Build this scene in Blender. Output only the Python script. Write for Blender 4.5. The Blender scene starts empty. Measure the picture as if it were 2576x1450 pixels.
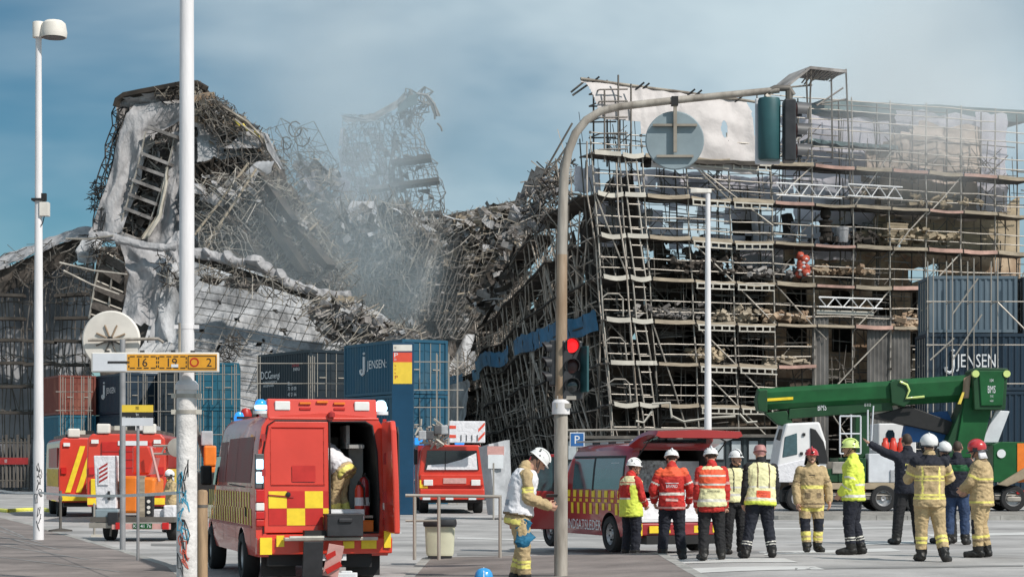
import bpy, bmesh, math, random
from mathutils import Vector, Matrix, Euler, noise
from mathutils.bvhtree import BVHTree
R = math.radians
random.seed(7)
C = bpy.context.scene.collection
SC = bpy.context.scene

# ------------------------------------------------------------------ camera, sky, sun, exposure
cam_d = bpy.data.cameras.new('camera')
cam = bpy.data.objects.new('camera', cam_d)
C.objects.link(cam)
cam.location = (0, 0, 1.65)
cam.rotation_euler = (R(90), 0, 0)
cam_d.lens = 70
cam_d.sensor_width = 36
cam_d.shift_y = 0.1762
cam_d.clip_start = 0.5
cam_d.clip_end = 6000
SC.camera = cam

SUN_AZ, SUN_EL = 132.0, 44.0            # clockwise from +Y (the view direction), elevation
sun_d = bpy.data.lights.new('sun', 'SUN')
sun_d.energy = 3.7
sun_d.angle = R(1.5)
sun_d.color = (1.0, 0.945, 0.87)
sun = bpy.data.objects.new('sun', sun_d)
C.objects.link(sun)
to_sun = Vector((math.sin(R(SUN_AZ)) * math.cos(R(SUN_EL)), math.cos(R(SUN_AZ)) * math.cos(R(SUN_EL)), math.sin(R(SUN_EL))))
sun.rotation_euler = to_sun.to_track_quat('Z', 'Y').to_euler()
sun.location = (60, -60, 80)

world = bpy.data.worlds.new('World')
SC.world = world
world.use_nodes = True
wn, wl = world.node_tree.nodes, world.node_tree.links
wn.clear()
w_out = wn.new('ShaderNodeOutputWorld')
w_bg = wn.new('ShaderNodeBackground')
w_bg.inputs['Strength'].default_value = 0.1
w_sky = wn.new('ShaderNodeTexSky')
w_sky.sky_type = 'NISHITA'
w_sky.sun_disc = False
w_sky.sun_elevation = R(SUN_EL)
w_sky.sun_rotation = R(SUN_AZ)
w_sky.air_density = 1.0
w_sky.dust_density = 0.25
w_sky.ozone_density = 3.0
w_tint = wn.new('ShaderNodeMix'); w_tint.data_type = 'RGBA'; w_tint.blend_type = 'MULTIPLY'
w_tint.inputs['Factor'].default_value = 1.0
w_tint.inputs['B'].default_value = (0.29, 0.51, 0.54, 1)
wl.new(w_sky.outputs['Color'], w_tint.inputs['A'])
w_tc = wn.new('ShaderNodeTexCoord')
w_map = wn.new('ShaderNodeMapping')
w_map.inputs['Scale'].default_value = (1.5, 1.5, 2.6)
w_map.inputs['Location'].default_value = (-1.8528, 3.3377, 1.0467)
wl.new(w_tc.outputs['Generated'], w_map.inputs['Vector'])
w_ns = wn.new('ShaderNodeTexNoise')
w_ns.inputs['Scale'].default_value = 1.25
w_ns.inputs['Detail'].default_value = 6
w_ns.inputs['Roughness'].default_value = 0.5
w_ns.inputs['Distortion'].default_value = 0.35
wl.new(w_map.outputs['Vector'], w_ns.inputs['Vector'])
w_rmp = wn.new('ShaderNodeMapRange')
w_rmp.interpolation_type = 'SMOOTHSTEP'
w_rmp.inputs['From Min'].default_value = 0.405
w_rmp.inputs['From Max'].default_value = 0.61
w_rmp.inputs['To Max'].default_value = 0.95
wl.new(w_ns.outputs['Fac'], w_rmp.inputs['Value'])
w_mix = wn.new('ShaderNodeMix'); w_mix.data_type = 'RGBA'
w_mix.inputs['B'].default_value = (5.6, 6.7, 7.2, 1)
wl.new(w_rmp.outputs['Result'], w_mix.inputs['Factor'])
wl.new(w_tint.outputs['Result'], w_mix.inputs['A'])
wl.new(w_mix.outputs['Result'], w_bg.inputs['Color'])
wl.new(w_bg.outputs['Background'], w_out.inputs['Surface'])

SC.view_settings.view_transform = 'Standard'
SC.view_settings.look = 'None'
SC.view_settings.exposure = 0.15
SC.view_settings.gamma = 1.0
SC.view_settings.use_curve_mapping = False
SC.render.engine = 'CYCLES'
SC.cycles.max_bounces = 6
SC.cycles.diffuse_bounces = 3
SC.cycles.glossy_bounces = 3
SC.cycles.transparent_max_bounces = 12
SC.cycles.volume_bounces = 3
SC.cycles.volume_step_rate = 1.0
SC.cycles.use_denoising = True

# ------------------------------------------------------------------ helpers
FP, HZ, CX = 5009.0, 1179.0, 1288.0     # focal length, horizon and centre in picture units (2576 wide)
def at(x, y, d):
    """World point seen at picture position x, y at distance d."""
    return Vector(((x - CX) / FP * d, d, 1.65 + (HZ - y) / FP * d))
def gx(x, d): return (x - CX) / FP * d
def gd(y): return 1.65 * FP / (y - HZ)   # distance of the ground seen at height y

def mat(name, col, rough=0.6, metal=0.0, var=0.12, scale=6.0, bump=0.0, bscale=40.0, coat=0.0, emit=None, estr=0.0, col2=None, detail=5.0, stretch=None, alpha=1.0, spec=0.5, lo=0.35, hi=0.65, bdist=0.05):
    m = bpy.data.materials.new(name)
    m.use_nodes = True
    nt = m.node_tree; nd, lk = nt.nodes, nt.links
    b = nd['Principled BSDF']
    b.inputs['Roughness'].default_value = rough
    b.inputs['Metallic'].default_value = metal
    b.inputs['Coat Weight'].default_value = coat
    b.inputs['Coat Roughness'].default_value = 0.06
    b.inputs['Specular IOR Level'].default_value = spec
    b.inputs['Alpha'].default_value = alpha
    tc = nd.new('ShaderNodeTexCoord')
    vec = tc.outputs['Object']
    if stretch:
        mp = nd.new('ShaderNodeMapping'); mp.inputs['Scale'].default_value = stretch
        lk.new(vec, mp.inputs['Vector']); vec = mp.outputs['Vector']
    n = nd.new('ShaderNodeTexNoise')
    n.inputs['Scale'].default_value = scale; n.inputs['Detail'].default_value = detail; n.inputs['Roughness'].default_value = 0.6
    lk.new(vec, n.inputs['Vector'])
    mr = nd.new('ShaderNodeMapRange')
    mr.inputs['From Min'].default_value = lo; mr.inputs['From Max'].default_value = hi
    lk.new(n.outputs['Fac'], mr.inputs['Value'])
    mx = nd.new('ShaderNodeMix'); mx.data_type = 'RGBA'
    c1 = [max(0.0, c * (1 - var)) for c in col]
    c2 = list(col2) if col2 else [min(1.0, c * (1 + var)) for c in col]
    mx.inputs['A'].default_value = (*c1, 1); mx.inputs['B'].default_value = (*c2, 1)
    lk.new(mr.outputs['Result'], mx.inputs['Factor'])
    lk.new(mx.outputs['Result'], b.inputs['Base Color'])
    mr2 = nd.new('ShaderNodeMapRange')
    mr2.inputs['To Min'].default_value = max(0.03, rough - 0.08); mr2.inputs['To Max'].default_value = min(1, rough + 0.1)
    lk.new(n.outputs['Fac'], mr2.inputs['Value']); lk.new(mr2.outputs['Result'], b.inputs['Roughness'])
    if bump:
        n2 = nd.new('ShaderNodeTexNoise'); n2.inputs['Scale'].default_value = bscale; n2.inputs['Detail'].default_value = 4
        lk.new(vec, n2.inputs['Vector'])
        bp = nd.new('ShaderNodeBump'); bp.inputs['Strength'].default_value = bump; bp.inputs['Distance'].default_value = bdist
        lk.new(n2.outputs['Fac'], bp.inputs['Height']); lk.new(bp.outputs['Normal'], b.inputs['Normal'])
    if emit:
        b.inputs['Emission Color'].default_value = (*emit, 1); b.inputs['Emission Strength'].default_value = estr
    return m

M = {}
def D(k, *a, **kw): M[k] = mat(k, *a, **kw)
def see_through(k, f, tint):
    """Thin plastic sheet: part of the light falling on its far side comes through."""
    nt = M[k].node_tree; nd, lk = nt.nodes, nt.links; b = nd['Principled BSDF']
    tr = nd.new('ShaderNodeBsdfTranslucent'); tr.inputs['Color'].default_value = (*tint, 1); mx = nd.new('ShaderNodeMixShader'); mx.inputs[0].default_value = f
    lk.new(b.outputs[0], mx.inputs[1]); lk.new(tr.outputs[0], mx.inputs[2]); lk.new(mx.outputs[0], nd['Material Output'].inputs['Surface'])
D('asphalt', (0.40, 0.385, 0.375), 0.85, var=0.24, scale=0.45, bump=0.25, bscale=60, detail=9)
def stained(k, f, sc, speck):
    """Worn ground: broad stains and fine speckle over the base colour."""
    nt = M[k].node_tree; nd, lk = nt.nodes, nt.links; b = nd['Principled BSDF']; tc = nd.new('ShaderNodeTexCoord')
    src = b.inputs['Base Color'].links[0].from_socket
    for sc_, lo_, hi_, dk in ((sc, .48, .66, f), (sc * 7, .56, .70, f * 1.1), (speck, .5, .75, .82)):
        n = nd.new('ShaderNodeTexNoise'); n.inputs['Scale'].default_value = sc_; n.inputs['Detail'].default_value = 7; n.inputs['Distortion'].default_value = .8; lk.new(tc.outputs['Object'], n.inputs['Vector'])
        r = nd.new('ShaderNodeMapRange'); r.inputs['From Min'].default_value = lo_; r.inputs['From Max'].default_value = hi_; r.inputs['To Min'].default_value = 1; r.inputs['To Max'].default_value = dk; lk.new(n.outputs['Fac'], r.inputs['Value'])
        mx = nd.new('ShaderNodeMix'); mx.data_type = 'RGBA'; mx.blend_type = 'MULTIPLY'; mx.inputs['Factor'].default_value = 1
        lk.new(src, mx.inputs['A']); lk.new(r.outputs[0], mx.inputs['B']); src = mx.outputs['Result']
    lk.new(src, b.inputs['Base Color'])
stained('asphalt', .72, .16, 22)
D('paving', (0.235, 0.20, 0.185), 0.85, var=0.25, scale=0.6, bump=0.25, bscale=30, detail=9)
stained('paving', .7, .35, 18)
D('soil', (0.26, 0.24, 0.215), 0.9, var=0.35, scale=2.0, bump=0.6, bscale=14, detail=8)
D('kerbstone', (0.33, 0.32, 0.30), 0.8, var=0.25, scale=2.0, bump=0.2)
D('road_paint', (0.72, 0.71, 0.69), 0.7, var=0.12, scale=1.6, col2=(0.45, 0.44, 0.42), lo=0.45, hi=0.8)
D('ground', (0.14, 0.135, 0.12), 0.9, var=0.3, scale=0.05)
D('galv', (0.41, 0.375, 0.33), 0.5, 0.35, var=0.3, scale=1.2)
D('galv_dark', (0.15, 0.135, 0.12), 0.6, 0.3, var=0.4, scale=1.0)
D('rust_tube', (0.22, 0.18, 0.15), 0.75, 0.1, var=0.4, scale=1.0, col2=(0.40, 0.36, 0.30))
D('deck_wood', (0.36, 0.30, 0.225), 0.8, var=0.3, scale=1.5, stretch=(1, 1, 8))
D('deck_red', (0.46, 0.29, 0.24), 0.8, var=0.25, scale=1.2)
D('deck_pale', (0.52, 0.49, 0.43), 0.7, var=0.2, scale=0.9)
D('deck_dark', (0.06, 0.052, 0.045), 0.9, var=0.4, scale=0.8)
D('char', (0.022, 0.018, 0.015), 0.95, var=0.4, scale=0.6, col2=(0.055, 0.042, 0.032), bump=0.4, bscale=3)
D('sheet_white', (0.36, 0.355, 0.365), 0.6, var=0.3, scale=0.8, detail=10, bump=0.9, bscale=1.8, bdist=.3, col2=(0.56, 0.55, 0.56), lo=.3, hi=.6, stretch=(1, 1, .5))
see_through('sheet_white', .3, (.6, .6, .62))
D('sheet_grey', (0.38, 0.385, 0.40), 0.65, var=0.55, scale=0.7, detail=11, col2=(0.52, 0.525, 0.54), bump=0.8, bscale=2.0, bdist=.22, stretch=(1, 1, 0.45))
D('sheet_soot', (0.27, 0.275, 0.29), 0.7, var=0.5, scale=0.22, detail=9, col2=(0.66, 0.665, 0.69), bump=0.6, bscale=2.0, stretch=(1, 1, 0.5), lo=0.40, hi=0.62)
see_through('sheet_soot', .3, (.6, .6, .63))
D('sheet_pale', (0.70, 0.69, 0.75), 0.55, var=0.12, scale=0.3, bump=0.2, bscale=1.5)
see_through('sheet_pale', .6, (.95, .94, .96))
D('sheet_tan', (0.40, 0.33, 0.28), 0.7, var=0.2, scale=0.4, bump=0.3, bscale=1.2)
D('sheet_cream', (0.49, 0.455, 0.445), 0.55, var=0.12, scale=0.6, bump=0.6, bscale=1.1, bdist=.15, detail=8)
D('sheet_blue', (0.015, 0.14, 0.28), 0.55, var=0.3, scale=0.8, bump=0.4, bscale=2)
D('scorched', (0.17, 0.15, 0.14), 0.9, var=0.55, scale=0.7, detail=10, col2=(0.40, 0.375, 0.36), bump=0.8, bscale=2.2)
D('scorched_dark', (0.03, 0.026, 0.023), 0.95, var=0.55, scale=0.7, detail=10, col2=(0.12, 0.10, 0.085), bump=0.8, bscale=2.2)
D('brick', (0.36, 0.22, 0.14), 0.9, var=0.35, scale=0.9, detail=9, col2=(0.52, 0.40, 0.28), bump=0.4, bscale=8)
D('sandstone', (0.36, 0.29, 0.20), 0.9, var=0.3, scale=0.8, detail=8, bump=0.3, bscale=6)
D('soot_wall', (0.045, 0.038, 0.032), 0.95, var=0.5, scale=0.5, detail=9, col2=(0.13, 0.10, 0.075), bump=0.5, bscale=4)
D('black', (0.012, 0.012, 0.013), 0.6, var=0.2)
D('rubber', (0.02, 0.02, 0.021), 0.8, var=0.25, scale=8)
D('plastic_black', (0.025, 0.026, 0.03), 0.45, var=0.2)
D('steel', (0.52, 0.52, 0.52), 0.35, 0.7, var=0.12)
D('rim', (0.42, 0.42, 0.43), 0.4, 0.6, var=0.2, scale=10)
D('fire_red', (0.64, 0.045, 0.022), 0.38, var=0.06, scale=1.5, coat=0.7)
D('deep_red', (0.34, 0.016, 0.020), 0.3, var=0.06, scale=1.5, coat=1.0)
D('maroon', (0.36, 0.03, 0.03), 0.4, var=0.15, scale=2)
D('hi_yellow', (0.85, 0.62, 0.03), 0.45, var=0.1, scale=5)
D('dull_yellow', (0.80, 0.62, 0.10), 0.5, var=0.15, scale=5)
D('dark_red', (0.50, 0.02, 0.015), 0.45, var=0.1, scale=5)
D('white_paint', (0.78, 0.77, 0.77), 0.45, var=0.06, scale=1.0)
D('pole_white', (0.74, 0.72, 0.73), 0.5, var=0.1, scale=1.0, stretch=(4, 4, 0.5), bump=0.1, bscale=10)
D('pole_dirty', (0.66, 0.63, 0.61), 0.7, var=0.2, scale=3.0, bump=0.4, bscale=16, col2=(0.80, 0.77, 0.75))
D('pole_grey', (0.33, 0.33, 0.34), 0.5, 0.3, var=0.2, scale=2)
D('pole_brown', (0.30, 0.19, 0.11), 0.65, var=0.25, scale=2.2, stretch=(3, 3, 0.5), col2=(0.42, 0.32, 0.23))
D('pole_taupe', (0.30, 0.26, 0.22), 0.6, var=0.25, scale=2.2, stretch=(3, 3, 0.5), col2=(0.44, 0.40, 0.35))
D('signal_green', (0.022, 0.085, 0.095), 0.5, var=0.15, scale=3)
D('signal_visor', (0.09, 0.09, 0.095), 0.5, var=0.2, scale=4)
D('sign_cream', (0.72, 0.68, 0.62), 0.5, var=0.08, scale=2)
D('sign_back', (0.25, 0.31, 0.34), 0.5, 0.1, var=0.12, scale=2)
D('sign_light', (0.66, 0.68, 0.72), 0.5, var=0.08, scale=2)
D('sign_orange', (0.74, 0.34, 0.025), 0.5, var=0.08, scale=4)
D('sign_yellow', (0.85, 0.60, 0.06), 0.5, var=0.06, scale=4)
D('sign_red', (0.75, 0.09, 0.05), 0.5, var=0.06, scale=4)
D('totem_blue', (0.004, 0.05, 0.11), 0.35, var=0.12, scale=1.5, coat=0.3)
D('park_blue', (0.02, 0.12, 0.35), 0.5, var=0.1)
D('cont_blue', (0.010, 0.095, 0.17), 0.5, var=0.18, scale=1.3, col2=(0.06, 0.11, 0.14), detail=9, lo=.5, hi=.85, stretch=(1, 1, .35))
D('cont_teal', (0.012, 0.135, 0.215), 0.5, var=0.2, scale=1.3, col2=(0.05, 0.14, 0.18), detail=9, lo=.5, hi=.85, stretch=(1, 1, .35))
D('cont_navy', (0.008, 0.022, 0.036), 0.5, var=0.2, scale=1.3, col2=(0.03, 0.035, 0.04), detail=9, lo=.5, hi=.85, stretch=(1, 1, .35))
D('cont_midnight', (0.010, 0.032, 0.06), 0.5, var=0.2, scale=1.3, col2=(0.03, 0.045, 0.06), detail=9, lo=.5, hi=.85, stretch=(1, 1, .35))
D('cont_slate', (0.10, 0.145, 0.185), 0.5, var=0.12, scale=1.3, col2=(0.15, 0.19, 0.22), detail=9, lo=.5, hi=.85, stretch=(1, 1, .35))
D('cont_rust', (0.21, 0.045, 0.028), 0.6, var=0.2, scale=1.3, col2=(0.30, 0.12, 0.08), detail=9, lo=.5, hi=.85, stretch=(1, 1, .35))
D('decal_white', (0.72, 0.74, 0.76), 0.6, var=0.05)
D('decal_faint', (0.30, 0.36, 0.42), 0.6, var=0.2)
D('decal_red', (0.45, 0.05, 0.06), 0.6, var=0.1)
D('ink', (0.02, 0.02, 0.022), 0.7, var=0.1)
D('ink_blue', (0.05, 0.32, 0.48), 0.7, var=0.2)
D('ink_red', (0.55, 0.10, 0.06), 0.7, var=0.2)
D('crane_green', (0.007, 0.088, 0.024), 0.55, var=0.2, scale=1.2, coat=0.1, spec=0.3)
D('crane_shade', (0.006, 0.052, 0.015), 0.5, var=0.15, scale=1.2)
D('orange', (0.80, 0.20, 0.02), 0.45, var=0.1, scale=3)
D('wood', (0.33, 0.22, 0.13), 0.75, var=0.25, scale=3, stretch=(6, 6, 0.6))
D('glass_dark', (0.012, 0.02, 0.024), 0.06, var=0.1, coat=0.5, spec=0.8)
D('glass_teal', (0.04, 0.09, 0.105), 0.08, var=0.2, coat=0.5, spec=0.8)
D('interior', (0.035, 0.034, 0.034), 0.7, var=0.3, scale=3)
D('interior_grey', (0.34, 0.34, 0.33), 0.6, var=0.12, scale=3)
D('lamp_red', (0.55, 0.015, 0.015), 0.2, var=0.05, coat=0.6)
D('lamp_white', (0.8, 0.8, 0.78), 0.2, var=0.05, coat=0.6)
D('lamp_amber', (0.85, 0.35, 0.02), 0.2, var=0.05, coat=0.6)
D('beacon_blue', (0.02, 0.25, 0.7), 0.2, var=0.05, emit=(0.03, 0.30, 0.9), estr=0.7)
D('beacon_lit', (0.6, 0.85, 1.0), 0.2, var=0.02, emit=(0.5, 0.82, 1.0), estr=1.8)
D('signal_lit', (0.9, 0.02, 0.02), 0.3, var=0.02, emit=(1.0, 0.015, 0.02), estr=1.0)
D('signal_off', (0.05, 0.015, 0.015), 0.3, var=0.1)
D('tape', (0.78, 0.76, 0.74), 0.5, var=0.1, scale=4)
D('hose_yellow', (0.72, 0.70, 0.12), 0.6, var=0.15)
D('bin_cream', (0.66, 0.66, 0.50), 0.6, var=0.08, scale=3)
D('tarp_grey', (0.42, 0.43, 0.45), 0.6, var=0.2, scale=1.5, bump=0.5, bscale=5)
D('cabin_dark', (0.045, 0.06, 0.065), 0.5, var=0.2, scale=1)
D('cabin_pane', (0.42, 0.46, 0.48), 0.3, var=0.15, scale=1)
D('skin', (0.52, 0.29, 0.20), 0.55, var=0.08, scale=14)
D('hair', (0.05, 0.032, 0.022), 0.7, var=0.2, scale=30)
D('turnout', (0.47, 0.35, 0.19), 0.85, var=0.2, scale=7, bump=0.5, bscale=14)
D('turnout_dark', (0.20, 0.145, 0.085), 0.85, var=0.25, scale=7, bump=0.5, bscale=14)
D('navy', (0.012, 0.014, 0.024), 0.85, var=0.25, scale=6, bump=0.5, bscale=12)
D('jeans', (0.03, 0.055, 0.12), 0.85, var=0.25, scale=6, bump=0.4, bscale=12)
D('cloth_black', (0.013, 0.013, 0.015), 0.85, var=0.25, scale=6, bump=0.5, bscale=12)
D('boot', (0.014, 0.013, 0.012), 0.5, var=0.2, scale=9)
D('jacket_red', (0.52, 0.028, 0.022), 0.8, var=0.15, scale=6, bump=0.5, bscale=12)
D('jacket_orange', (0.80, 0.11, 0.04), 0.7, var=0.1, scale=6, bump=0.4, bscale=12)
D('hivis', (0.70, 0.80, 0.10), 0.7, var=0.07, scale=6, bump=0.5, bscale=10)
D('hivis_pale', (0.78, 0.74, 0.42), 0.7, var=0.1, scale=6, bump=0.5, bscale=10)
D('reflect', (0.66, 0.64, 0.58), 0.4, var=0.1, scale=9)
D('reflect_yellow', (0.78, 0.70, 0.18), 0.5, var=0.1, scale=9)
D('reflect_pink', (0.60, 0.33, 0.30), 0.5, var=0.1, scale=9)
D('helmet_white', (0.78, 0.78, 0.77), 0.3, var=0.04, coat=0.4)
D('helmet_red', (0.50, 0.035, 0.04), 0.3, var=0.06, coat=0.4)
D('helmet_green', (0.62, 0.74, 0.25), 0.3, var=0.06, coat=0.3)
D('helmet_maroon', (0.42, 0.20, 0.19), 0.5, var=0.1)
D('helmet_blue', (0.04, 0.32, 0.70), 0.3, var=0.06, coat=0.4)
D('vest_white', (0.76, 0.75, 0.78), 0.7, var=0.08, scale=6, bump=0.5, bscale=10)
D('cloth_blue', (0.012, 0.13, 0.24), 0.7, var=0.3, scale=8, bump=0.6, bscale=14)

class MB:
    def __init__(s): s.v, s.f, s.m = [], [], []
    def add(s, vs, fs, mi=0):
        b = len(s.v); s.v.extend(tuple(v) for v in vs)
        for f in fs: s.f.append(tuple(i + b for i in f)); s.m.append(mi)
        return s
    def box(s, c, d, mi=0, rot=None):
        hx, hy, hz = d[0] / 2, d[1] / 2, d[2] / 2
        vs = [Vector((x, y, z)) for z in (-hz, hz) for y in (-hy, hy) for x in (-hx, hx)]
        if rot is not None: vs = [rot @ v for v in vs]
        c = Vector(c)
        return s.add([v + c for v in vs], [(0, 2, 3, 1), (4, 5, 7, 6), (0, 1, 5, 4), (2, 6, 7, 3), (0, 4, 6, 2), (1, 3, 7, 5)], mi)
    def beam(s, p, q, w, h, mi=0):
        p, q = Vector(p), Vector(q); d = q - p
        if d.length < 1e-6: return s
        rot = d.to_track_quat('Y', 'Z').to_matrix()
        return s.box((p + q) / 2, (w, d.length, h), mi, rot)
    def tube(s, p, q, r, n=6, r2=None, mi=0, caps=True):
        p, q = Vector(p), Vector(q); d = q - p
        if d.length < 1e-6: return s
        r2 = r if r2 is None else r2
        a = d.orthogonal().normalized(); b = d.normalized().cross(a)
        vs = []
        for c, rr in ((p, r), (q, r2)):
            for i in range(n):
                t = 2 * math.pi * i / n
                vs.append(c + (a * math.cos(t) + b * math.sin(t)) * rr)
        fs = [(i, (i + 1) % n, n + (i + 1) % n, n + i) for i in range(n)]
        if caps: fs += [tuple(range(n - 1, -1, -1)), tuple(range(n, 2 * n))]
        return s.add(vs, fs, mi)
    def path(s, pts, r, n=6, mi=0, caps=True):
        pts = [Vector(p) for p in pts]; vs = []; k = len(pts)
        rs = r if isinstance(r, (list, tuple)) else [r] * k
        a = None
        for j, p in enumerate(pts):
            t = (pts[min(j + 1, k - 1)] - pts[max(j - 1, 0)])
            t = t.normalized() if t.length > 1e-9 else Vector((0, 0, 1))
            a = t.orthogonal().normalized() if a is None else (a - t * a.dot(t)).normalized()
            b = t.cross(a)
            for i in range(n):
                w = 2 * math.pi * i / n
                vs.append(p + (a * math.cos(w) + b * math.sin(w)) * rs[j])
        fs = [(j * n + i, j * n + (i + 1) % n, (j + 1) * n + (i + 1) % n, (j + 1) * n + i) for j in range(k - 1) for i in range(n)]
        if caps: fs += [tuple(range(n - 1, -1, -1)), tuple(range((k - 1) * n, k * n))]
        return s.add(vs, fs, mi)
    def lathe(s, prof, n=16, c=(0, 0, 0), mi=0, rot=None, sx=1, sy=1):
        c = Vector(c); vs = []
        for r, z in prof:
            for i in range(n):
                w = 2 * math.pi * i / n
                v = Vector((r * math.cos(w) * sx, r * math.sin(w) * sy, z))
                vs.append((rot @ v if rot is not None else v) + c)
        k = len(prof)
        fs = [(j * n + i, j * n + (i + 1) % n, (j + 1) * n + (i + 1) % n, (j + 1) * n + i) for j in range(k - 1) for i in range(n)]
        if prof[0][0] > 1e-5: fs.append(tuple(range(n - 1, -1, -1)))
        if prof[-1][0] > 1e-5: fs.append(tuple(range((k - 1) * n, k * n)))
        return s.add(vs, fs, mi)
    def loft(s, secs, mi=0, closed=True, caps=True):
        n = len(secs[0]); vs = [p for sec in secs for p in sec]
        rng = range(n) if closed else range(n - 1)
        fs = [(j * n + i, j * n + (i + 1) % n, (j + 1) * n + (i + 1) % n, (j + 1) * n + i) for j in range(len(secs) - 1) for i in rng]
        if caps: fs += [tuple(range(n - 1, -1, -1)), tuple(range((len(secs) - 1) * n, len(secs) * n))]
        return s.add(vs, fs, mi)
    def prism(s, outl, o, ex, ey, en, th, mi=0):
        """Outline (2-D) in the plane o + ex*a + ey*b, given thickness th along en."""
        o, ex, ey, en = Vector(o), Vector(ex), Vector(ey), Vector(en)
        n = len(outl)
        vs = [o + ex * a + ey * b for a, b in outl] + [o + ex * a + ey * b + en * th for a, b in outl]
        fs = [(i, (i + 1) % n, n + (i + 1) % n, n + i) for i in range(n)] + [tuple(range(n - 1, -1, -1)), tuple(range(n, 2 * n))]
        return s.add(vs, fs, mi)
    def sheet(s, fn, nu, nv, mi=0, th=0.0, hole=None):
        """Grid of points fn(a, b), a and b in 0..1; with a real thickness th."""
        vs = [Vector(fn(i / nu, j / nv)) for j in range(nv + 1) for i in range(nu + 1)]
        fs = []
        for j in range(nv):
            for i in range(nu):
                if hole and hole((i + .5) / nu, (j + .5) / nv): continue
                k = j * (nu + 1) + i
                fs.append((k, k + 1, k + nu + 2, k + nu + 1))
        if th:
            d = Vector((0, th, 0)); nvv = len(vs)
            edges = {}
            for f in fs:
                for a in range(4):
                    e = (f[a], f[(a + 1) % 4]); edges[e] = edges.get(e, 0) + 1
            side = [e for e in edges if (e[1], e[0]) not in edges]
            vs = vs + [v + d for v in vs]
            fs = fs + [tuple(i + nvv for i in reversed(f)) for f in fs] + [(b, a, a + nvv, b + nvv) for a, b in side]
        return s.add(vs, fs, mi)
    def text(s, txt, o, ex, ey, h, mi=0, align='C', wid=None):
        vs, fs, w = textmesh(txt)
        o, ex, ey = Vector(o), Vector(ex), Vector(ey)
        kx = (wid / w) if wid else h
        off = {'C': -w / 2, 'L': 0, 'R': -w}[align]
        return s.add([o + ex * ((x + off) * kx) + ey * (y * h) for x, y in vs], fs, mi)
    def build(s, name, mats, parent=None, smooth=None, bevel=0.0, kind=None, seg=2):
        me = bpy.data.meshes.new(name)
        me.from_pydata(s.v, [], s.f)
        if not isinstance(mats, (list, tuple)): mats = [mats]
        for m in mats: me.materials.append(M[m])
        if len(mats) > 1: me.polygons.foreach_set('material_index', s.m)
        if smooth is not None:
            me.polygons.foreach_set('use_smooth', [True] * len(me.polygons))
            me.set_sharp_from_angle(angle=R(smooth))
        me.update()
        o = bpy.data.objects.new(name, me)
        C.objects.link(o)
        if parent: o.parent = parent
        if kind: o['kind'] = kind
        if bevel:
            b = o.modifiers.new('bevel', 'BEVEL'); b.width = bevel; b.segments = seg; b.limit_method = 'ANGLE'; b.angle_limit = R(40)
        return o
    def inst(s, name, mats, parent=None, **k): return s.build(name, mats, parent, **k)

_txt = {}
def textmesh(txt):
    if txt not in _txt:
        cu = bpy.data.curves.new('t', 'FONT'); cu.body = txt; cu.resolution_u = 2; cu.size = 1.37
        ob = bpy.data.objects.new('t', cu)
        me = ob.to_mesh()
        vs = [(v.co.x, v.co.y) for v in me.vertices]; fs = [tuple(p.vertices) for p in me.polygons]
        ob.to_mesh_clear(); bpy.data.objects.remove(ob); bpy.data.curves.remove(cu)
        x0 = min(v[0] for v in vs); x1 = max(v[0] for v in vs)
        _txt[txt] = ([(x - x0, y) for x, y in vs], fs, x1 - x0)
    return _txt[txt]

def thing(name, label, cat, loc=(0, 0, 0), rz=0.0, group=None):
    o = bpy.data.objects.new(name, None); C.objects.link(o)
    o.location = loc; o.rotation_euler = (0, 0, R(rz)); o.empty_display_size = 0.3
    return tag(o, label, cat, group)
def tag(o, label, cat, group=None):
    o['label'] = label; o['category'] = cat
    if group: o['group'] = group
    return o
def struct(o): o['kind'] = 'structure'; return o
def copy_tree(o, parent=None):
    c = o.copy(); C.objects.link(c)
    if parent: c.parent = parent
    for ch in o.children: copy_tree(ch, c)
    return c
def put(name, me, mw, parent):
    o = bpy.data.objects.new(name, me); C.objects.link(o); o.parent = parent; o.matrix_local = mw; return o
_unit = {}
def unit_tube(matn, n=6):
    if (matn, n) not in _unit:
        o = MB().tube((0, 0, 0), (0, 0, 1), 1, n).build('tube', matn, smooth=50)
        _unit[(matn, n)] = o.data; bpy.data.objects.remove(o)
    return _unit[(matn, n)]
def unit_box(matn):
    if matn not in _unit:
        o = MB().box((0, 0, 0), (1, 1, 1)).build('box', matn)
        _unit[matn] = o.data; bpy.data.objects.remove(o)
    return _unit[matn]
def rod(name, p, q, r, matn, parent, n=6):
    p, q = Vector(p), Vector(q); d = q - p
    mw = Matrix.LocRotScale(p, d.to_track_quat('Z', 'Y'), Vector((r, r, d.length)))
    return put(name, unit_tube(matn, n), mw, parent)
def slab(name, c, d, matn, parent, rot=None):
    q = rot.to_quaternion() if rot is not None else Matrix.Identity(3).to_quaternion()
    return put(name, unit_box(matn), Matrix.LocRotScale(Vector(c), q, Vector(d)), parent)
def baked(o):
    """Apply an object's modifiers into its mesh."""
    dg = bpy.context.evaluated_depsgraph_get()
    me = bpy.data.meshes.new_from_object(o.evaluated_get(dg), depsgraph=dg)
    o.modifiers.clear(); old = o.data; o.data = me; me.name = o.name
    bpy.data.meshes.remove(old); return o
def nz(x, y, z=0.0): return noise.noise(Vector((x, y, z)))
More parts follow.
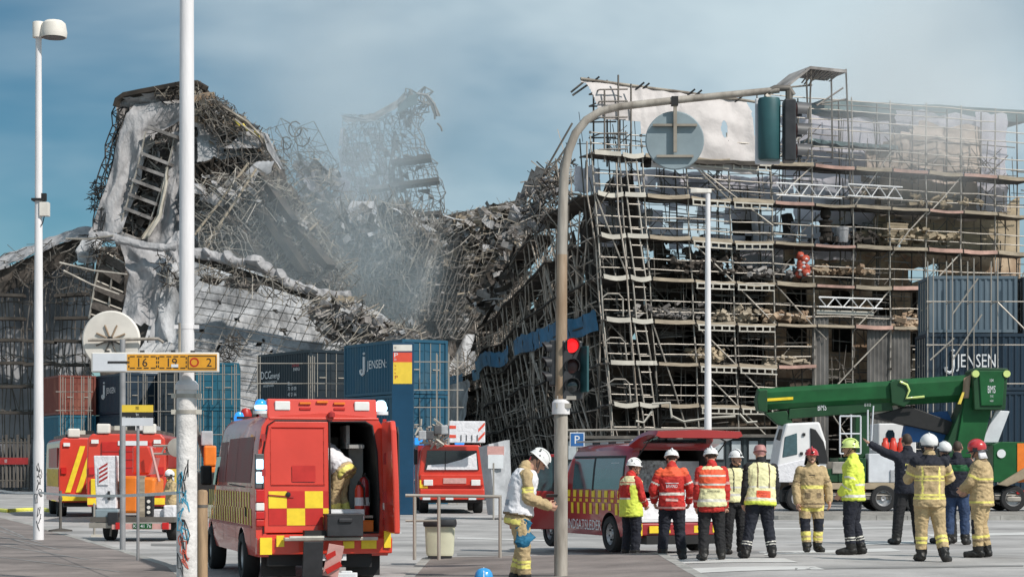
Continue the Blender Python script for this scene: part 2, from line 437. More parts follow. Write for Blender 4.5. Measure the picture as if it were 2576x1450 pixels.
# ------------------------------------------------------------------ ground, road, pavements
MB().add([(-4000, -200, -0.06), (4000, -200, -0.06), (4000, 5000, -0.06), (-4000, 5000, -0.06)], [(0, 1, 2, 3)]).build('ground', 'ground')['kind'] = 'structure'
def road_z(x, y):
    """The road rises gently towards the right foreground."""
    a = max(0, min(1, (x + .5) / 5)); b = max(0, min(1, (y - 31) / 12))
    return .26 * a * a * (3 - 2 * a) * (1 - b * b * (3 - 2 * b))
xs = [-140, -60, -20, -6] + [-2 + .5 * i for i in range(17)] + [10, 20, 60, 140]
ys = [-20, 5, 15, 24] + [28 + .6 * i for i in range(30)] + [60, 100, 300]
MB().add([(x, y, road_z(x, y)) for y in ys for x in xs], [(j * len(xs) + i, j * len(xs) + i + 1, (j + 1) * len(xs) + i + 1, (j + 1) * len(xs) + i) for j in range(len(ys) - 1) for i in range(len(xs) - 1)]).build('road', 'asphalt', smooth=60)['kind'] = 'structure'

def kerbed(name, pts, top, h=0.12, kw=0.16):
    """Raised area: a top surface with a row of kerb stones round it."""
    n = len(pts); P = [Vector((x, y, road_z(x, y))) for x, y in pts]
    ar = sum(P[i].x * P[(i + 1) % n].y - P[(i + 1) % n].x * P[i].y for i in range(n))
    if ar < 0: P.reverse()
    inner = []
    for i in range(n):
        a = (P[i] - P[i - 1]).normalized(); b = (P[(i + 1) % n] - P[i]).normalized()
        na, nb = Vector((-a.y, a.x, 0)), Vector((-b.y, b.x, 0))
        m = (na + nb).normalized(); inner.append(P[i] + m * (kw / max(0.5, m.dot(na))))
    z = Vector((0, 0, h))
    s = MB().add([p + z * 0.98 for p in inner], [tuple(range(n))]).build(name, top); s['kind'] = 'structure'
    k = MB()
    for i in range(n):
        j = (i + 1) % n; L = (P[j] - P[i]).length; c = max(1, int(L / 1.0))
        for q in range(c):
            a, b = q / c + 0.006 / L, (q + 1) / c - 0.006 / L
            o0, o1 = P[i].lerp(P[j], a), P[i].lerp(P[j], b); i0, i1 = inner[i].lerp(inner[j], a), inner[i].lerp(inner[j], b)
            zz = z * random.uniform(0.97, 1.03)
            k.add([o0, o1, i1, i0, o0 + zz, o1 + zz, i1 + zz, i0 + zz], [(4, 5, 6, 7), (0, 1, 5, 4), (1, 2, 6, 5), (2, 3, 7, 6), (3, 0, 4, 7)])
    k.build('kerb', 'kerbstone')['kind'] = 'structure'

def gp(x, y):
    d = 35.0
    for _ in range(30): d = (1.65 - road_z(gx(x, d), d)) * FP / (y - HZ)
    return (gx(x, d), d)
def arc(cx, cy, r, a0, a1, n): return [(cx + r * math.cos(R(a0 + (a1 - a0) * i / n)), cy + r * math.sin(R(a0 + (a1 - a0) * i / n))) for i in range(n + 1)]
kerbed('pavement', [(-60, 66), gp(0, 1307), gp(90, 1330), gp(172, 1356), gp(300, 1393), gp(445, 1441), (-3.6, 24), (-2.6, 10), (-60, 10)], 'paving')
kerbed('traffic_island', [(-1.55, 10), (-1.55, 33.5)] + arc(-1.0, 34.4, 0.55, 180, 90, 4) + arc(0.9, 32.4, 1.6, 80, 0, 7) + [(2.5, 10)], 'paving')
kerbed('planted_island', arc(9.8, 67.5, 3.0, 270, 90, 8) + [(60, 70.5), (60, 64.5)], 'soil', 0.15)
# bare soil patch on the near island
sp = MB(); N = 20
for i in range(N):
    pass
vs = [(1.35, 30.9, 0.20)] + [(1.35 + math.cos(2 * math.pi * i / N) * (0.95 + 0.12 * nz(i * .9, 2)), 30.6 + math.sin(2 * math.pi * i / N) * (2.3 + 0.2 * nz(i * .7, 5)), 0.124) for i in range(N)]
sp.add(vs, [(0, 1 + i, 1 + (i + 1) % N) for i in range(N)])
o = sp.build('soil', 'soil'); o['kind'] = 'structure'
# loose stones on that soil: nobody could count them
st = MB()
for i in range(160):
    a, r = random.uniform(0, 6.283), random.random() ** .5
    x, y = 1.35 + math.cos(a) * r * .9, 30.6 + math.sin(a) * r * 2.2
    q = random.uniform(.015, .045); rot = Euler((random.random() * 3, random.random() * 3, 0)).to_matrix()
    st.box((x, y, 0.20 - 0.076 * r + q * .2), (q * 1.5, q, q), 0, rot)
st.build('gravel', 'soil', kind='stuff')

mk = MB()
def stripe(a, b, c, d_):
    n = 16; Q = [gp(*p) for p in (a, b, c, d_)]; vs = []
    for i in range(n + 1):
        t = i / n
        for (p, q) in ((Q[0], Q[1]), (Q[3], Q[2])):
            x, y = p[0] + (q[0] - p[0]) * t, p[1] + (q[1] - p[1]) * t; vs.append((x, y, road_z(x, y) + .006))
    mk.add(vs, [(2 * i, 2 * i + 1, 2 * i + 3, 2 * i + 2) for i in range(n)])
stripe((1500, 1412), (1975, 1404), (2010, 1414), (1520, 1424))
stripe((1625, 1434), (2050, 1424), (2075, 1432), (1660, 1446))
stripe((1905, 1386), (2240, 1377), (2270, 1386), (1925, 1396))
stripe((2140, 1362), (2420, 1356), (2445, 1362), (2160, 1370))
stripe((2330, 1343), (2620, 1337), (2640, 1343), (2345, 1349))
stripe((1150, 1351), (1380, 1357), (1380, 1360), (1150, 1354))
stripe((1690, 1330), (2260, 1325), (2260, 1328), (1690, 1333))
stripe((560, 1325), (1010, 1338), (1010, 1341), (560, 1328))
mk.build('road_marking', 'road_paint')['kind'] = 'structure'
# darker repaired strips and cracks in the asphalt
pt = MB()
for a in [((380, 1366), (900, 1372), (900, 1378), (380, 1372)), ((1150, 1390), (1400, 1386), (1400, 1392), (1150, 1397)), ((2000, 1428), (2575, 1420), (2575, 1424), (2000, 1433))]:
    _mk, mk = mk, pt; stripe(*a); mk = _mk
D('tar', (0.24, 0.235, 0.23), 0.8, var=0.2, scale=1)
pt.build('road_patch', 'tar')['kind'] = 'structure'
# joints of the left pavement
jt = MB()
for y in (1316, 1334, 1352, 1378, 1412):
    p, q = Vector((*gp(-40, y), 0.1215)), Vector((*gp(min(60 + (y - 1316) * 2.6, 400), y + 46), 0.1215))
    d = (q - p).normalized(); n_ = Vector((-d.y, d.x, 0)) * .03
    jt.add([p + n_, p - n_, q - n_, q + n_], [(0, 1, 2, 3)])
jt.build('pavement_joint', 'tar')['kind'] = 'structure'
# ------------------------------------------------------------------ the burnt building under its scaffold (gable end)
K = Vector((5.35, 100.0, 0))
GU, GN = Vector((0.935, 0.354, 0)), Vector((0.354, -0.935, 0))
def g(u, w, z):
    k = max(0.0, 1 - max(0, u) / 14.0)
    wob = 0.10 * nz(u * .35, z * .4, 3.1) + 0.05 * nz(u * 1.3, z * 1.1, 9)
    return K + GU * (u - 0.085 * z * k + wob) + GN * w + Vector((0, 0, z + 0.07 * nz(u * .5, z * .3 + 4, w)))
def gu(x):                               # place along the gable seen at picture x
    t = (x - CX) / FP
    return (t * K.y - K.x) / (GU.x - t * GU.y)
def gz(x, y):
    d = (K + GU * gu(x)).y; return 1.65 + (HZ - y) / FP * d
LZ = [2.7, 4.85, 6.95, 9.10, 11.20, 13.30, 15.40, 17.40]
US = [0.0, 1.35, 2.5, 4.7, 6.9, 9.1, 11.3, 13.5, 15.7, 17.9, 20.1, 22.3, 24.6]
gs = thing('gable_scaffold', 'tall tube scaffold with plank decks across the burnt gable end', 'scaffold', (0, 0, 0))
def bent(name, fn, mt, r, parent, n=5):
    return MB().path(fn, r, n).build(name, mt, parent, smooth=60)
rs = random.Random(11)
for w in (0.0, -1.35):
    for u in US:
        top = 18.9 if u < 8.5 else 21.2
        if u < 2.6: top = 18.3
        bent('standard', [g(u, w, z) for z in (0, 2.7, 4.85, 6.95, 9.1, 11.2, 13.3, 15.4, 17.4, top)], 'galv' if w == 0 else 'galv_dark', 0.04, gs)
for lz in LZ + [19.4, 21.0]:
    for w, dz in ((0, 0), (0, .52), (0, 1.05), (-1.35, 0)):
        u0 = 0 if lz < 18 else 9.1
        a = u0
        while a < 24.5:                  # a rail runs a few bays, then a gap; none across the gateway
            b = min(24.6, a + rs.choice((4.4, 6.6, 8.8)))
            if lz < 9 and w == 0:
                if gu(2048) - .1 <= a < gu(2292): a = gu(2292) + .05; continue
                if a < gu(2048) < b: b = gu(2048) - .05
            if lz + dz < 21.3 and rs.random() > 0.06:
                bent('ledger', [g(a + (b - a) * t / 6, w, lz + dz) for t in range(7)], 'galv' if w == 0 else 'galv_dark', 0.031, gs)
            a = b
tr = MB()
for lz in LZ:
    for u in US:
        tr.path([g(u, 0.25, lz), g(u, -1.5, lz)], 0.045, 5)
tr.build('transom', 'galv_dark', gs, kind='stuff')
for (u0, z0, u1, z1) in [(4.7, 17.4, 9.1, 14.2), (2.5, 9.1, 4.2, 2.7), (4.7, 13.3, 9.1, 9.1), (4.7, 9.1, 9.1, 4.85), (11.3, 4.85, 15.7, 9.1), (9.1, 11.2, 11.9, 8.4), (15.7, 11.2, 13.5, 8.9), (17.9, 15.4, 15.7, 13.0), (20.1, 17.4, 17.9, 15.2), (20.1, 11.2, 17.9, 8.9), (20.1, 13.3, 17.9, 11.2), (9.1, 15.4, 11.3, 17.4), (13.5, 15.4, 15.7, 18.4), (6.9, 15.4, 4.7, 17.4), (0, 15.4, 1.35, 11.2), (9.1, 17.4, 11.3, 19.6), (4.7, 6.95, 9.1, 2.7), (22.3, 9.1, 24.6, 13.3), (13.5, 2.7, 11.3, 6.0)]:
    bent('brace', [g(u0, 0.09, z0), g((u0 + u1) / 2, 0.09, (z0 + z1) / 2), g(u1, 0.09, z1)], 'galv', 0.04, gs)
# decks, one board platform per bay and lift
for li, lz in enumerate(LZ):
    for b in range(len(US) - 1):
        u0, u1 = US[b], US[b + 1]
        if lz < 9 and gu(2048) - .6 < (u0 + u1) / 2 < gu(2292): continue
        if rs.random() < (0.10 if u0 < 12 else 0.05): continue
        dm = 'deck_pale' if u0 < 2 else ('deck_wood' if u0 < 9 or rs.random() < .4 else 'deck_red')
        sag = rs.uniform(0, .12) if u0 < 9 else 0.03
        ext = 0.25
        k = MB()
        secs = []
        for t in range(5):
            u = u0 + 0.05 + (u1 - u0 - 0.1) * t / 4
            s = -sag * math.sin(math.pi * t / 4)
            secs.append([g(u, ext, lz + s + .06), g(u, -1.45, lz + s + .06), g(u, -1.45, lz + s - .02), g(u, ext, lz + s - .02)])
        k.loft(secs)
        k.build('deck', 'deck_dark', gs)
        th = rs.choice((.06, .09, .12)) if u0 > 2.4 else .15
        k = MB()
        secs = []
        for t in range(5):
            u = u0 + 0.05 + (u1 - u0 - 0.1) * t / 4
            s = -sag * math.sin(math.pi * t / 4)
            secs.append([g(u, ext + .045, lz + s + .02 + th), g(u, ext + .005, lz + s + .02 + th), g(u, ext + .005, lz + s - .06), g(u, ext + .045, lz + s - .06)])
        k.loft(secs); k.build('toe_board', dm, gs)
        if 4 < u0 < 9 and li > 0:        # open-edged metal deck: rail, posts and rail
            k = MB(); a = u0 + .15
            while a < u1 - .3:
                k.path([g(a, ext + .02, lz - .11), g(a, ext + .02, lz - .36)], .05, 4); a += .42
            k.path([g(u0 + .1, ext + .02, lz - .10), g(u1 - .1, ext + .02, lz - .10)], .05, 4)
            k.path([g(u0 + .1, ext + .02, lz - .36), g(u1 - .1, ext + .02, lz - .36)], .045, 4)
            k.build('deck_truss', 'deck_pale', gs)
# pale lattice girders
for (x0, x1, y0, y1) in [(1945, 2110, 462, 492), (2125, 2262, 465, 494), (2052, 2212, 748, 772)]:
    k = MB(); a, b = gu(x0), gu(x1); z0, z1 = gz(x0, y1), gz(x0, y0)
    def gg(u, z): return K + GU * u + GN * .32 + Vector((0, 0, z))
    k.path([gg(a, z0), gg(b, z0)], .045, 5); k.path([gg(a, z1), gg(b, z1)], .045, 5)
    n = int((b - a) / .45)
    for i in range(n):
        p, q = a + (b - a) * i / n, a + (b - a) * (i + 1) / n
        k.path([gg(p, z0 if i % 2 else z1), gg(q, z1 if i % 2 else z0)], .035, 4)
    k.build('lattice_girder', 'white_paint', gs)
# gate rails of the ladder bays at the corner
for li, lz in enumerate(LZ[:-1]):
    bent('ladder', [g(1.7, .12, lz), g(1.55, .12, LZ[li + 1])], 'galv', .045, gs)
    bent('ladder', [g(2.25, .12, lz), g(2.1, .12, LZ[li + 1])], 'galv', .045, gs)
    for t in (.2, .5, .8):
        bent('rung', [g(1.65, .12, lz + 2.1 * t), g(2.2, .12, lz + 2.1 * t)], 'galv', .035, gs)
    if li in (1, 2, 3):
        bent('gate_rail', [g(-.1, .2, lz + .2), g(-.1, .2, lz + 1.1), g(.2, .2, lz + 1.3), g(.75, .2, lz + 1.3), g(.95, .2, lz + 1.1), g(.95, .2, lz + .2)], 'galv', .04, gs)
# many thin inner tubes, couplers and broken bits behind the front row
k = MB()
for i in range(1500):
    u, z, w = rs.uniform(0, 24.5), rs.uniform(3, 18.5), rs.uniform(-2.2, -.2)
    if u > 10 and rs.random() < .4: continue
    L = rs.uniform(.8, 2.6); m = rs.random()
    if m < .45: du, dz = L, rs.uniform(-.15, .15)
    elif m < .8: du, dz = rs.uniform(-.12, .12), L
    else: du, dz = L * rs.choice((-.7, .7)), L * .7
    k.path([g(u, w, z), g(u + du, w + rs.uniform(-.3, .3), z + dz)], rs.uniform(.02, .036), 4)
k.build('inner_tubing', 'galv_dark', gs, kind='stuff')
k = MB()
for lz in LZ:
    for u in US:
        for dz in (0, .52, 1.05): k.box(g(u, .02, lz + dz), (.12, .12, .12))
k.build('couplers', 'galv_dark', gs, kind='stuff')

# weather sheets on the scaffold
def gsheet(name, x0, y0, x1, y1, w, mt, nu=14, nv=10, hole=None, amp=.22, sd=0.0, parent=None, edge=0.25):
    ua, ub = gu(x0), gu(x1)
    def fn(a, b):
        u = ua + (ub - ua) * a
        z = gz(x0, y1) + (gz(x0, y0) - gz(x0, y1)) * b + (gz(x1, y0) - gz(x0, y0)) * a * 0
        e = edge * nz(a * 5 + sd, b * 5, 2)
        return K + GU * (u + (e if a in (0, 1) else 0)) + GN * (w + amp * nz(a * 4 + sd, b * 3 + sd, 1) + amp * .5 * nz(a * 11, b * 9 + sd, 4)) + Vector((0, 0, z + (e if b in (0, 1) else 0)))
    return MB().sheet(fn, nu, nv, 0, 0.03, hole).build(name, mt, parent or gs, smooth=60)
gsheet('weather_sheet', 2052, 268, 2300, 408, -2.3, 'sheet_pale', sd=1)
gsheet('weather_sheet', 2052, 428, 2258, 545, -2.3, 'sheet_pale', sd=2)
gsheet('weather_sheet', 1700, 415, 2050, 480, -2.3, 'sheet_pale', 16, 5, sd=3)
gsheet('weather_sheet', 2500, 268, 2580, 520, -1.75, 'sheet_pale', 6, 12, sd=4)
gsheet('weather_sheet', 1540, 405, 2060, 605, -2.35, 'sheet_pale', 30, 14, sd=21, hole=lambda a, b: nz(a * 9, b * 5, 4) > .08)
gsheet('weather_sheet', 2040, 262, 2590, 425, -3.2, 'sheet_pale', 30, 10, sd=22)
gsheet('weather_sheet', 2240, 420, 2590, 560, -3.0, 'sheet_tan', 20, 8, sd=23)
gsheet('weather_sheet', 1480, 405, 1545, 470, -1.8, 'sheet_pale', 6, 5, sd=5)
gsheet('weather_sheet', 2300, 262, 2520, 300, -1.85, 'sheet_pale', 10, 4, sd=7)
gsheet('weather_sheet', 2060, 555, 2200, 640, -1.95, 'sheet_pale', 8, 5, sd=12)
gsheet('weather_sheet', 1905, 600, 2015, 660, -1.9, 'sheet_pale', 8, 5, sd=13)
gsheet('weather_sheet', 1560, 505, 1680, 575, -1.9, 'sheet_grey', 8, 5, sd=15, hole=lambda a, b: nz(a * 5, b * 4, 3) > .25)
def tan_hole(a, b): return b > .30 + 1.5 * a + .12 * nz(a * 6, 2) if a < .5 else False
gsheet('scorched_sheet', 2215, 288, 2505, 410, -1.45, 'sheet_tan', 24, 14, hole=tan_hole, amp=.35, sd=6)
gsheet('scorched_sheet', 2255, 432, 2500, 535, -1.6, 'sheet_tan', 16, 8, amp=.3, sd=8)
# cream tent sheet at the top of the corner, torn and with its arched opening
def cream_hole(a, b):
    x, y = 1470 + 440 * a, 412 - (217 - 33 * a) * b
    if x < 1475 + 55 * (1 - b) ** .6 * 1.0 and b < .97: return True
    if 1505 < x < 1632 and y > 296 and not (1606 < x < 1632 and y < 330): return True
    if x < 1632 and y > 380: return True
    if x < 1530 and y > 330: return True
    if (x - 1700) ** 2 / 52 ** 2 + (y - 345) ** 2 / 62 ** 2 < 1 and x < 1735: return True
    if (x - 1820) ** 2 / 9 ** 2 + (y - 305) ** 2 / 22 ** 2 < 1: return True
    if x > 1893 + (y - 230) * .05 - (0 if y > 255 else (250 - y) * .35): return True
    return False
ua, ub = gu(1470), gu(1910)
def cream(a, b):
    z = gz(1470, 412) + (gz(1470, 195) - gz(1470, 412) + (gz(1910, 228) - gz(1910, 412) - gz(1470, 195) + gz(1470, 412)) * a) * b
    z += .12 * nz(a * 6, 3) * (1 - b)
    return K + GU * (ua + (ub - ua) * a) + GN * (.15 - 1.2 * max(0, b - .35) ** 1.5 + .18 * nz(a * 6, b * 3, 2) + .1 * nz(a * 16, b * 3, 7)) + Vector((0, 0, z))
MB().sheet(cream, 190, 90, 0, 0.03, cream_hole).build('tent_sheet', 'sheet_cream', gs, smooth=60)
rp = [cream(t / 10, 1.0) + Vector((0, -.02, .03)) for t in range(11)]
bent('ridge_tube', rp, 'rust_tube', .07, gs, 6)
for t in (.08, .33, .36, .62, .66, .9):
    p = cream(t, 1.0); bent('clamp', [p + Vector((-.2, -.05, -.12)), p + Vector((.22, -.05, .22))], 'black', .05, gs, 5)
# lattice stair tower left of the tent
for u, t in ((-1.65, 20.6), (-.9, 21.4), (-.2, 21.0)):
    for w in (0.1, -1.3):
        bent('standard', [K + GU * (u + gu(1470) - gu(1440) + .2 - (17.5 - 17.5) * .05) + GN * w + Vector((0, 0, z)) for z in (17.0, 19, t)], 'galv_dark', .05, gs)
for z in (17.6, 18.4, 19.2, 20.0, 20.6):
    for w in (0.1, -1.3):
        bent('ledger', [K + GU * (-1.05) + GN * w + Vector((0, 0, z)), K + GU * .45 + GN * w + Vector((0, 0, z + .12))], 'galv_dark', .042, gs)
    bent('ledger', [K + GU * (-1.05) + GN * .1 + Vector((0, 0, z)), K + GU * (-1.05) + GN * -1.3 + Vector((0, 0, z))], 'galv_dark', .042, gs)
for (a, b) in (((1370, 432), (1440, 310)), ((1378, 440), (1452, 330)), ((1436, 232), (1482, 195)), ((1440, 240), (1490, 205))):
    bent('brace', [at(*a, 100.2), at(*b, 100.2)], 'galv_dark', .055, gs)
# peak shelter and roof slabs at the top right
def gq(x, y, w=0.0): u = gu(x); return K + GU * u + GN * w + Vector((0, 0, gz(x, y)))
k = MB(); k.loft([[gq(1968, 228, .3), gq(1968, 228, -2), gq(1968, 221, -2), gq(1968, 221, .3)], [gq(2032, 176, .3), gq(2032, 176, -2), gq(2032, 169, -2), gq(2032, 169, .3)], [gq(2122, 186, .3), gq(2122, 186, -2), gq(2122, 178, -2), gq(2122, 178, .3)]])
k.build('shelter_roof', 'scorched', gs)
k = MB()
for i in range(9):
    x = 2035 + i * 9; k.beam(gq(x, 178 + i, .32), gq(x - 26 + rs.uniform(-3, 3), 208 + rs.uniform(-6, 8), .3), .12, .05)
k.build('broken_boards', 'deck_dark', gs, kind='stuff')
for (a, b) in (((2035, 172), (2030, 400)), ((2085, 180), (2092, 400)), ((2122, 176), (2140, 540)), ((2022, 176), (2030, 300)), ((1975, 222), (2040, 215)), ((2048, 268), (2118, 222)), ((2060, 262), (2130, 250))):
    bent('strut', [gq(*a, .25), gq(*b, .1)], 'galv_dark', .05, gs)
def roofm(x0, x1, y0, y1, th, mt, w0=.6, w1=-3.0, n=16, sd=0):
    secs = []
    for i in range(n + 1):
        t = i / n; x = x0 + (x1 - x0) * t; y = y0 + (y1 - y0) * t + 4 * nz(t * 6 + sd, 3)
        e = th + 5 * nz(t * 9 + sd, 7)
        secs.append([gq(x, y, w1), gq(x, y, w0), gq(x, y + e, w0 + .1 * nz(t * 9, 1)), gq(x, y + e, w1)])
    return MB().loft(secs).build('roof_sheet', mt, gs)
D('roof_metal', (0.11, 0.16, 0.17), 0.5, 0.2, var=0.25, scale=.6, stretch=(1, 1, 3))
roofm(2122, 2640, 232, 262, 30, 'roof_metal', -2.0, -4.5, sd=2)
roofm(2060, 2290, 340, 358, 9, 'roof_metal', -1.2, -2.0, sd=5)
roofm(1640, 1900, 400, 410, 10, 'deck_dark', .5, -1.4, sd=6)

# the building behind
LU, LN = Vector((-0.142, 0.99, 0)), Vector((-0.99, -0.142, 0))
bd = thing('burnt_building', 'burnt brick building with dark window openings behind the gable scaffold', 'building', (0, 0, 0))
def wfn(ua, ub, za, zb, w, rag=0.0, sd=0):
    def fn(a, b):
        top = zb + rag * nz(a * 7 + sd, 1.5) + rag * .5 * nz(a * 21, sd)
        return K + GU * (ua + (ub - ua) * a) - LU * w * .9 + Vector((0, 0, za + (top - za) * b))
    return fn
wins = [(10.3, 11.6), (12.9, 14.2), (15.4, 16.7), (18.0, 19.3), (20.6, 21.9)]
def brick_hole(a, b):
    u, z = 9 + 16 * a, 6.5 + 7.3 * b
    for i, (p, q) in enumerate(wins):
        if p < u < q and (8.0 < z < 9.6 or 10.1 < z < 11.6): return True
        if p - .2 < u < q + .4 and 12.3 < z < 13.0 and i in (0, 1, 3): return True
    return False
wl_ = MB().sheet(wfn(9, 25, 6.5, 13.6, -2.6, .7, 3), 64, 28, 0, .45, brick_hole).build('wall', 'brick', bd)
MB().sheet(wfn(12.5, 25, 13.0, 17.0, -2.75, 1.1, 5), 46, 12, 0, .4, lambda a, b: nz(a * 9, b * 3, 1) > .38).build('wall', 'sandstone', bd)
def soot_hole(a, b):
    u, z = 9.2 * a, 13.4 * b
    return any(p < u < p + 1.4 and q < z < q + 1.5 for p in (1.2, 3.6, 6.0, 7.8) for q in (5.2, 7.6, 9.6, 11.4)) or (nz(a * 6, b * 7, 2) > .35 and b > .7)
MB().sheet(wfn(0, 9.2, 0, 13.4, -2.6, 1.2, 7), 40, 54, 0, .45, soot_hole).build('burnt_wall', 'soot_wall', bd)
MB().sheet(wfn(9, 25, 0, 6.5, -2.6, 0, 9), 50, 20, 0, .45, lambda a, b: (11.6 < 9 + 16 * a < 14.0 and b < .95) or any(p < 9 + 16 * a < p + 1.4 and .35 < b < .8 for p in (9.3, 16, 18.3, 20.6))).build('base_wall', 'soot_wall', bd)
for (u, z0, z1, wd) in ((8.6, 10.5, 16.6, 1.3), (6.6, 10.0, 14.0, 1.5), (4.4, 9, 12.2, .8), (11.2, 12.6, 15.3, .5), (15.0, 14.6, 16.4, 1.4)):
    s = MB(); secs = []
    for t in range(7):
        zz = z0 + (z1 - z0) * t / 6; a_ = wd * (1 - .35 * t / 6 + .2 * nz(t * 1.1, u)); du = .3 * nz(t * .8, u, 4)
        secs.append([K + GU * (u + du + sx * a_ / 2) + GN * (-2.9 + sy * .35) + Vector((0, 0, zz)) for sx, sy in ((-1, -1), (1, -1), (1, 1), (-1, 1))])
    s.loft(secs).build('burnt_pier', 'char', bd)
MB().sheet(lambda a, b: K + GU * (3.5 + 23 * a) + Vector((-.142, .99, 0)) * 9 + Vector((0, 0, (13.0 + 1.4 * nz(a * 7, 3) + .6 * nz(a * 23, 1)) * b)), 40, 10, 0, .4).build('rear_wall', 'char', bd)  # near-black wall, with the floors below, put in to darken the openings
for z in (4.6, 8.4, 11.4):
    MB().loft([[K + GU * u + LU * w + Vector((0, 0, z + dz)) for w, dz in ((3.2, 0), (9, 0), (9, -.3), (3.2, -.3))] for u in (1.2, 25)]).build('floor_slab', 'char', bd)
# doorway between corrugated hoarding panels
def hoard(x0, x1, y0, y1, w, mt):
    n = int((gu(x1) - gu(x0)) / .12); secs = []
    for i in range(n + 1):
        u = gu(x0) + (gu(x1) - gu(x0)) * i / n; d = .05 * (1 if (i // 1) % 2 else -1)
        secs.append([K + GU * u + GN * (w + d) + Vector((0, 0, 0 if y1 is None else gz(x0, y1))), K + GU * u + GN * (w + d) + Vector((0, 0, gz(x0, y0))), K + GU * u + GN * (w + d - .05) + Vector((0, 0, gz(x0, y0))), K + GU * u + GN * (w + d - .05) + Vector((0, 0, 0))])
    return MB().loft(secs).build('hoarding_panel', mt, bd)
D('hoarding', (0.20, 0.19, 0.18), 0.55, 0.4, var=0.25, scale=1.0)
hoard(2048, 2086, 790, None, -.12, 'hoarding'); hoard(2186, 2292, 792, None, -.12, 'hoarding')
slab('door_lintel', K + GU * gu(2125) + GN * -.05 + Vector((0, 0, gz(2110, 786))), (3.4, .25, .22), 'deck_pale', bd, Matrix.Rotation(math.atan2(.354, .935), 3, 'Z'))
s = MB(); secs = []
for i in range(9):                         # stone arch inside the doorway
    a = R(180 - 22.5 * i * .5); secs.append([K + GU * (gu(2098) + .2 + 1.5 + math.cos(a) * r) + GN * w + Vector((0, 0, 5.3 + math.sin(a) * r)) for r, w in ((1.25, -2.2), (1.7, -2.2), (1.7, -2.8), (1.25, -2.8))])
s.loft(secs).build('door_arch', 'sandstone', bd)
slab('door_jamb', K + GU * (gu(2098) + .18) + GN * -2.4 + Vector((0, 0, 2.6)), (.5, .5, 5.2), 'sandstone', bd, Matrix.Rotation(math.atan2(.354, .935), 3, 'Z'))
# rubble lying on the decks
def rubble(x0, x1, y, mt, n, h=.5, sd=1, w=-.5):
    q = random.Random(sd); s = MB()
    for i in range(n):
        x = q.uniform(x0, x1); hh = abs(q.gauss(0, h)) * .8
        p = gq(x, y, w + q.uniform(-.5, .6)) + Vector((0, 0, hh + .1)); e = q.uniform(.06, .28)
        s.box(p, (e * q.uniform(1, 3.2), e, e * q.uniform(.4, 1)), 0, Euler((q.uniform(-.6, .6), q.uniform(-.6, .6), q.uniform(0, 3))).to_matrix())
    return s.build('rubble', mt, None, kind='stuff')
for a in ((1800, 1905, 812, 'deck_wood', 110, .35, 3), (1915, 2040, 808, 'brick', 70, .25, 4), (1880, 2040, 700, 'scorched', 90, .3, 5), (1690, 1880, 690, 'scorched_dark', 120, .6, 6), (1750, 1830, 905, 'sandstone', 70, .28, 7), (1940, 2030, 925, 'deck_wood', 80, .25, 8), (1600, 1780, 800, 'scorched', 90, .4, 9), (2060, 2220, 612, 'scorched_dark', 60, .3, 10), (2230, 2420, 606, 'sandstone', 90, .3, 11), (2240, 2330, 830, 'brick', 80, .5, 12), (2050, 2200, 690, 'brick', 70, .2, 13), (2300, 2480, 520, 'sandstone', 60, .3, 14)):
    rubble(*a)
# things standing on the decks
t = thing('debris_netting', 'red and white debris netting bundled on a scaffold deck', 'netting', gq(2018, 700, .1))
k = MB()
for i in range(14):
    k.lathe([(.02, -.18), (.2, -.1), (.22, .08), (.05, .2)], 7, (random.uniform(-.25, .25), random.uniform(-.15, .15), .2 + i * .075), 0, Euler((random.random(), random.random(), 0)).to_matrix())
k.build('netting', 'ink_red', t, smooth=60)
k = MB()
for i in range(6): k.lathe([(.02, -.1), (.13, 0), (.02, .1)], 6, (random.uniform(-.2, .2), -.25, .2 + i * .19))
k.build('white_tie', 'decal_white', t, smooth=60)
t = tag(MB().box((0, 0, .55), (1.25, .5, 1.1)).box((0, -.26, .55), (1.3, .04, .12)).box((0, -.26, 1.05), (1.3, .04, .1)).build('crate', 'sign_yellow', bevel=.02), 'yellow-brown crate on the scaffold deck over the doorway', 'crate')
t.location = gq(2262, 612, -.4); t.rotation_euler = (0, 0, math.atan2(.354, .935)); t.data.materials[0] = M['sandstone']
k = MB().lathe([(.30, 0), (.33, .1), (.26, .5), (.34, .55), (.30, 1.0), (.36, 1.05), (.36, 1.15), (.1, 1.2)], 10).lathe([(.05, 1.15), (.26, 1.3), (.3, 1.55), (.2, 1.8), (.02, 1.9)], 10)
t = tag(k.build('stone_finial', 'char', smooth=40), 'blackened stone finial standing on the upper scaffold deck', 'finial'); t.location = gq(2084, 608, -.3)
t = tag(MB().lathe([(.27, 0), (.31, .1), (.33, .62), (.36, .64), (.34, .8), (.2, .84)], 12).build('barrel', 'sheet_white', smooth=40), 'white barrel beside the blackened finial on the deck', 'barrel'); t.location = gq(2118, 610, .05)

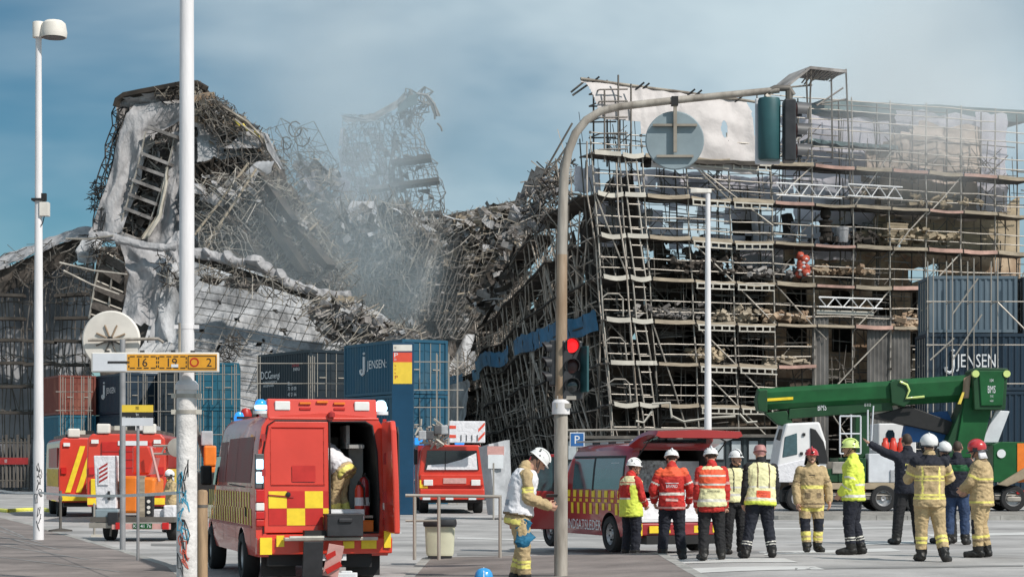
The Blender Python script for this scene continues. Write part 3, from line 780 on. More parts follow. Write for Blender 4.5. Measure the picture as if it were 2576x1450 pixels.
# ------------------------------------------------------------------ the long side in shade
LU, LN = Vector((-0.142, 0.99, 0)), Vector((-0.99, -0.142, 0))
def lz_top(u): return 17.8 - 0.085 * u + 0.5 * nz(u * .25, 3)
def l(u, w, z):
    k = min(1, u / 50)
    return K + LU * u + LN * (w + (.3 + .9 * k) * nz(u * .07, z * .09, 2) + .2 * nz(u * .4, z * .35, 5)) + Vector((-(0.09 + .08 * min(1, u / 7) - .04 * max(0, min(1, (u - 8) / 25))) * z, 0, z * (1 - .0035 * u) + (.15 + .5 * k) * nz(u * .12, z * .2, 8)))
D('side_tube', (0.42, 0.34, 0.27), 0.7, 0.1, var=0.4, scale=1.0, col2=(0.58, 0.52, 0.46))
ls = thing('street_side_scaffold', 'shadowed twisted scaffold along the long side, left of the gable', 'scaffold')
n_st = 32
for i in range(n_st + 1):
    u = i * 2.45 + (.4 if i == 0 else 0)
    for w in (0.1, -1.3):
        if rs.random() < .05: continue
        zt = min(lz_top(u) + rs.uniform(-1, 1.0), 18)
        lean = rs.uniform(-1.6, 1.6)
        bent('standard', [l(u + lean * z / zt, w, z) for z in [zt * t / 7 for t in range(8)]], 'side_tube', .042, ls)
for lz in LZ + [1.0, 3.8, 5.9, 8.0, 10.1, 12.2, 14.3]:
    main = lz in LZ; a = 0.3
    while a < 78:
        b = min(78.5, a + rs.uniform(6, 14))
        if lz < lz_top((a + b) / 2) - .2 and rs.random() > (.05 if main else .3):
            bent('ledger', [l(a + (b - a) * t / 6, .12, lz) for t in range(7)], 'side_tube', .036, ls)
        a = b
for i in range(70):
    u = rs.uniform(0, 62) if i > 30 else rs.uniform(0, 22); z = rs.uniform(0, lz_top(u) - 5); s = rs.choice((-1, 1)); L = rs.uniform(3, 6)
    bent('brace', [l(u, .2, z), l(u + s * L * .35, .2, z + L * .5), l(max(0, u + s * L * .7), .2, z + L)], 'side_tube', .045, ls)
for lz in LZ[:-1]:
    a = 0.3
    while a < 76:
        b = a + 2.45
        if lz < lz_top(a) and rs.random() > .18:
            bent_ = MB().loft([[l(a + .05, .3, lz + .05), l(a + .05, -1.2, lz + .05), l(a + .05, -1.2, lz - .03), l(a + .05, .3, lz - .03)], [l(b - .05, .3, lz + .05), l(b - .05, -1.2, lz + .05), l(b - .05, -1.2, lz - .03), l(b - .05, .3, lz - .03)]])
            bent_.build('deck', 'deck_dark', ls)
        a = b
MB().sheet(lambda a, b: l(78 * a, -2.4 + .7 * nz(a * 30, b * 6, 4), max(0, (lz_top(78 * a) - 1.0 + .8 * nz(a * 40, 2))) * b), 90, 24, 0, .5, lambda a, b: nz(a * 22, b * 5, 7) > .47 and b > .5).build('burnt_wall', 'char', bd)
for i in range(24):                         # blue debris netting strip
    u0, u1 = i * 2.6, (i + 1) * 2.6
    if i in (9, 17, 20): continue
    MB().sheet(lambda a, b: l(u0 + .05 + (u1 - u0 - .1) * a, .32 + .12 * nz(a * 4 + i, b * 3, 5), (8.6 + 1.1 * b - .12 * math.sin(a * math.pi) * b) / (1 - .0031 * (u0 + (u1 - u0) * a))), 6, 4, 0, .02).build('blue_netting', 'sheet_blue', ls, smooth=60)
k = MB()
for i in range(1100):
    u = rs.uniform(0, 78); z = rs.uniform(.5, max(1, lz_top(u) - .5)); L = rs.uniform(.8, 3)
    if rs.random() < .5: q = l(u + L * 1.5, rs.uniform(-2, .2), z + rs.uniform(-.5, .5))
    else: q = l(u + rs.uniform(-1, 1), rs.uniform(-2, .2), z + L)
    k.path([l(u, rs.uniform(-2, .2), z), q], rs.uniform(.022, .042), 4)
k.build('tangled_tubes', 'side_tube', ls, kind='stuff')
k = MB()
for i in range(500):
    u = rs.uniform(8, 66); z = lz_top(u) + rs.uniform(-2.2, .5); L = rs.uniform(.6, 2.4)
    d = Vector((rs.uniform(-1, 1), rs.uniform(-1, 1), rs.uniform(-.8, .8))).normalized() * L
    p = l(u, rs.uniform(-3, .3), z); k.path([p, p + d * .5 + Vector((0, 0, .1)), p + d], rs.uniform(.022, .042), 4)
k.build('tangled_tubes', 'galv_dark', ls, kind='stuff')
for (x, y, d, w_, h_) in ((1338, 440, 107, .9, .95), (1322, 468, 109, .9, .95), (1305, 495, 111, .9, .95), (1288, 530, 113, .9, 1.0), (1350, 425, 106, .7, .7)):
    slab('slate_panel', at(x + 6, y + 8, d), (w_ * .7, .08, h_ * .75), 'scorched', ls, Euler((.3, .45, -.3)).to_matrix())
MB().sheet(lambda a, b: l(52 + 9 * a, .7 + .4 * nz(a * 5, b * 4, 3), 5.5 + 5.0 * b + .5 * nz(a * 3, 8)), 14, 12, 0, .03).build('torn_sheet', 'sheet_grey', ls, smooth=60)
# ------------------------------------------------------------------ collapsed part of the site
def inpoly(x, y, poly):
    c = False; n = len(poly)
    for i in range(n):
        (x1, y1), (x2, y2) = poly[i], poly[i - 1]
        if (y1 > y) != (y2 > y) and x < (x2 - x1) * (y - y1) / (y2 - y1) + x1: c = not c
    return c
def sampler(poly, q):
    xs = [p[0] for p in poly]; ys = [p[1] for p in poly]
    while True:
        x, y = q.uniform(min(xs), max(xs)), q.uniform(min(ys), max(ys))
        if inpoly(x, y, poly): yield x, y
def tangle(parent, poly, d0, d1, n, lens, mts, sd, bias=None, rr=(.02, .042), curl=.25, name='tangled_tubes'):
    q = random.Random(sd); sm = sampler(poly, q); ks = {m: MB() for m in mts}
    for i in range(n):
        x, y = next(sm); p = at(x, y, q.uniform(d0, d1)); L = q.uniform(*lens)
        if bias and q.random() < .6:
            d = Vector(q.choice(bias)) + Vector((q.gauss(0, .18), q.gauss(0, .3), q.gauss(0, .18)))
        else: d = Vector((q.gauss(0, 1), q.gauss(0, 1), q.gauss(0, .8)))
        d.normalize(); o = Vector((q.gauss(0, 1), q.gauss(0, 1), q.gauss(0, 1))) * L * curl * q.random()
        a, b = p - d * L / 2, p + d * L / 2
        if a.z < .05 or b.z < .05: continue
        ks[q.choice(mts)].path([a, p + o * .5, b], q.uniform(*rr), 4)
    for m in ks: ks[m].build(name, m, parent, kind='stuff')
def scraps(parent, poly, d0, d1, n, size, mts, sd, name='debris_panels'):
    q = random.Random(sd); sm = sampler(poly, q); ks = {m: MB() for m in mts}
    for i in range(n):
        x, y = next(sm); p = at(x, y, q.uniform(d0, d1)); s = q.uniform(*size)
        rot = Euler((q.gauss(0, .7), q.gauss(0, .5), q.gauss(0, .9))).to_matrix()
        w, h = s * q.uniform(.6, 2.4), s * q.uniform(.3, 1.0)
        fn = lambda a, b: p + rot @ Vector(((a - .5) * w, .12 * s * math.sin(a * 5 + i), (b - .5) * h + .1 * s * math.sin(a * 7 + i)))
        ks[q.choice(mts)].sheet(fn, 2, 1, 0, .04)
    for m in ks: ks[m].build(name, m, parent, kind='stuff')
def mound(parent, top, ybot, d_bot, d_top, mt, sd, nv=26, sub=5, rough=1.6, name='debris_mound', back=6.0):
    """Heap of debris: its top profile (x, y), leaning back from d_bot at the foot to d_top at the crest, with a closed back."""
    prof = []
    for i in range(len(top) - 1):
        for k in range(sub): prof.append((top[i][0] + (top[i + 1][0] - top[i][0]) * k / sub, top[i][1] + (top[i + 1][1] - top[i][1]) * k / sub))
    prof.append(top[-1]); nu = len(prof) - 1
    def fn(a, b):
        i = min(nu, round(a * nu)); x, y = prof[i]
        bb = min(1, b / .8); dd = d_bot + (d_top - d_bot) * bb
        yy = ybot + (y - ybot) * bb
        p = at(x, yy, dd)
        if b > .8: p += Vector((0, back * (b - .8) / .2, -3.0 * (b - .8) / .2))
        r = rough * (0.4 if b == 0 else 1)
        p += Vector((r * .5 * nz(p.x * .5, p.z * .5, sd), r * nz(p.x * .35, p.z * .35, sd + 5) + r * .6 * nz(p.x * 1.1, p.z * 1.1, sd + 9), r * .45 * nz(p.x * .9, p.z * .7, sd + 3)))
        p.z = max(p.z, -.05); return p
    return MB().sheet(fn, nu, nv, 0, 0.25).build(name, mt, parent)
def rowsheet(parent, rows, name, mt, nu=10, sub=6, amp=.5, sd=0, th=.03, hole=None, fold=.0):
    """Cloth between a left and a right edge: rows of (x_left, x_right, y, d)."""
    rr = []
    for i in range(len(rows) - 1):
        for k in range(sub): rr.append([rows[i][j] + (rows[i + 1][j] - rows[i][j]) * k / sub for j in range(4)])
    rr.append(rows[-1]); n = len(rr) - 1
    def fn(a, b):
        xl, xr, y, d = rr[round(b * n)]
        p = at(xl + (xr - xl) * a, y, d)
        f = fold * math.sin(a * 9 + 3 * nz(b * 3, sd)) if fold else 0
        return p + Vector((.15 * amp * nz(a * 4, b * 6, sd), amp * (1.5 * abs(nz(a * 1.3 + b * 1.5 + sd, b * n * .07, 2)) + .22 * abs(nz(a * 4 + sd, b * n * .2, 5))) + amp * .07 * nz(a * 7, b * n * .55, sd) + f * .5, .15 * amp * nz(a * 7, b * 5, sd + 4)))
    return MB().sheet(fn, nu * 2 if nu < 30 else nu, n, 0, th, hole).build(name, mt, parent, smooth=80)
def lattice(parent, rows, mt, nu, sub=2, depth=1.2, jit=.15, r=.05, sd=0, diag=.25, drop=.08, decks=(), names=('standard', 'ledger')):
    q = random.Random(sd); rr = []
    for i in range(len(rows) - 1):
        for k in range(sub): rr.append([rows[i][j] + (rows[i + 1][j] - rows[i][j]) * k / sub for j in range(4)])
    rr.append(rows[-1]); n = len(rr) - 1
    P = {}
    for j in range(n + 1):
        xl, xr, y, d = rr[j]
        for i in range(nu + 1):
            for w in (0, 1): P[i, j, w] = at(xl + (xr - xl) * i / nu, y, d) + Vector((q.gauss(0, jit), w * depth + q.gauss(0, jit), q.gauss(0, jit)))
    for w in (0, 1):
        for i in range(nu + 1): bent(names[0], [P[i, j, w] for j in range(n + 1)], mt, r, parent, 4)
        for j in range(n + 1):
            if q.random() > drop: bent(names[1], [P[i, j, w] for i in range(nu + 1)], mt, r * .85, parent, 4)
    k = MB()
    for j in range(n + 1):
        for i in range(nu + 1): k.path([P[i, j, 0], P[i, j, 1]], r * .8, 4)
    for j in range(n):
        for i in range(nu):
            if q.random() < diag:
                w = q.choice((0, 1)); k.path([P[i, j, w], P[i + 1, j + 1, w]] if q.random() < .5 else [P[i + 1, j, w], P[i, j + 1, w]], r * .8, 4)
    k.build('cross_tubes', mt, parent, kind='stuff')
    for j in range(n + 1):
        for i in range(nu):
            if decks and q.random() < decks[0]:
                a, b, c, e = P[i, j, 0], P[i + 1, j, 0], P[i + 1, j, 1], P[i, j, 1]; z = Vector((0, 0, .12))
                MB().add([a, b, c, e, a + z, b + z, c + z, e + z], [(0, 3, 2, 1), (4, 5, 6, 7), (0, 1, 5, 4), (1, 2, 6, 5), (2, 3, 7, 6), (3, 0, 4, 7)]).build('deck', q.choice(decks[1]), parent)
    return P
D('burnt_steel', (0.045, 0.045, 0.047), 0.6, 0.2, var=0.4, scale=.8, col2=(0.12, 0.095, 0.075))
D('bay_boards', (0.10, 0.085, 0.075), 0.8, var=.3)
# --- far left: scaffold still wrapped in soot-stained sheeting
fl = thing('wrapped_scaffold', 'soot-grey sheeted scaffold at the far left under a white roof edge', 'scaffold')
rowsheet(fl, [(-60, 226, 1236, 153), (-60, 228, 1000, 153), (-60, 232, 800, 154), (-60, 235, 665, 155)], 'sheeting', 'sheet_soot', 30, 8, .7, 3)
rows = [(-60, 222, 1236, 151.5), (-60, 222, 1168, 151.5), (-60, 222, 1100, 151.5), (-60, 223, 1032, 151.5), (-60, 224, 964, 151.5), (-60, 225, 896, 151.5), (-60, 226, 828, 151.6), (-60, 228, 760, 151.8), (-60, 230, 695, 152), (-60, 232, 655, 152)]
lattice(fl, rows, 'galv_dark', 13, 1, 1.0, .1, .05, 4, .15, .05)
q = random.Random(5)
for y in (742, 801, 858, 915, 972, 1040):
    for (x0, x1) in ((-50, 62), (62, 140), (140, 222)):
        if q.random() < .8:
            p, e = at(x0, y - (x1 < 100) * 3 + q.uniform(-3, 3), 150.9), at(x1, y + q.uniform(-3, 3), 150.9)
            MB().beam(p, e, 1.1, .22).build('deck', 'deck_dark', fl)
def edge_fn(a, b):
    x = -60 + 292 * a; y = 655 - 84 * min(1, max(0, a - .12) / .75) + 26 * (1 - b) * 1 + 8 * nz(a * 9, b * 2) + (1 - b) * 6 * nz(a * 17, 5)
    return at(x, y, 151.0 + 3.2 * b + .3 * nz(a * 12, b * 3, 4))
MB().sheet(edge_fn, 40, 6, 0, .05).build('roof_edge', 'sheet_white', fl, smooth=50)
MB().sheet(lambda a, b: at(-60 + 300 * a, 690 - 100 * min(1, max(0, a - .12) / .75) + 62 * (1 - b) + 6 * nz(a * 9, b), 151.6 + .4 * nz(a * 14, b * 4, 8)), 30, 4, 0, .05).build('roof_underside', 'scorched_dark', fl)
tangle(fl, [(0, 640), (110, 610), (225, 600), (228, 760), (60, 720)], 150, 152, 120, (.6, 2.2), ['galv_dark'], 21)
tangle(fl, [(120, 900), (225, 900), (225, 1040), (120, 1040)], 150, 151, 50, (.6, 2.0), ['galv_dark', 'galv'], 22)

# --- the tall leaning tower, half stripped of its sheets
tw = thing('leaning_tower', 'tall leaning scaffold tower with white sheets hanging off its ladder of decks', 'scaffold')
mound(tw, [(292, 262), (310, 243), (380, 228), (452, 216), (495, 214), (515, 240)], 640, 151.5, 154.5, 'scorched', 4, 26, 5, 1.0, 'charred_core', 4)
rows = [(232, 470, 600, 149.6), (244, 470, 520, 150.2), (264, 475, 430, 150.8), (283, 480, 340, 151.4), (300, 488, 262, 152)]
lattice(tw, rows, 'galv_dark', 7, 2, 1.2, .14, .05, 6, .3, .05)
lattice(tw, [(234, 262, 580, 149.2), (246, 272, 500, 149.8), (258, 286, 420, 150.2), (274, 300, 340, 150.8), (292, 318, 265, 151.2)], 'black', 2, 3, 1.4, .12, .055, 7, .5, .05)
for (x, y, r_) in ((240, 488, 1.0), (246, 470, .8), (238, 512, .7)):
    tangle(tw, [(x - 12, y - 14), (x + 14, y - 14), (x + 14, y + 14), (x - 12, y + 14)], 149, 151, 26, (.4, 1.2), ['black'], int(x))
rowsheet(tw, [(222, 305, 585, 148.8), (238, 318, 540, 149.0), (262, 345, 470, 149.3), (282, 362, 400, 149.6), (300, 384, 330, 149.9), (318, 470, 286, 150.2), (338, 470, 258, 150.5)], 'hanging_sheet', 'sheet_white', 9, 5, .9, 3, fold=.25)
rowsheet(tw, [(355, 455, 612, 148.6), (402, 458, 540, 148.9), (418, 462, 450, 149.3), (432, 470, 380, 149.6), (430, 475, 330, 149.9)], 'hanging_sheet', 'sheet_white', 6, 5, .8, 8, fold=.3)
rowsheet(tw, [(352, 372, 600, 148.2), (392, 408, 540, 148.4), (408, 420, 470, 148.6), (416, 424, 420, 148.8)], 'hanging_sheet', 'deck_pale', 3, 5, .4, 9, fold=.2)
for (xa, ya, xb, yb) in ((378, 322, 452, 348), (362, 388, 432, 415), (340, 455, 412, 482), (318, 525, 388, 552), (296, 582, 350, 604), (352, 420, 424, 446), (330, 490, 400, 516)):
    MB().beam(at(xa, ya, 149.8), at(xb, yb, 149.4), 1.3, .24).build('deck', 'scorched', tw)
for (xa, ya, xb, yb) in ((366, 330, 300, 590), (440, 340, 372, 590)):
    bent('standard', [at(xa + (xb - xa) * t / 5 + 3 * math.sin(t), ya + (yb - ya) * t / 5, 149.3) for t in range(6)], 'galv', .07, tw)
scraps(tw, [(380, 330), (440, 350), (360, 590), (300, 580)], 150, 151.2, 130, (.3, .8), ['scorched', 'sheet_grey', 'scorched_dark', 'galv_dark'], 31)
tangle(tw, [(380, 330), (440, 350), (360, 600), (300, 590)], 149.3, 150.5, 90, (.5, 1.6), ['galv_dark', 'galv'], 32)
rr = [at(x, y, 150.5) for x, y in ((292, 268), (296, 252), (312, 241), (352, 233), (400, 224), (452, 214), (495, 211), (520, 226))]
MB().path(rr, [.3] * 8, 6).build('roof_rim', 'char', tw, smooth=40)
MB().sheet(lambda a, b: at(300 + 200 * a, 246 - 30 * a + 26 * b + 5 * nz(a * 6, b), 150.3 + 1.0 * b + .4 * nz(a * 8, b * 3, 4)), 16, 3, 0, .1).build('roof_lining', 'sheet_grey', tw)
tangle(tw, [(385, 232), (500, 212), (500, 250), (395, 250)], 149.8, 150.6, 110, (.4, 1.4), ['char', 'rust_tube'], 33)

# --- right-hand half of the tower: crushed roof sloping down into the gap
hp = thing('collapsed_roof', 'crushed roof and twisted tubes sloping down right of the leaning tower', 'ruin')
mound(hp, [(480, 215), (500, 214), (540, 250), (590, 292), (640, 325), (690, 395), (730, 480), (770, 540), (830, 610), (880, 690), (905, 760)], 800, 148, 158, 'scorched_dark', 12, 30, 4, 3.2, 'debris_mound', 6)
scraps(hp, [(490, 225), (560, 280), (640, 340), (690, 420), (590, 400), (495, 330)], 148.5, 152.5, 260, (.35, 1.0), ['scorched', 'sheet_grey', 'scorched_dark', 'deck_wood', 'brick'], 41)
scraps(hp, [(500, 440), (640, 440), (720, 500), (800, 600), (860, 700), (820, 740), (600, 680), (495, 620)], 144, 151, 1000, (.2, .7), ['scorched', 'sheet_soot', 'scorched_dark', 'scorched', 'sheet_grey', 'bay_boards'], 42)
tangle(hp, [(495, 215), (560, 265), (650, 330), (700, 400), (700, 440), (600, 400), (495, 300)], 147.5, 152, 700, (.5, 2.0), ['galv_dark', 'rust_tube', 'char'], 43)
tangle(hp, [(500, 440), (640, 420), (740, 480), (800, 560), (880, 680), (880, 745), (760, 720), (600, 660), (495, 610)], 143, 150, 1200, (.6, 3.0), ['galv_dark', 'galv', 'rust_tube'], 44, curl=.1, bias=[(.75, 0, -.65), (.6, 0, .75)])
rowsheet(hp, [(495, 540, 405, 147.4), (495, 640, 378, 147.8), (495, 668, 340, 148.4), (495, 640, 310, 149)], 'draped_sheet', 'sheet_grey', 12, 5, .9, 12)
rowsheet(hp, [(560, 650, 372, 147.0), (590, 668, 352, 147.3), (600, 665, 330, 147.6)], 'draped_sheet', 'sheet_white', 8, 4, .7, 14)
lattice(hp, [(498, 600, 490, 146.8), (498, 625, 440, 147.2), (505, 610, 400, 147.6)], 'char', 6, 3, 1.6, .28, .09, 15, .8, .0)
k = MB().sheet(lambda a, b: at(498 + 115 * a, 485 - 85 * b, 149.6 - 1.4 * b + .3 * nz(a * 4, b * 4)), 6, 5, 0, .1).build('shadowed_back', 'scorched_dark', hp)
for (xa, ya, xb, yb, w_) in ((598, 438, 775, 690, 1.15), (545, 512, 690, 690, 1.0), (690, 505, 830, 672, 1.0), (520, 585, 640, 680, .7), (655, 440, 740, 560, .6)):
    MB().beam(at(xa, ya, 145.5), at(xb, yb, 142.5), w_, .5).build('fallen_beam', 'burnt_steel', hp)
for (xa, ya, xb, yb) in ((490, 590, 625, 410), (500, 640, 645, 425), (495, 660, 560, 560), (505, 700, 600, 590), (640, 700, 800, 560), (700, 690, 780, 590)):
    bent('bent_tube', [at(xa, ya, 143.5), at((xa + xb) / 2 + 4, (ya + yb) / 2 - 3, 143.8), at(xb, yb, 144.5)], 'deck_wood', .10, hp)
for (pts) in (((590, 300), (650, 345), (690, 400), (705, 420)), ((560, 268), (620, 305), (665, 350)), ((655, 340), (700, 430), (700, 470), (680, 480))):
    bent('bent_tube', [at(x, y, 147) for x, y in pts], 'rust_tube', .11, hp)
for (x, y) in ((590, 300), (610, 312), (640, 330), (655, 345)):
    bent('yellow_strip', [at(x, y, 147), at(x + 14, y + 16, 147)], 'dull_yellow', .09, hp)
rowsheet(hp, [(705, 715, 425, 146), (672, 690, 375, 146.4), (660, 672, 335, 146.8)], 'torn_strip', 'sheet_white', 3, 4, .3, 17)
for i in range(9):
    x = 500 + i * 13 + q.uniform(-6, 6); y = 470 + q.uniform(-10, 40); s = MB()
    rr_ = q.uniform(.3, .8)
    s.lathe([(.05, -.4 * rr_), (rr_, -.1), (rr_ * .8, .3 * rr_), (.05, .55 * rr_)], 8, (0, 0, 0), 0, Euler((q.random(), q.random(), 0)).to_matrix())
    o = s.build('sheet_bundle', 'sheet_white', hp, smooth=60); o.location = at(x, y, 144.5)

# --- loops of wire and thin tubes between the roof and the smoke
wr = thing('fallen_netting', 'thin twisted tubes and wire loops hanging in the smoke behind the crushed roof', 'ruin')
lattice(wr, [(700, 880, 560, 166), (690, 850, 470, 166), (640, 820, 390, 166), (620, 775, 320, 166)], 'galv_dark', 8, 2, 1.4, .4, .032, 18, .5, .25)
for (x, y, r_) in ((742, 325, 20), (760, 345, 24), (700, 410, 18), (720, 360, 16)):
    bent('wire_loop', [at(x + r_ * math.cos(t * .7) * .8, y + r_ * math.sin(t * .7), 165 + .2 * t) for t in range(9)], 'galv_dark', .06, wr)
scraps(wr, [(740, 395), (860, 430), (900, 560), (760, 540)], 165, 168, 90, (.5, 1.3), ['sheet_pale', 'scorched', 'sheet_grey'], 52)
tangle(wr, [(660, 360), (790, 380), (880, 480), (880, 600), (740, 540)], 163, 169, 200, (.8, 3.0), ['galv_dark', 'galv'], 53)
mound(wr, [(690, 520), (760, 470), (830, 470), (900, 530)], 780, 166, 172, 'scorched_dark', 54, 16, 4, 2.5, 'debris_mound', 5)

# --- the scaffold tower standing in the smoke
st_ = thing('smoky_tower', 'torn scaffold tower standing alone in the smoke at the centre', 'scaffold')
rows = [(905, 1112, 585, 176), (892, 1117, 530, 176), (882, 1117, 480, 176.3), (872, 1098, 420, 176.8), (862, 1072, 370, 177.2), (862, 1050, 320, 177.6), (870, 1058, 286, 178)]
lattice(st_, rows, 'galv_dark', 17, 3, 2.2, .15, .04, 23, .16, .12, decks=(.10, ['deck_dark', 'scorched']))
for (xa, ya, xb, yb, w_, m_) in ((985, 412, 1085, 398, 2.4, 'deck_dark'), (980, 470, 1105, 455, 2.4, 'deck_dark'), (985, 548, 1112, 538, 2.4, 'deck_dark'), (930, 545, 985, 520, 2.0, 'scorched'), (905, 480, 985, 470, 2.0, 'scorched')):
    MB().beam(at(xa, ya, 176.6), at(xb, yb, 176.6), w_, .35).build('deck', m_, st_)
MB().loft([[at(x, y, d) + Vector((0, 0, dz)) for d, dz in ((175, 0), (179, .4), (179, .1), (175, -.3))] for x, y in ((905, 305), (940, 296), (1000, 262), (1020, 240))]).build('torn_roof', 'scorched', st_)
MB().loft([[at(x, y, d) for d, y in ((175, y0), (178, y0 - 3), (178, y1 - 3), (175, y1))] for x, y0, y1 in ((1000, 262, 285), (1035, 240, 268), (1050, 236, 262))]).build('torn_roof', 'roof_metal', st_)
rowsheet(st_, [(852, 960, 305, 174.5), (868, 930, 300, 174.8), (855, 868, 290, 175)], 'torn_sheet', 'sheet_white', 6, 3, .5, 24)
lattice(st_, [(1008, 1062, 285, 175.5), (1010, 1078, 255, 175.5), (1022, 1072, 232, 175.8)], 'galv_dark', 5, 2, 1.5, .25, .06, 25, .6, .0)
bent('bent_tube', [at(x, y, 175) for x, y in ((1050, 236), (1075, 240), (1092, 262), (1100, 292))], 'scorched', .14, st_)
for (x, y, x2, y2) in ((1070, 240, 1092, 285), (1082, 250, 1106, 292), (1100, 310, 1112, 330), (1085, 262, 1094, 300)):
    bent('hanging_strip', [at(x, y, 175), at((x + x2) / 2 + 3, (y + y2) / 2, 175), at(x2, y2, 175)], 'galv_dark', .09, st_)
rowsheet(st_, [(985, 1040, 560, 177), (975, 1010, 430, 177.4), (990, 1002, 330, 178)], 'shredded_sheet', 'sheet_grey', 4, 8, .8, 26, hole=lambda a, b: nz(a * 4, b * 12, 2) > .2)
rowsheet(st_, [(870, 985, 590, 179.5), (862, 980, 480, 179.5), (850, 970, 380, 179.5), (855, 960, 320, 179.5)], 'shredded_sheet', 'sheet_pale', 8, 8, .8, 28, hole=lambda a, b: nz(a * 5, b * 9, 6) > .12)

# --- debris fallen into the gap
mh = thing('debris_heap', 'smoking heap of broken tubes and boards in the gap at the centre', 'heap')
mound(mh, [(820, 700), (850, 560), (880, 520), (940, 505), (1000, 520), (1060, 555), (1115, 565), (1130, 600)], 900, 161, 176, 'scorched_dark', 60, 26, 4, 3.4, 'debris_mound', 6)
scraps(mh, [(850, 530), (1000, 510), (1100, 570), (1060, 720), (1040, 830), (950, 800), (870, 700)], 157, 168, 1400, (.2, .7), ['scorched', 'scorched_dark', 'sheet_soot', 'bay_boards', 'sheet_grey', 'scorched'], 61)
tangle(mh, [(850, 520), (1000, 500), (1110, 560), (1070, 720), (1050, 840), (930, 800), (850, 700)], 154, 168, 1000, (.8, 3.2), ['galv_dark', 'rust_tube', 'galv'], 62, curl=.1, bias=[(.3, 0, .95), (-.4, 0, .9)])
for (xa, ya, xb, yb, w_) in ((945, 690, 975, 755, .8), (1030, 720, 1085, 610, .9), (990, 800, 1050, 650, .5)):
    MB().beam(at(xa, ya, 156), at(xb, yb, 158), w_, .4).build('fallen_beam', 'burnt_steel', mh)
rh = thing('debris_slope', 'pale tan slope of crumpled scaffold between the gap and the dark side', 'heap')
mound(rh, [(1050, 640), (1075, 565), (1120, 548), (1180, 532), (1250, 515), (1310, 512), (1330, 540)], 1228, 172, 186, 'scorched_dark', 70, 26, 4, 2.2, 'debris_mound', 8)
scraps(rh, [(1070, 560), (1180, 540), (1310, 510), (1330, 600), (1230, 720), (1120, 850), (1050, 830), (1060, 680)], 167, 177, 2600, (.25, .9), ['scorched', 'scorched', 'sheet_grey', 'scorched_dark', 'deck_wood', 'scorched'], 71)
tangle(rh, [(1070, 555), (1180, 535), (1310, 505), (1330, 600), (1230, 720), (1120, 850), (1050, 830), (1060, 680)], 165, 176, 800, (.7, 3.0), ['galv', 'rust_tube', 'galv_dark', 'rust_tube'], 72, bias=[(.8, 0, .6), (.95, 0, .2)], curl=.07, rr=(.018, .034))
for (xa, ya, xb, yb) in ((1110, 548, 1290, 510), (1150, 625, 1240, 610), (1120, 690, 1200, 675), (1090, 600, 1180, 590)):
    MB().beam(at(xa, ya, 172), at(xb, yb, 174), 1.2, .25).build('fallen_deck', 'deck_dark', rh)
rowsheet(rh, [(1075, 1130, 690, 170), (1080, 1150, 668, 170.5), (1095, 1140, 650, 171)], 'torn_sheet', 'sheet_white', 6, 3, .6, 73)
rowsheet(rh, [(1120, 1190, 940, 166), (1150, 1200, 880, 166.5), (1170, 1205, 840, 167)], 'torn_sheet', 'sheet_grey', 6, 4, .6, 74)

# buckled scaffold grids still hanging together on the heaps
lattice(hp, [(640, 815, 690, 142.5), (600, 775, 600, 143.5), (560, 735, 520, 144.5), (530, 690, 450, 145.5)], 'galv_dark', 9, 3, 1.2, .14, .032, 101, .2, .05)
lattice(hp, [(505, 660, 690, 142.5), (500, 640, 630, 143), (498, 610, 570, 143.5)], 'galv', 8, 3, 1.0, .12, .03, 102, .2, .1)
lattice(hp, [(560, 705, 410, 146.5), (540, 660, 340, 147), (505, 600, 285, 147.5), (500, 540, 240, 148)], 'galv_dark', 9, 3, 1.0, .14, .03, 103, .3, .05)
lattice(rh, [(1045, 1160, 850, 163), (1065, 1215, 760, 164.5), (1080, 1262, 670, 166), (1095, 1300, 590, 167.5), (1110, 1312, 530, 169)], 'galv_dark', 15, 4, 1.4, .09, .026, 104, .12, .08, decks=(.30, ['scorched', 'deck_dark', 'deck_wood', 'scorched']))
lattice(mh, [(900, 1010, 800, 153.5), (880, 1000, 700, 155.5), (870, 985, 600, 158), (885, 990, 530, 160)], 'galv_dark', 8, 4, 1.4, .1, .028, 105, .25, .1, decks=(.12, ['scorched', 'deck_dark']))
lattice(mh, [(1000, 1075, 790, 153.5), (1005, 1085, 690, 155.5), (1010, 1105, 590, 158)], 'galv_dark', 6, 4, 1.4, .1, .028, 106, .25, .1, decks=(.1, ['scorched', 'deck_dark']))
rowsheet(hp, [(590, 640, 460, 145.2), (615, 680, 435, 145.6), (645, 690, 405, 146)], 'torn_sheet', 'sheet_soot', 8, 4, .6, 111)
rowsheet(mh, [(880, 960, 560, 158.5), (870, 950, 530, 159), (885, 940, 505, 159.5)], 'torn_sheet', 'sheet_soot', 8, 3, .6, 113)
rowsheet(rh, [(1180, 1260, 600, 168.2), (1200, 1290, 560, 168.8)], 'torn_sheet', 'sheet_grey', 8, 6, .5, 114)
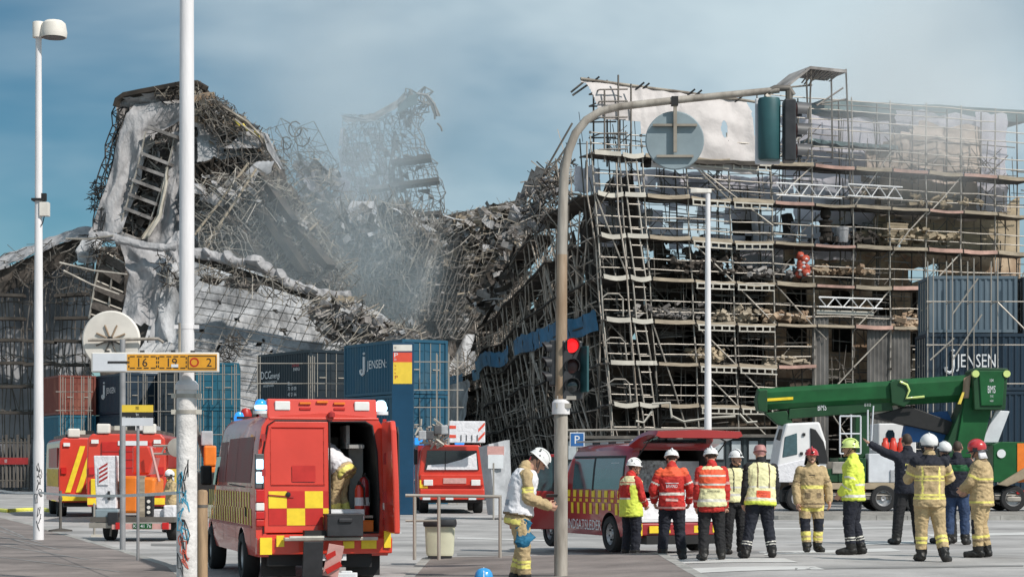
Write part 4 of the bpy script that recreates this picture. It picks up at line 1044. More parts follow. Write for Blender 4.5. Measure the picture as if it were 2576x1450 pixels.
# --- the sheeted front that slid down, with its white rolled eaves
sf = thing('sheeted_front', 'leaning scaffold front in wrinkled grey sheets below the rolled white eaves', 'scaffold')
rows = [(232, 1010, 1232, 131), (236, 1035, 1060, 133), (300, 1045, 940, 135), (360, 1040, 860, 136.5), (380, 960, 790, 138), (385, 885, 748, 139), (390, 760, 712, 140), (395, 660, 668, 141), (400, 520, 632, 142)]
def sheet_hole(a, b):
    return nz(a * 30, b * 20, 3) > .50 and b > .25
rowsheet(sf, rows, 'sheeting', 'sheet_grey', 96, 8, .9, 81, .04, sheet_hole, fold=.22)
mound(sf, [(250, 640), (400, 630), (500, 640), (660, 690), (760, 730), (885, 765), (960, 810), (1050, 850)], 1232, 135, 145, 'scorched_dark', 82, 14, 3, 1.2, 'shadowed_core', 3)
q = random.Random(83)
for i in range(24):                      # tubes over the sheets, leaning with them
    x = 400 + i * 25 + q.uniform(-5, 5); x2 = x + 105 + q.uniform(-10, 10)
    yt = 690 + max(0, (x2 - 560)) * .32; yb = min(1020, yt + q.uniform(150, 330))
    bent('standard', [at(x2 + (x - x2) * t / 4 + q.uniform(-2, 2), yt + (yb - yt) * t / 4, 137 - 5.5 * (yt + (yb - yt) * t / 4 - 690) / 540) for t in range(5)], 'galv_dark' if i % 3 == 0 else 'galv', .026, sf)
for i in range(16):
    y = 730 + i * 20
    bent('ledger', [at(500 + 130 * t - 5 * i, y + 22 * t + q.uniform(-3, 3), 136.6 - 5.5 * (y + 22 * t - 690) / 540) for t in range(5 if i < 11 else 4)], 'galv_dark' if i % 3 else 'galv', .028, sf)
ev = [(486, 634), (530, 642), (575, 652), (620, 662), (665, 676), (700, 695), (735, 715), (770, 727), (810, 738), (850, 742), (886, 744)]
def roll(pts, d, r0, sd, name='rolled_eaves'):
    P = []
    for (x0, y0), (x1, y1) in zip(pts, pts[1:]): P += [(x0 + (x1 - x0) * i / 6, y0 + (y1 - y0) * i / 6) for i in range(6)]
    n = len(P); secs = []
    for i, (x, y) in enumerate(P):
        c = at(x, y, d); sec = []
        for k in range(14):
            w = 2 * math.pi * k / 14; r_ = r0 * (1 + .45 * nz(i * .35, math.cos(w) * 1.2 + sd, math.sin(w) * 1.2) + .3 * nz(i * .9, k * .9, sd)) * (1.25 if math.sin(w) < -.3 else 1)
            sec.append(c + Vector((.3 * math.cos(w) * r_, math.cos(w) * r_, math.sin(w) * r_)))
        secs.append(sec)
    return MB().loft(secs).build(name, 'sheet_white', sf, smooth=50)
roll(ev, 134.6, .30, 2)
for (x, y, s) in ((575, 645, .5), (640, 655, .7), (655, 662, .62), (708, 692, .55), (785, 728, .5), (520, 634, .4), (672, 672, .5)):
    o = MB().lathe([(.02, -.6 * s), (.8 * s, -.35 * s), (s, 0), (.7 * s, .45 * s), (.02, .6 * s)], 9).build('sheet_bundle', 'sheet_white', sf, smooth=60); o.location = at(x, y, 134.4); o.rotation_euler = (q.random(), q.random(), q.random())
MB().beam(at(800, 748, 134.7), at(890, 754, 134.7), .8, .42).build('eaves_board', 'deck_wood', sf)
MB().beam(at(490, 648, 135), at(800, 752, 135), .7, .5).build('eaves_board', 'deck_dark', sf)
for (a, b, m_) in (((560, 690), (645, 720), 'scorched'), ((775, 770), (830, 800), 'scorched_dark'), ((500, 690), (545, 705), 'scorched_dark')):
    (xa, ya), (xb, yb) = a, b
    MB().sheet(lambda u, v: at(xa + (xb - xa) * u + 18 * v, yb + (ya - yb) * v + 14 * u, 134.6 + .3 * nz(u * 4, v * 4)), 4, 3, 0, .06).build('debris_panel', m_, sf)
scraps(sf, [(760, 760), (880, 760), (960, 810), (1050, 835), (1040, 860), (900, 850), (840, 860)], 131.5, 135, 420, (.2, .6), ['scorched', 'scorched', 'sheet_white', 'sheet_white', 'sheet_grey', 'scorched_dark'], 85)
tangle(sf, [(760, 755), (890, 750), (960, 800), (1050, 830), (1050, 870), (820, 880)], 131, 135, 320, (.5, 2.4), ['galv', 'galv', 'rust_tube', 'galv_dark'], 86, bias=[(.8, 0, .6)])
tangle(sf, [(500, 650), (640, 680), (880, 750), (880, 790), (620, 730), (495, 700)], 133.5, 135, 160, (.5, 2.2), ['galv_dark', 'galv', 'rust_tube'], 87)
tangle(sf, [(580, 840), (615, 850), (590, 900), (555, 930), (550, 880)], 131, 133, 60, (.4, 1.6), ['char', 'galv_dark'], 88)
# hanging corner: dark stair bay between two white cloths
MB().sheet(lambda a, b: at(222 + (312 - 222) * a + 26 * b * (1 - a), 800 - 180 * b, 133.5 + .2 * nz(a * 5, b * 5)), 6, 8, 0, .1).build('bay_shade', 'scorched_dark', sf)  # dark sheet standing in for the shade inside the open bay
for (xa, ya, xb, yb) in ((262, 632, 312, 662), (250, 655, 306, 690), (240, 705, 310, 735), (232, 750, 306, 778), (228, 790, 300, 812)):
    bent('ledger', [at(xa, ya, 132.9), at(xb, yb, 132.9)], 'galv', .075, sf)
    MB().beam(at(xa + 3, ya + 16, 133.1), at(xb + 2, yb + 16, 133.1), .8, .5).build('deck', 'bay_boards', sf)
for (xa, ya, xb, yb) in ((262, 620, 224, 800), (290, 640, 272, 800)):
    bent('standard', [at(xa, ya, 132.8), at((xa + xb) / 2 - 3, (ya + yb) / 2, 132.8), at(xb, yb, 132.8)], 'galv', .07, sf)
rowsheet(sf, [(298, 380, 815, 131.6), (305, 400, 760, 131.9), (322, 402, 690, 132.2), (308, 415, 650, 132.6), (300, 420, 612, 133.0)], 'hanging_sheet', 'sheet_white', 10, 6, 1.1, 91, fold=.35)
rowsheet(sf, [(372, 440, 860, 131.6), (385, 450, 780, 132.0), (398, 452, 700, 132.4), (400, 450, 640, 132.8)], 'hanging_sheet', 'sheet_grey', 8, 6, 1.0, 92, fold=.3)
roll(((228, 592), (270, 592), (320, 606), (370, 618), (420, 622), (450, 612)), 131.8, .24, 6)
rowsheet(sf, [(418, 450, 660, 131.4), (412, 465, 620, 131.6), (440, 470, 580, 131.9)], 'hanging_sheet', 'sheet_white', 6, 4, .7, 94)
tangle(sf, [(395, 640), (450, 640), (450, 740), (410, 720)], 130.8, 132, 60, (.4, 1.6), ['char', 'galv_dark', 'galv'], 95)
rowsheet(sf, [(196, 240, 660, 132.4), (188, 250, 630, 132.6), (205, 255, 600, 132.8)], 'hanging_sheet', 'sheet_grey', 6, 4, .6, 96)
tangle(sf, [(225, 600), (300, 600), (300, 650), (225, 660)], 131.5, 133, 60, (.4, 1.6), ['char', 'galv_dark'], 97)
for (xa, ya, xb, yb) in ((285, 592, 165, 600), (150, 660, 320, 690), (160, 680, 300, 740)):
    bent('bent_tube', [at(xa, ya, 131.5), at((xa + xb) / 2, (ya + yb) / 2 + 5, 131.5), at(xb, yb, 131.5)], 'galv', .07, sf)
tangle(ls, [(1300, 530), (1345, 440), (1400, 400), (1440, 370), (1440, 520), (1340, 600)], 104, 112, 260, (.4, 1.8), ['side_tube', 'galv_dark', 'char'], 121, curl=.1)
scraps(ls, [(1295, 540), (1345, 450), (1400, 410), (1420, 470), (1340, 600)], 106, 112, 110, (.2, .6), ['scorched', 'scorched_dark', 'sheet_soot'], 122)
scraps(ls, [(1180, 760), (1300, 560), (1340, 620), (1230, 800)], 118, 138, 220, (.2, .7), ['scorched', 'scorched_dark', 'char'], 123)
# ------------------------------------------------------------------ shipping containers
def container(label, corner, rz, cm, L=6.06, group='shipping containers stacked round the site', text=None, closed=True, doors=True, z=0.0):
    """Door end faces local -Y; corner is the left front foot, length runs along +Y."""
    W_, H_ = 2.44, 2.55
    t = thing('shipping_container', label, 'container', (corner[0], corner[1], z), rz, group)
    f = MB()
    for x in (.06, W_ - .06):
        for y in (.06, L - .06): f.box((x, y, H_ / 2), (.13, .13, H_))
    for zz in (.08, H_ - .06):
        for x in (.05, W_ - .05): f.box((x, L / 2, zz), (.1, L - .26, .14))
        for y in (.05, L - .05): f.box((W_ / 2, y, zz), (W_ - .26, .1, .14))
    for x in (.08, W_ - .08):
        for y in (.08, L - .08):
            for zz in (.06, H_ - .06): f.box((x, y, zz), (.18, .18, .12))
    f.build('frame', cm, t)
    def corr(n, fn, name):
        prof = []
        for i in range(n):
            a = i / n; s = 1 / n
            prof += [(a, 0), (a + .30 * s, 0), (a + .5 * s, -.045), (a + .8 * s, -.045)]
        prof.append((1, 0))
        m = MB(); vs = []
        for a, d in prof: vs += [fn(a, d, .14), fn(a, d, H_ - .12)]
        m.add(vs, [(2 * i, 2 * i + 2, 2 * i + 3, 2 * i + 1) for i in range(len(prof) - 1)])
        m.build(name, cm, t)
    corr(int(L / .28), lambda a, d, zz: (.05 - d - .03, .12 + (L - .24) * a, zz), 'side_panel')
    corr(int(L / .28), lambda a, d, zz: (W_ - .05 + d + .03, .12 + (L - .24) * a, zz), 'side_panel')
    corr(8, lambda a, d, zz: (.12 + (W_ - .24) * a, L - .05 + d + .03, zz), 'end_panel')
    MB().box((W_ / 2, L / 2, H_ - .05), (W_ - .1, L - .1, .05)).build('roof', cm, t)
    for i in (0, 1):
        x0 = .13 + i * (W_ - .26) / 2; w = (W_ - .26) / 2 - .02
        m = MB().box((x0 + w / 2, .07, H_ / 2), (w, .05, H_ - .28))
        for zz in (.55, 1.05, 1.55, 2.05): m.box((x0 + w / 2, .037, zz), (w - .1, .03, .06))
        d_ = m.build('door', cm, t)
        for xx in (x0 + .28 * w, x0 + .75 * w):
            rod('lock_rod', (xx, .02, .16), (xx, .02, H_ - .16), .022, 'galv', d_)
        slab('latch', (x0 + .55 * w, .015, 1.15), (.36, .03, .05), 'galv', d_)
    if text:
        for (s, y, zz, h, m_) in text:
            MB().text(s, (-.004, y, zz), (0, -1, 0), (0, 0, 1), h, 0).build('lettering', m_, t)
    return t
def logo(t, y, z, k=1.0, m_='decal_white', off=-.006):
    """White hook-shaped emblem: a stem, a hook and a dot, left of the lettering."""
    s = MB(); pts = [(0, .95), (0, .1), (.06 * -1, -.14), (-.25, -.22), (-.45, -.12), (-.5, .08), (-.36, .1)]
    s.path([(off, y - a * k, z + b * k) for a, b in pts], [.085 * k] * 7, 5)
    s.lathe([(.0, -.1 * k), (.12 * k, 0), (0, .1 * k)], 8, (off, y, z + 1.15 * k))
    s.build('emblem', m_, t)
def stackc(base, rz, kinds, **kw):
    for i, (lab, cm, tx) in enumerate(kinds):
        t = container(lab, base, rz, cm, text=tx, z=i * 2.59, **kw)
        if tx and 'hook emblem' in lab: logo(t, 3.9, 1.2, .75)
# centre pair
stackc((-10.29, 101.5), 33.5, [('bottom navy container behind the fire van roof', 'cont_navy', None), ('navy container under the one lettered DCC', 'cont_navy', None),
    ('navy container lettered DCC energi, topmost of its stack', 'cont_navy', [('DCC', 5.0, 1.25, .42, 'decal_white'), ('energi', 3.95, 1.25, .32, 'decal_white'), ('KLIMALØSNINGER TIL', 4.5, 1.0, .12, 'decal_white'), ('BYGGEPLADSEN', 4.7, .82, .12, 'decal_white'), ('Bl.nr.', 2.2, .82, .2, 'decal_white'), ('70 10 00', 2.0, .55, .2, 'decal_white'), ('43 21 66', 2.0, .25, .2, 'decal_white'), ('DANSK', 1.6, 1.75, .18, 'decal_red'), ('ENERGI', 1.5, 1.55, .16, 'decal_white')])])
stackc((-5.13, 93.2), 31.5, [('bottom blue container behind the dark totem sign', 'cont_blue', None), ('blue container under the one with the hook emblem', 'cont_blue', None),
    ('blue container with white hook emblem, topmost behind the totem sign', 'cont_blue', [('JENSEN:', 2.6, 1.3, .42, 'decal_white')])])
# left groups
stackc((gx(148, 129), 129), 28, [('bottom teal container of the stack with a rust-red one on top', 'cont_teal', None), ('teal container directly under the rust-red one', 'cont_teal', None),
    ('rust-red container topmost behind the left street lamp', 'cont_rust', [('GLD', 5.2, 1.6, .3, 'decal_white')])])
stackc((gx(312, 126), 126), 30, [('bottom dark blue container behind the orange light trailer', 'cont_midnight', None), ('middle dark blue container behind the bus stop sign', 'cont_midnight', None),
    ('dark blue container with hook emblem behind the direction sign', 'cont_midnight', [('JENSEN', 2.6, 1.35, .4, 'decal_white')])])
stackc((gx(322, 132), 132), 8, [('bottom teal container left of the thick white pole', 'cont_teal', None), ('middle teal container left of the thick white pole', 'cont_teal', None), ('teal container under the orange direction sign, topmost', 'cont_teal', None)])
stackc((gx(400, 124), 124), 12, [('bottom navy container behind the thick white pole', 'cont_navy', None), ('middle navy container behind the thick white pole', 'cont_navy', None), ('upper navy container behind the thick white pole', 'cont_navy', None)])
stackc((gx(493, 114), 114), 7, [('bottom teal container right of the thick white pole', 'cont_teal', None), ('middle teal container right of the thick white pole', 'cont_teal', None), ('teal container right of the thick white pole, topmost', 'cont_teal', None)])
# right stack: the long sides face the street
rk = [('bottom navy container behind the crane turntable', 'cont_midnight', 6.06, None), ('second navy container behind the crane mast', 'cont_midnight', 6.06, None), ('navy container lettered JENSEN under the slate one', 'cont_midnight', 6.06, 1), ('slate-grey container topmost at the right edge', 'cont_slate', 3.95, None)]
for i, (lab, cm, L, tx) in enumerate(rk):
    x0 = 2338 if i == 3 else 2330
    t = container(lab, (gx(x0, 89.5) + L, 89.5 - .0), 90, cm, L=L, z=i * 2.59)
    # the side facing the camera is local -X... turned so that local +Y points to world -X
    t.rotation_euler = (0, 0, R(-90)); t.location = (gx(x0, 89.5), 89.5 + 2.44, i * 2.59)
    if tx:
        MB().text('JENSEN:', (2.455, 1.35, 1.05), (0, 1, 0), (0, 0, 1), .62, 0, 'L', 1.9).build('lettering', 'decal_white', t)
        s = MB(); y, z, k = 1.2, .95, .7
        s.path([(2.46, y + a * k, z + b * k) for a, b in [(0, .95), (0, .1), (-.06, -.14), (-.25, -.22), (-.45, -.12), (-.5, .08), (-.36, .1)]], [.1 * k] * 7, 5)
        s.lathe([(0, -.1), (.1, 0), (0, .1)], 8, (2.46, y, z + 1.2 * k)); s.build('emblem', 'decal_white', t)
for i in range(4):
    t = container(['bottom', 'second', 'third', 'uppermost'][i] + ' navy container cut by the right picture edge', (gx(2560, 91), 92.5), -90, 'cont_navy', z=i * 2.59)
# ------------------------------------------------------------------ tube frames round the containers
def frame(label, pts, zs, d2, top):
    t = thing('tube_frame', label, 'scaffold', (0, 0, 0), 0, 'tube frames round the containers')
    for p in pts:
        for o in (0, d2): rod('standard', (p[0], p[1] + o, 0), (p[0], p[1] + o, top), .028, 'galv', t, 5)
    for z in zs:
        for a, b in zip(pts, pts[1:]): rod('ledger', (a[0] - .3, a[1], z), (b[0] + .3, b[1], z), .026, 'galv', t, 5)
        for p in pts: rod('transom', (p[0], p[1], z), (p[0], p[1] + d2, z), .024, 'galv', t, 5)
    return t
def fp(xs, d): return [(gx(x, d), d) for x in xs]
frame('tube frame before the navy DCC container', fp((648, 776, 786, 868), 99), (5.9, 6.9, 3.8), 1.0, 7.3)
frame('tube frame at the door end of the blue emblem container', fp((1005, 1098, 1128, 1150), 92), (2.4, 4.5, 5.3, 6.6), .9, 7.0)
frame('tube frame before the teal doors right of the white pole', fp((500, 560, 590), 112.5), (1.6, 3.6, 5.6, 7.0), .7, 7.6)
frame('tube frame before the teal doors under the direction sign', fp((322, 360, 398, 440), 122.5), (1.2, 3.2, 5.2, 7.0), .7, 7.6)
frame('tube frame before the rust-red container doors', fp((152, 178, 205, 222), 127.5), (1.2, 2.4, 3.6, 5.4, 6.6), .7, 7.6)
t = frame('tube frame in front of the slate and navy containers', fp((2348, 2396, 2450, 2510, 2600), 87.5), (5.4, 7.1, 9.0), 1.2, 10.9)
for (a, b) in (((2396, 905), (2470, 790)), ((2510, 760), (2580, 830)), ((2396, 790), (2460, 700)), ((2340, 905), (2400, 850))):
    rod('brace', at(*a, 87.3), at(*b, 87.3), .035, 'galv', t, 5)
# dark site cabins with pale panes along the foot of the scaffold
for n, (x0, x1, d, lab) in enumerate(((1420, 1700, 95, 'row of dark site cabin windows at the scaffold foot, left of the white lamp post'), (1700, 1960, 94, 'dark site cabin with pale panes right of the white lamp post'))):
    t = thing('site_cabin', lab, 'cabin', (gx(x0, d), d, 0)); w = gx(x1, d) - gx(x0, d); h = 4.15 if n else 4.1
    MB().box((w / 2, .9, h / 2 - .5), (w, 1.8, h - 1.0)).build('wall', 'cabin_dark', t)
    MB().box((w / 2, .8, h - .93), (w + .2, 2.2, .14)).build('roof', 'galv_dark', t)
    k = 6 if n else 7
    for i in range(k):
        x = w * (i + .5) / k
        f = MB().box((x, -.02, 2.55), (w / k * .62, .06, 1.0)).build('window', 'black', t)
        MB().box((x, -.055, 2.55), (w / k * .52, .03, .86)).build('pane', 'cabin_pane', f)
        MB().box((x + w / k / 2, -.03, 2.0), (.12, .05, 2.3)).build('post', 'cabin_dark', t)
    rod('pipe', (-.1, -.1, h - .6), (w + .1, -.1, h - .55), .05, 'galv', t)
t = thing('pipe_run', 'bent white pipes above the cabin roofs', 'pipe')
for pts in ([(1640, 1015), (1685, 1012), (1690, 1050)], [(1690, 1046), (1720, 1060), (1790, 1050), (1850, 1046)], [(1860, 1040), (1880, 1062), (1905, 1060)], [(1640, 1034), (1620, 1062), (1600, 1058)]):
    MB().path([at(x, y, 95.5) for x, y in pts], .06, 6).build('pipe', 'deck_pale', t, smooth=60)

# ------------------------------------------------------------------ street lamps and poles
def lamp_post(label, x, yb, ytop, r0, r1, mt, box=False, head=1, d=None):
    d = d or gd(yb); X = gx(x, d); H = 1.65 + (HZ - ytop) / FP * d
    t = thing('street_lamp', label, 'lamp', (X, d, 0))
    MB().lathe([(r0 * 1.25, 0), (r0 * 1.25, .06), (r0, .1), (r0, 2.2), (r0 * .93, 2.35), (r1, H - .5), (r1, H)], 18).build('pole', mt, t, smooth=35)
    MB().lathe([(r0 * 1.7, .0), (r0 * 1.7, .04), (r0 * 1.2, .05)], 16).build('base_plate', 'pole_grey', t)
    return t, H, d
lt, LH, LD = lamp_post('tall white street lamp with a drum head at the left edge', 97, 1370, 72, .115, .065, 'pole_white')
s_ = 1 / FP * LD
MB().lathe([(.13, -.20), (.13, .12), (.12, .14), (.03, .14)], 18, (.0, 0, LH)).build('head_socket', 'sign_cream', lt, smooth=35)
MB().lathe([(.02, -.20), (.27, -.20), (.285, -.10), (.25, .10), (.18, .16), (.02, .17)], 22, (.34, -.02, LH)).build('lamp_shade', 'sign_cream', lt, smooth=35)
MB().lathe([(.0, -.215), (.24, -.215), (.24, -.20)], 20, (.34, -.02, LH)).build('lens', 'signal_visor', lt)
MB().box((.16, 0, LH), (.24, .12, .1)).build('arm', 'sign_cream', lt)
ZB = 1.65 + (HZ - 527) * s_
MB().box((.14, -.03, ZB), (.20, .18, .30)).build('junction_box', 'sign_cream', lt, bevel=.01)
MB().box((.12, 0, ZB + .27), (.1, .1, .16)).box((0, 0, ZB + .21), (.26, .26, .05)).build('clamp', 'black', lt)
MB().path([(.13, -.03, ZB - .15), (.10, -.05, ZB - .3), (.07, -.08, ZB - .36)], .012, 5).build('cable', 'black', lt)
def scribble(parent, z0, z1, w, r_, mt, sd, n=9, y=-1):
    """Hand-drawn marks sprayed on the round pole."""
    q = random.Random(sd); s = MB()
    for i in range(n):
        z = z0 + (z1 - z0) * (i + .5) / n; pts = []; a0 = q.uniform(-w, w); ph = q.uniform(0, 6)
        for k in range(8):
            a = a0 + .55 * w * math.sin(ph + k * 1.0); zz = z + (z1 - z0) / n * .75 * math.sin(ph * 1.7 + k * q.uniform(.7, 1.2))
            pts.append((math.sin(a) * (r_ + .001), y * math.cos(a) * (r_ + .001), zz))
        s.path(pts, .008, 4)
    return s.build('graffiti', mt, parent)
scribble(lt, .95, 1.75, .6, .115, 'ink', 3, 6)
scribble(lt, .35, .8, .5, .115, 'ink', 5, 3)

D0 = 26.0
tp = thing('light_mast', 'thick white mast with graffiti, left of the red van', 'pole', (gx(470, D0), D0, 0))
zc = 1.65 + (HZ - 968) / FP * D0
MB().lathe([(.20, 0), (.20, .05), (.135, .06), (.135, zc - .02), (.125, zc + .02)], 22).build('lower_pole', 'pole_dirty', tp, smooth=35)
MB().lathe([(.098, zc + .02), (.098, 5.2), (.088, 9.6), (.088, 9.65), (0, 9.68)], 20).build('upper_pole', 'pole_white', tp, smooth=35)
MB().lathe([(.15, zc - .06), (.155, zc), (.12, zc + .05), (.10, zc + .06)], 20).build('collar', 'pole_white', tp, smooth=35)
for z in (zc - .35, zc - .14):
    MB().lathe([(.142, z - .025), (.142, z + .025)], 20).build('clamp_band', 'galv', tp, smooth=35)
    for sx in (-1, 1): MB().box((sx * .16, -.03, z), (.07, .06, .06)).build('clamp_bolt', 'deck_pale', tp)
z2 = 1.65 + (HZ - 822) / FP * D0
MB().lathe([(.102, z2 - .03), (.102, z2 + .03)], 20).build('clamp_band', 'pole_white', tp, smooth=35)
for sx in (-1, 1): MB().box((sx * .125, -.02, z2), (.07, .05, .05)).build('clamp_bolt', 'pole_white', tp)
scribble(tp, .75, 1.62, .7, .135, 'ink_blue', 11, 7); scribble(tp, .35, .8, .6, .135, 'ink_red', 12, 4); scribble(tp, .3, .95, .7, .135, 'ink', 14, 3); scribble(tp, 1.35, 1.75, .5, .135, 'ink', 13, 2)
# direction sign carried by the mast
ys = D0 - .33; zt, zb = 1.65 + (HZ - 886) / FP * ys, 1.65 + (HZ - 936) / FP * ys
xl, xr = gx(231, ys), gx(551, ys); zc_ = (zt + zb) / 2; w = xr - xl; h = zt - zb
ds = thing('direction_sign', 'white and orange direction sign with 16, 19 and O2 on the thick mast', 'sign', (xl, ys, zb), 0)
tilt = Matrix.Rotation(R(-.0), 3, 'Y')
MB().box((w / 2, 0, h / 2), (w, .09, h)).build('sign_box', 'sign_cream', ds, bevel=.012)
x3 = (320 - 231) / (551 - 231) * w
MB().box((x3 / 2 + .005, -.047, h / 2), (x3 - .03, .006, h - .03)).build('white_field', 'sign_light', ds)
MB().box((.345, -.052, h * .5), (.26, .004, .028)).build('dash', 'ink', ds)
MB().box(((x3 + w) / 2 - .005, -.047, h / 2), (w - x3 - .03, .006, h - .05)).build('orange_field', 'sign_orange', ds)
pw = (w - x3 - .04) / 3
for i in range(3):
    s = MB(); x0 = x3 + .02 + pw * i + .012; x1 = x0 + pw - .024; z0_, z1_ = .048, h - .048
    for (a, b, c, d_) in ((x0, x1, z0_, z0_ + .012), (x0, x1, z1_ - .012, z1_)):
        k = 4
        for q_ in range(k):
            if i == 2: continue
            s.box((a + (b - a) * (q_ + .5) / k, -.052, (c + d_) / 2), ((b - a) / k * .7, .004, .012))
    for xx in (x0, x1):
        for q_ in range(3):
            if i < 2: s.box((xx, -.052, z0_ + (z1_ - z0_) * (q_ + .5) / 3), (.012, .004, (z1_ - z0_) / 3 * .6))
    if i == 2:
        for (cx, cz, ww, hh) in (((x0 + x1) / 2, z0_, x1 - x0, .01), ((x0 + x1) / 2, z1_, x1 - x0, .01), (x0, h / 2, .01, z1_ - z0_), (x1, h / 2, .01, z1_ - z0_)): s.box((cx, -.052, cz), (ww, .004, hh))
    s.build('route_frame', 'ink', ds)
for (tx, i, dx) in (('16', 0, 0), ('19', 1, 0), ('2', 2, .09)):
    MB().text(tx, (x3 + .02 + pw * (i + .5) + dx, -.0525, h / 2 - .055), (1, 0, 0), (0, 0, 1), .115).build('route_number', 'ink', ds)
s = MB(); cx = x3 + .02 + pw * 2.5 - .10
for k in range(16):
    a, b = R(k * 22.5), R(k * 22.5 + 22.5); s.add([(cx + math.cos(t_) * r_, -.053, h / 2 + math.sin(t_) * r_) for t_, r_ in ((a, .042), (b, .042), (b, .06), (a, .06))], [(0, 1, 2, 3)])
s.build('ring_road_symbol', 'dark_red', ds)
MB().box((x3 + .02 + pw * 1.5 + .03, -.056, h / 2 - .045), (.09, .004, .04)).build('sticker', 'decal_white', ds)
for xx in (.2, .65, 1.05, 1.3, 1.62): MB().box((xx, 0, h + .012), (.05, .06, .024)).build('bracket', 'black', ds)
xm = gx(470, D0) - xl
MB().box((xm - .01, .2, h / 2), (.07, .32, .12)).build('mount', 'galv_dark', ds)
MB().tube((xm - .06, .12, h), (xm - .06, .12, h + .39), .018).build('mount_bar', 'rust_tube', ds)
# round sign seen from behind, with its cross arms, on a grey post
dr = 38.0; cxr, czr = gx(276, dr), 1.65 + (HZ - 853) / FP * dr
rsn = thing('round_sign', 'large round cream sign seen from behind on a grey post', 'sign', (gx(308, dr), dr, 0))
ox = cxr - gx(308, dr)
MB().lathe([(0, -.02), (.52, -.02), (.555, -.05), (.56, .0), (.53, .03), (0, .03)], 40, (ox, .14, czr), 0, Matrix.Rotation(R(90), 3, 'X')).build('disc', 'sign_cream', rsn, smooth=30)
for a in (22, 66, 112, 155, 202, 246, 292, 335):
    c_, s2 = math.cos(R(a)), math.sin(R(a)); rod('spoke', (ox + c_ * .06, .085, czr - .0 + s2 * .06), (ox + c_ * .3, .085, czr + s2 * .3), .016, 'pole_brown' if a < 200 else 'galv_dark', rsn)
MB().lathe([(.0, -.05), (.06, -.05), (.06, .05), (0, .05)], 12, (ox, .06, czr), 0, Matrix.Rotation(R(90), 3, 'X')).build('hub', 'black', rsn)
MB().path([(ox - .42, .03, czr - .01), (ox + .3, .03, czr), (ox + .92, .03, czr + .015), (ox + 1.02, .05, czr - .06)], .03, 8).build('cross_arm', 'pole_taupe', rsn, smooth=60)
MB().tube((0, .02, 0), (0, .02, czr), .055, 12).build('post', 'pole_grey', rsn, smooth=60)
# bus stop
db = gd(1426); bs = thing('bus_stop_sign', 'slim bus stop pole with yellow, black and white plates', 'sign', (gx(347, db), db, 0))
MB().tube((0, 0, 0), (0, 0, 1.65 + (HZ - 1020) / FP * db), .026, 10).build('pole', 'pole_grey', bs, smooth=60)
MB().lathe([(.22, 0), (.22, .03), (.05, .05)], 16).build('base', 'pole_grey', bs)
def zz(y): return 1.65 + (HZ - y) / FP * db
def plate(n_, y0, y1, m_): return MB().box((0, -.035, (zz(y0) + zz(y1)) / 2), (.52, .035, zz(y0) - zz(y1))).build(n_, m_, bs)
plate('yellow_plate', 1018, 1036, 'sign_yellow'); plate('black_plate', 1036.5, 1047, 'ink'); plate('white_plate', 1050, 1070, 'sign_light')
MB().text('BYBUS', (0, -.055, zz(1030)), (1, 0, 0), (0, 0, 1), .06, 0, 'C', .055).build('lettering', 'ink', bs)
MB().text('Børsen', (0, -.055, zz(1045)), (1, 0, 0), (0, 0, 1), .05, 0, 'C', .045).build('lettering', 'decal_white', bs)
# short post with foot, wooden post
dp = gd(1347); t = thing('marker_post', 'short dark post on a round foot by the left lamp', 'post', (gx(152, dp), dp, 0.12))
MB().lathe([(.06, 0), (.045, .04), (.035, .1), (.035, .75), (.055, .8), (.035, .86), (.035, 1.0)], 12).build('shaft', 'galv_dark', t, smooth=40)
MB().lathe([(.30, 0), (.29, .03), (.06, .07)], 16).build('foot', 'deck_dark', t, smooth=30)
dp = gd(1349); t = thing('edge_post', 'thin pale post at the kerb beside the light trailer', 'post', (gx(237, dp), dp, 0)); MB().lathe([(.03, 0), (.03, .8), (.0, .83)], 10).build('shaft', 'galv', t); MB().box((.06, 0, .03), (.25, .12, .06)).build('foot', 'deck_pale', t)
dw = 27.5; t = thing('timber_post', 'brown timber post right of the thick mast', 'post', (gx(509, dw), dw, 0))
MB().lathe([(.075, 0), (.075, 1.33), (.06, 1.36), (0, 1.37)], 12).build('shaft', 'wood', t, smooth=40)
MB().lathe([(.078, 1.12), (.078, 1.16)], 12).build('band', 'galv_dark', t, smooth=40)
# barrier tape
def tapeline(label, pts, sag=.06):
    s = MB(); P = [Vector(p) for p in pts]; up = Vector((0, 0, .045))
    vs = []
    for a, b in zip(P, P[1:]):
        for i in range(13):
            p = a.lerp(b, i / 12) - Vector((0, 0, sag * 4 * (i / 12) * (1 - i / 12)))
            vs += [p, p + up]
    fs = [(2 * i, 2 * i + 2, 2 * i + 3, 2 * i + 1) for i in range(len(vs) // 2 - 1)]
    o = s.add(vs, fs).build('barrier_tape', 'tape'); return tag(o, label, 'barrier tape')
tapeline('pale barrier tape stretched from the left edge to the thick mast', [at(-40, 1225, 46), at(97, 1240, 43.2), at(455, 1242, 26.1)])
t = tag(MB().path([(gx(x, gd(y)), gd(y), .05) for x, y in ((-30, 1284), (20, 1288), (60, 1285), (110, 1284), (122, 1287))], .09, 8).build('fire_hose', 'hose_yellow', smooth=60), 'yellow-green fire hose lying on the road at the far left', 'hose')
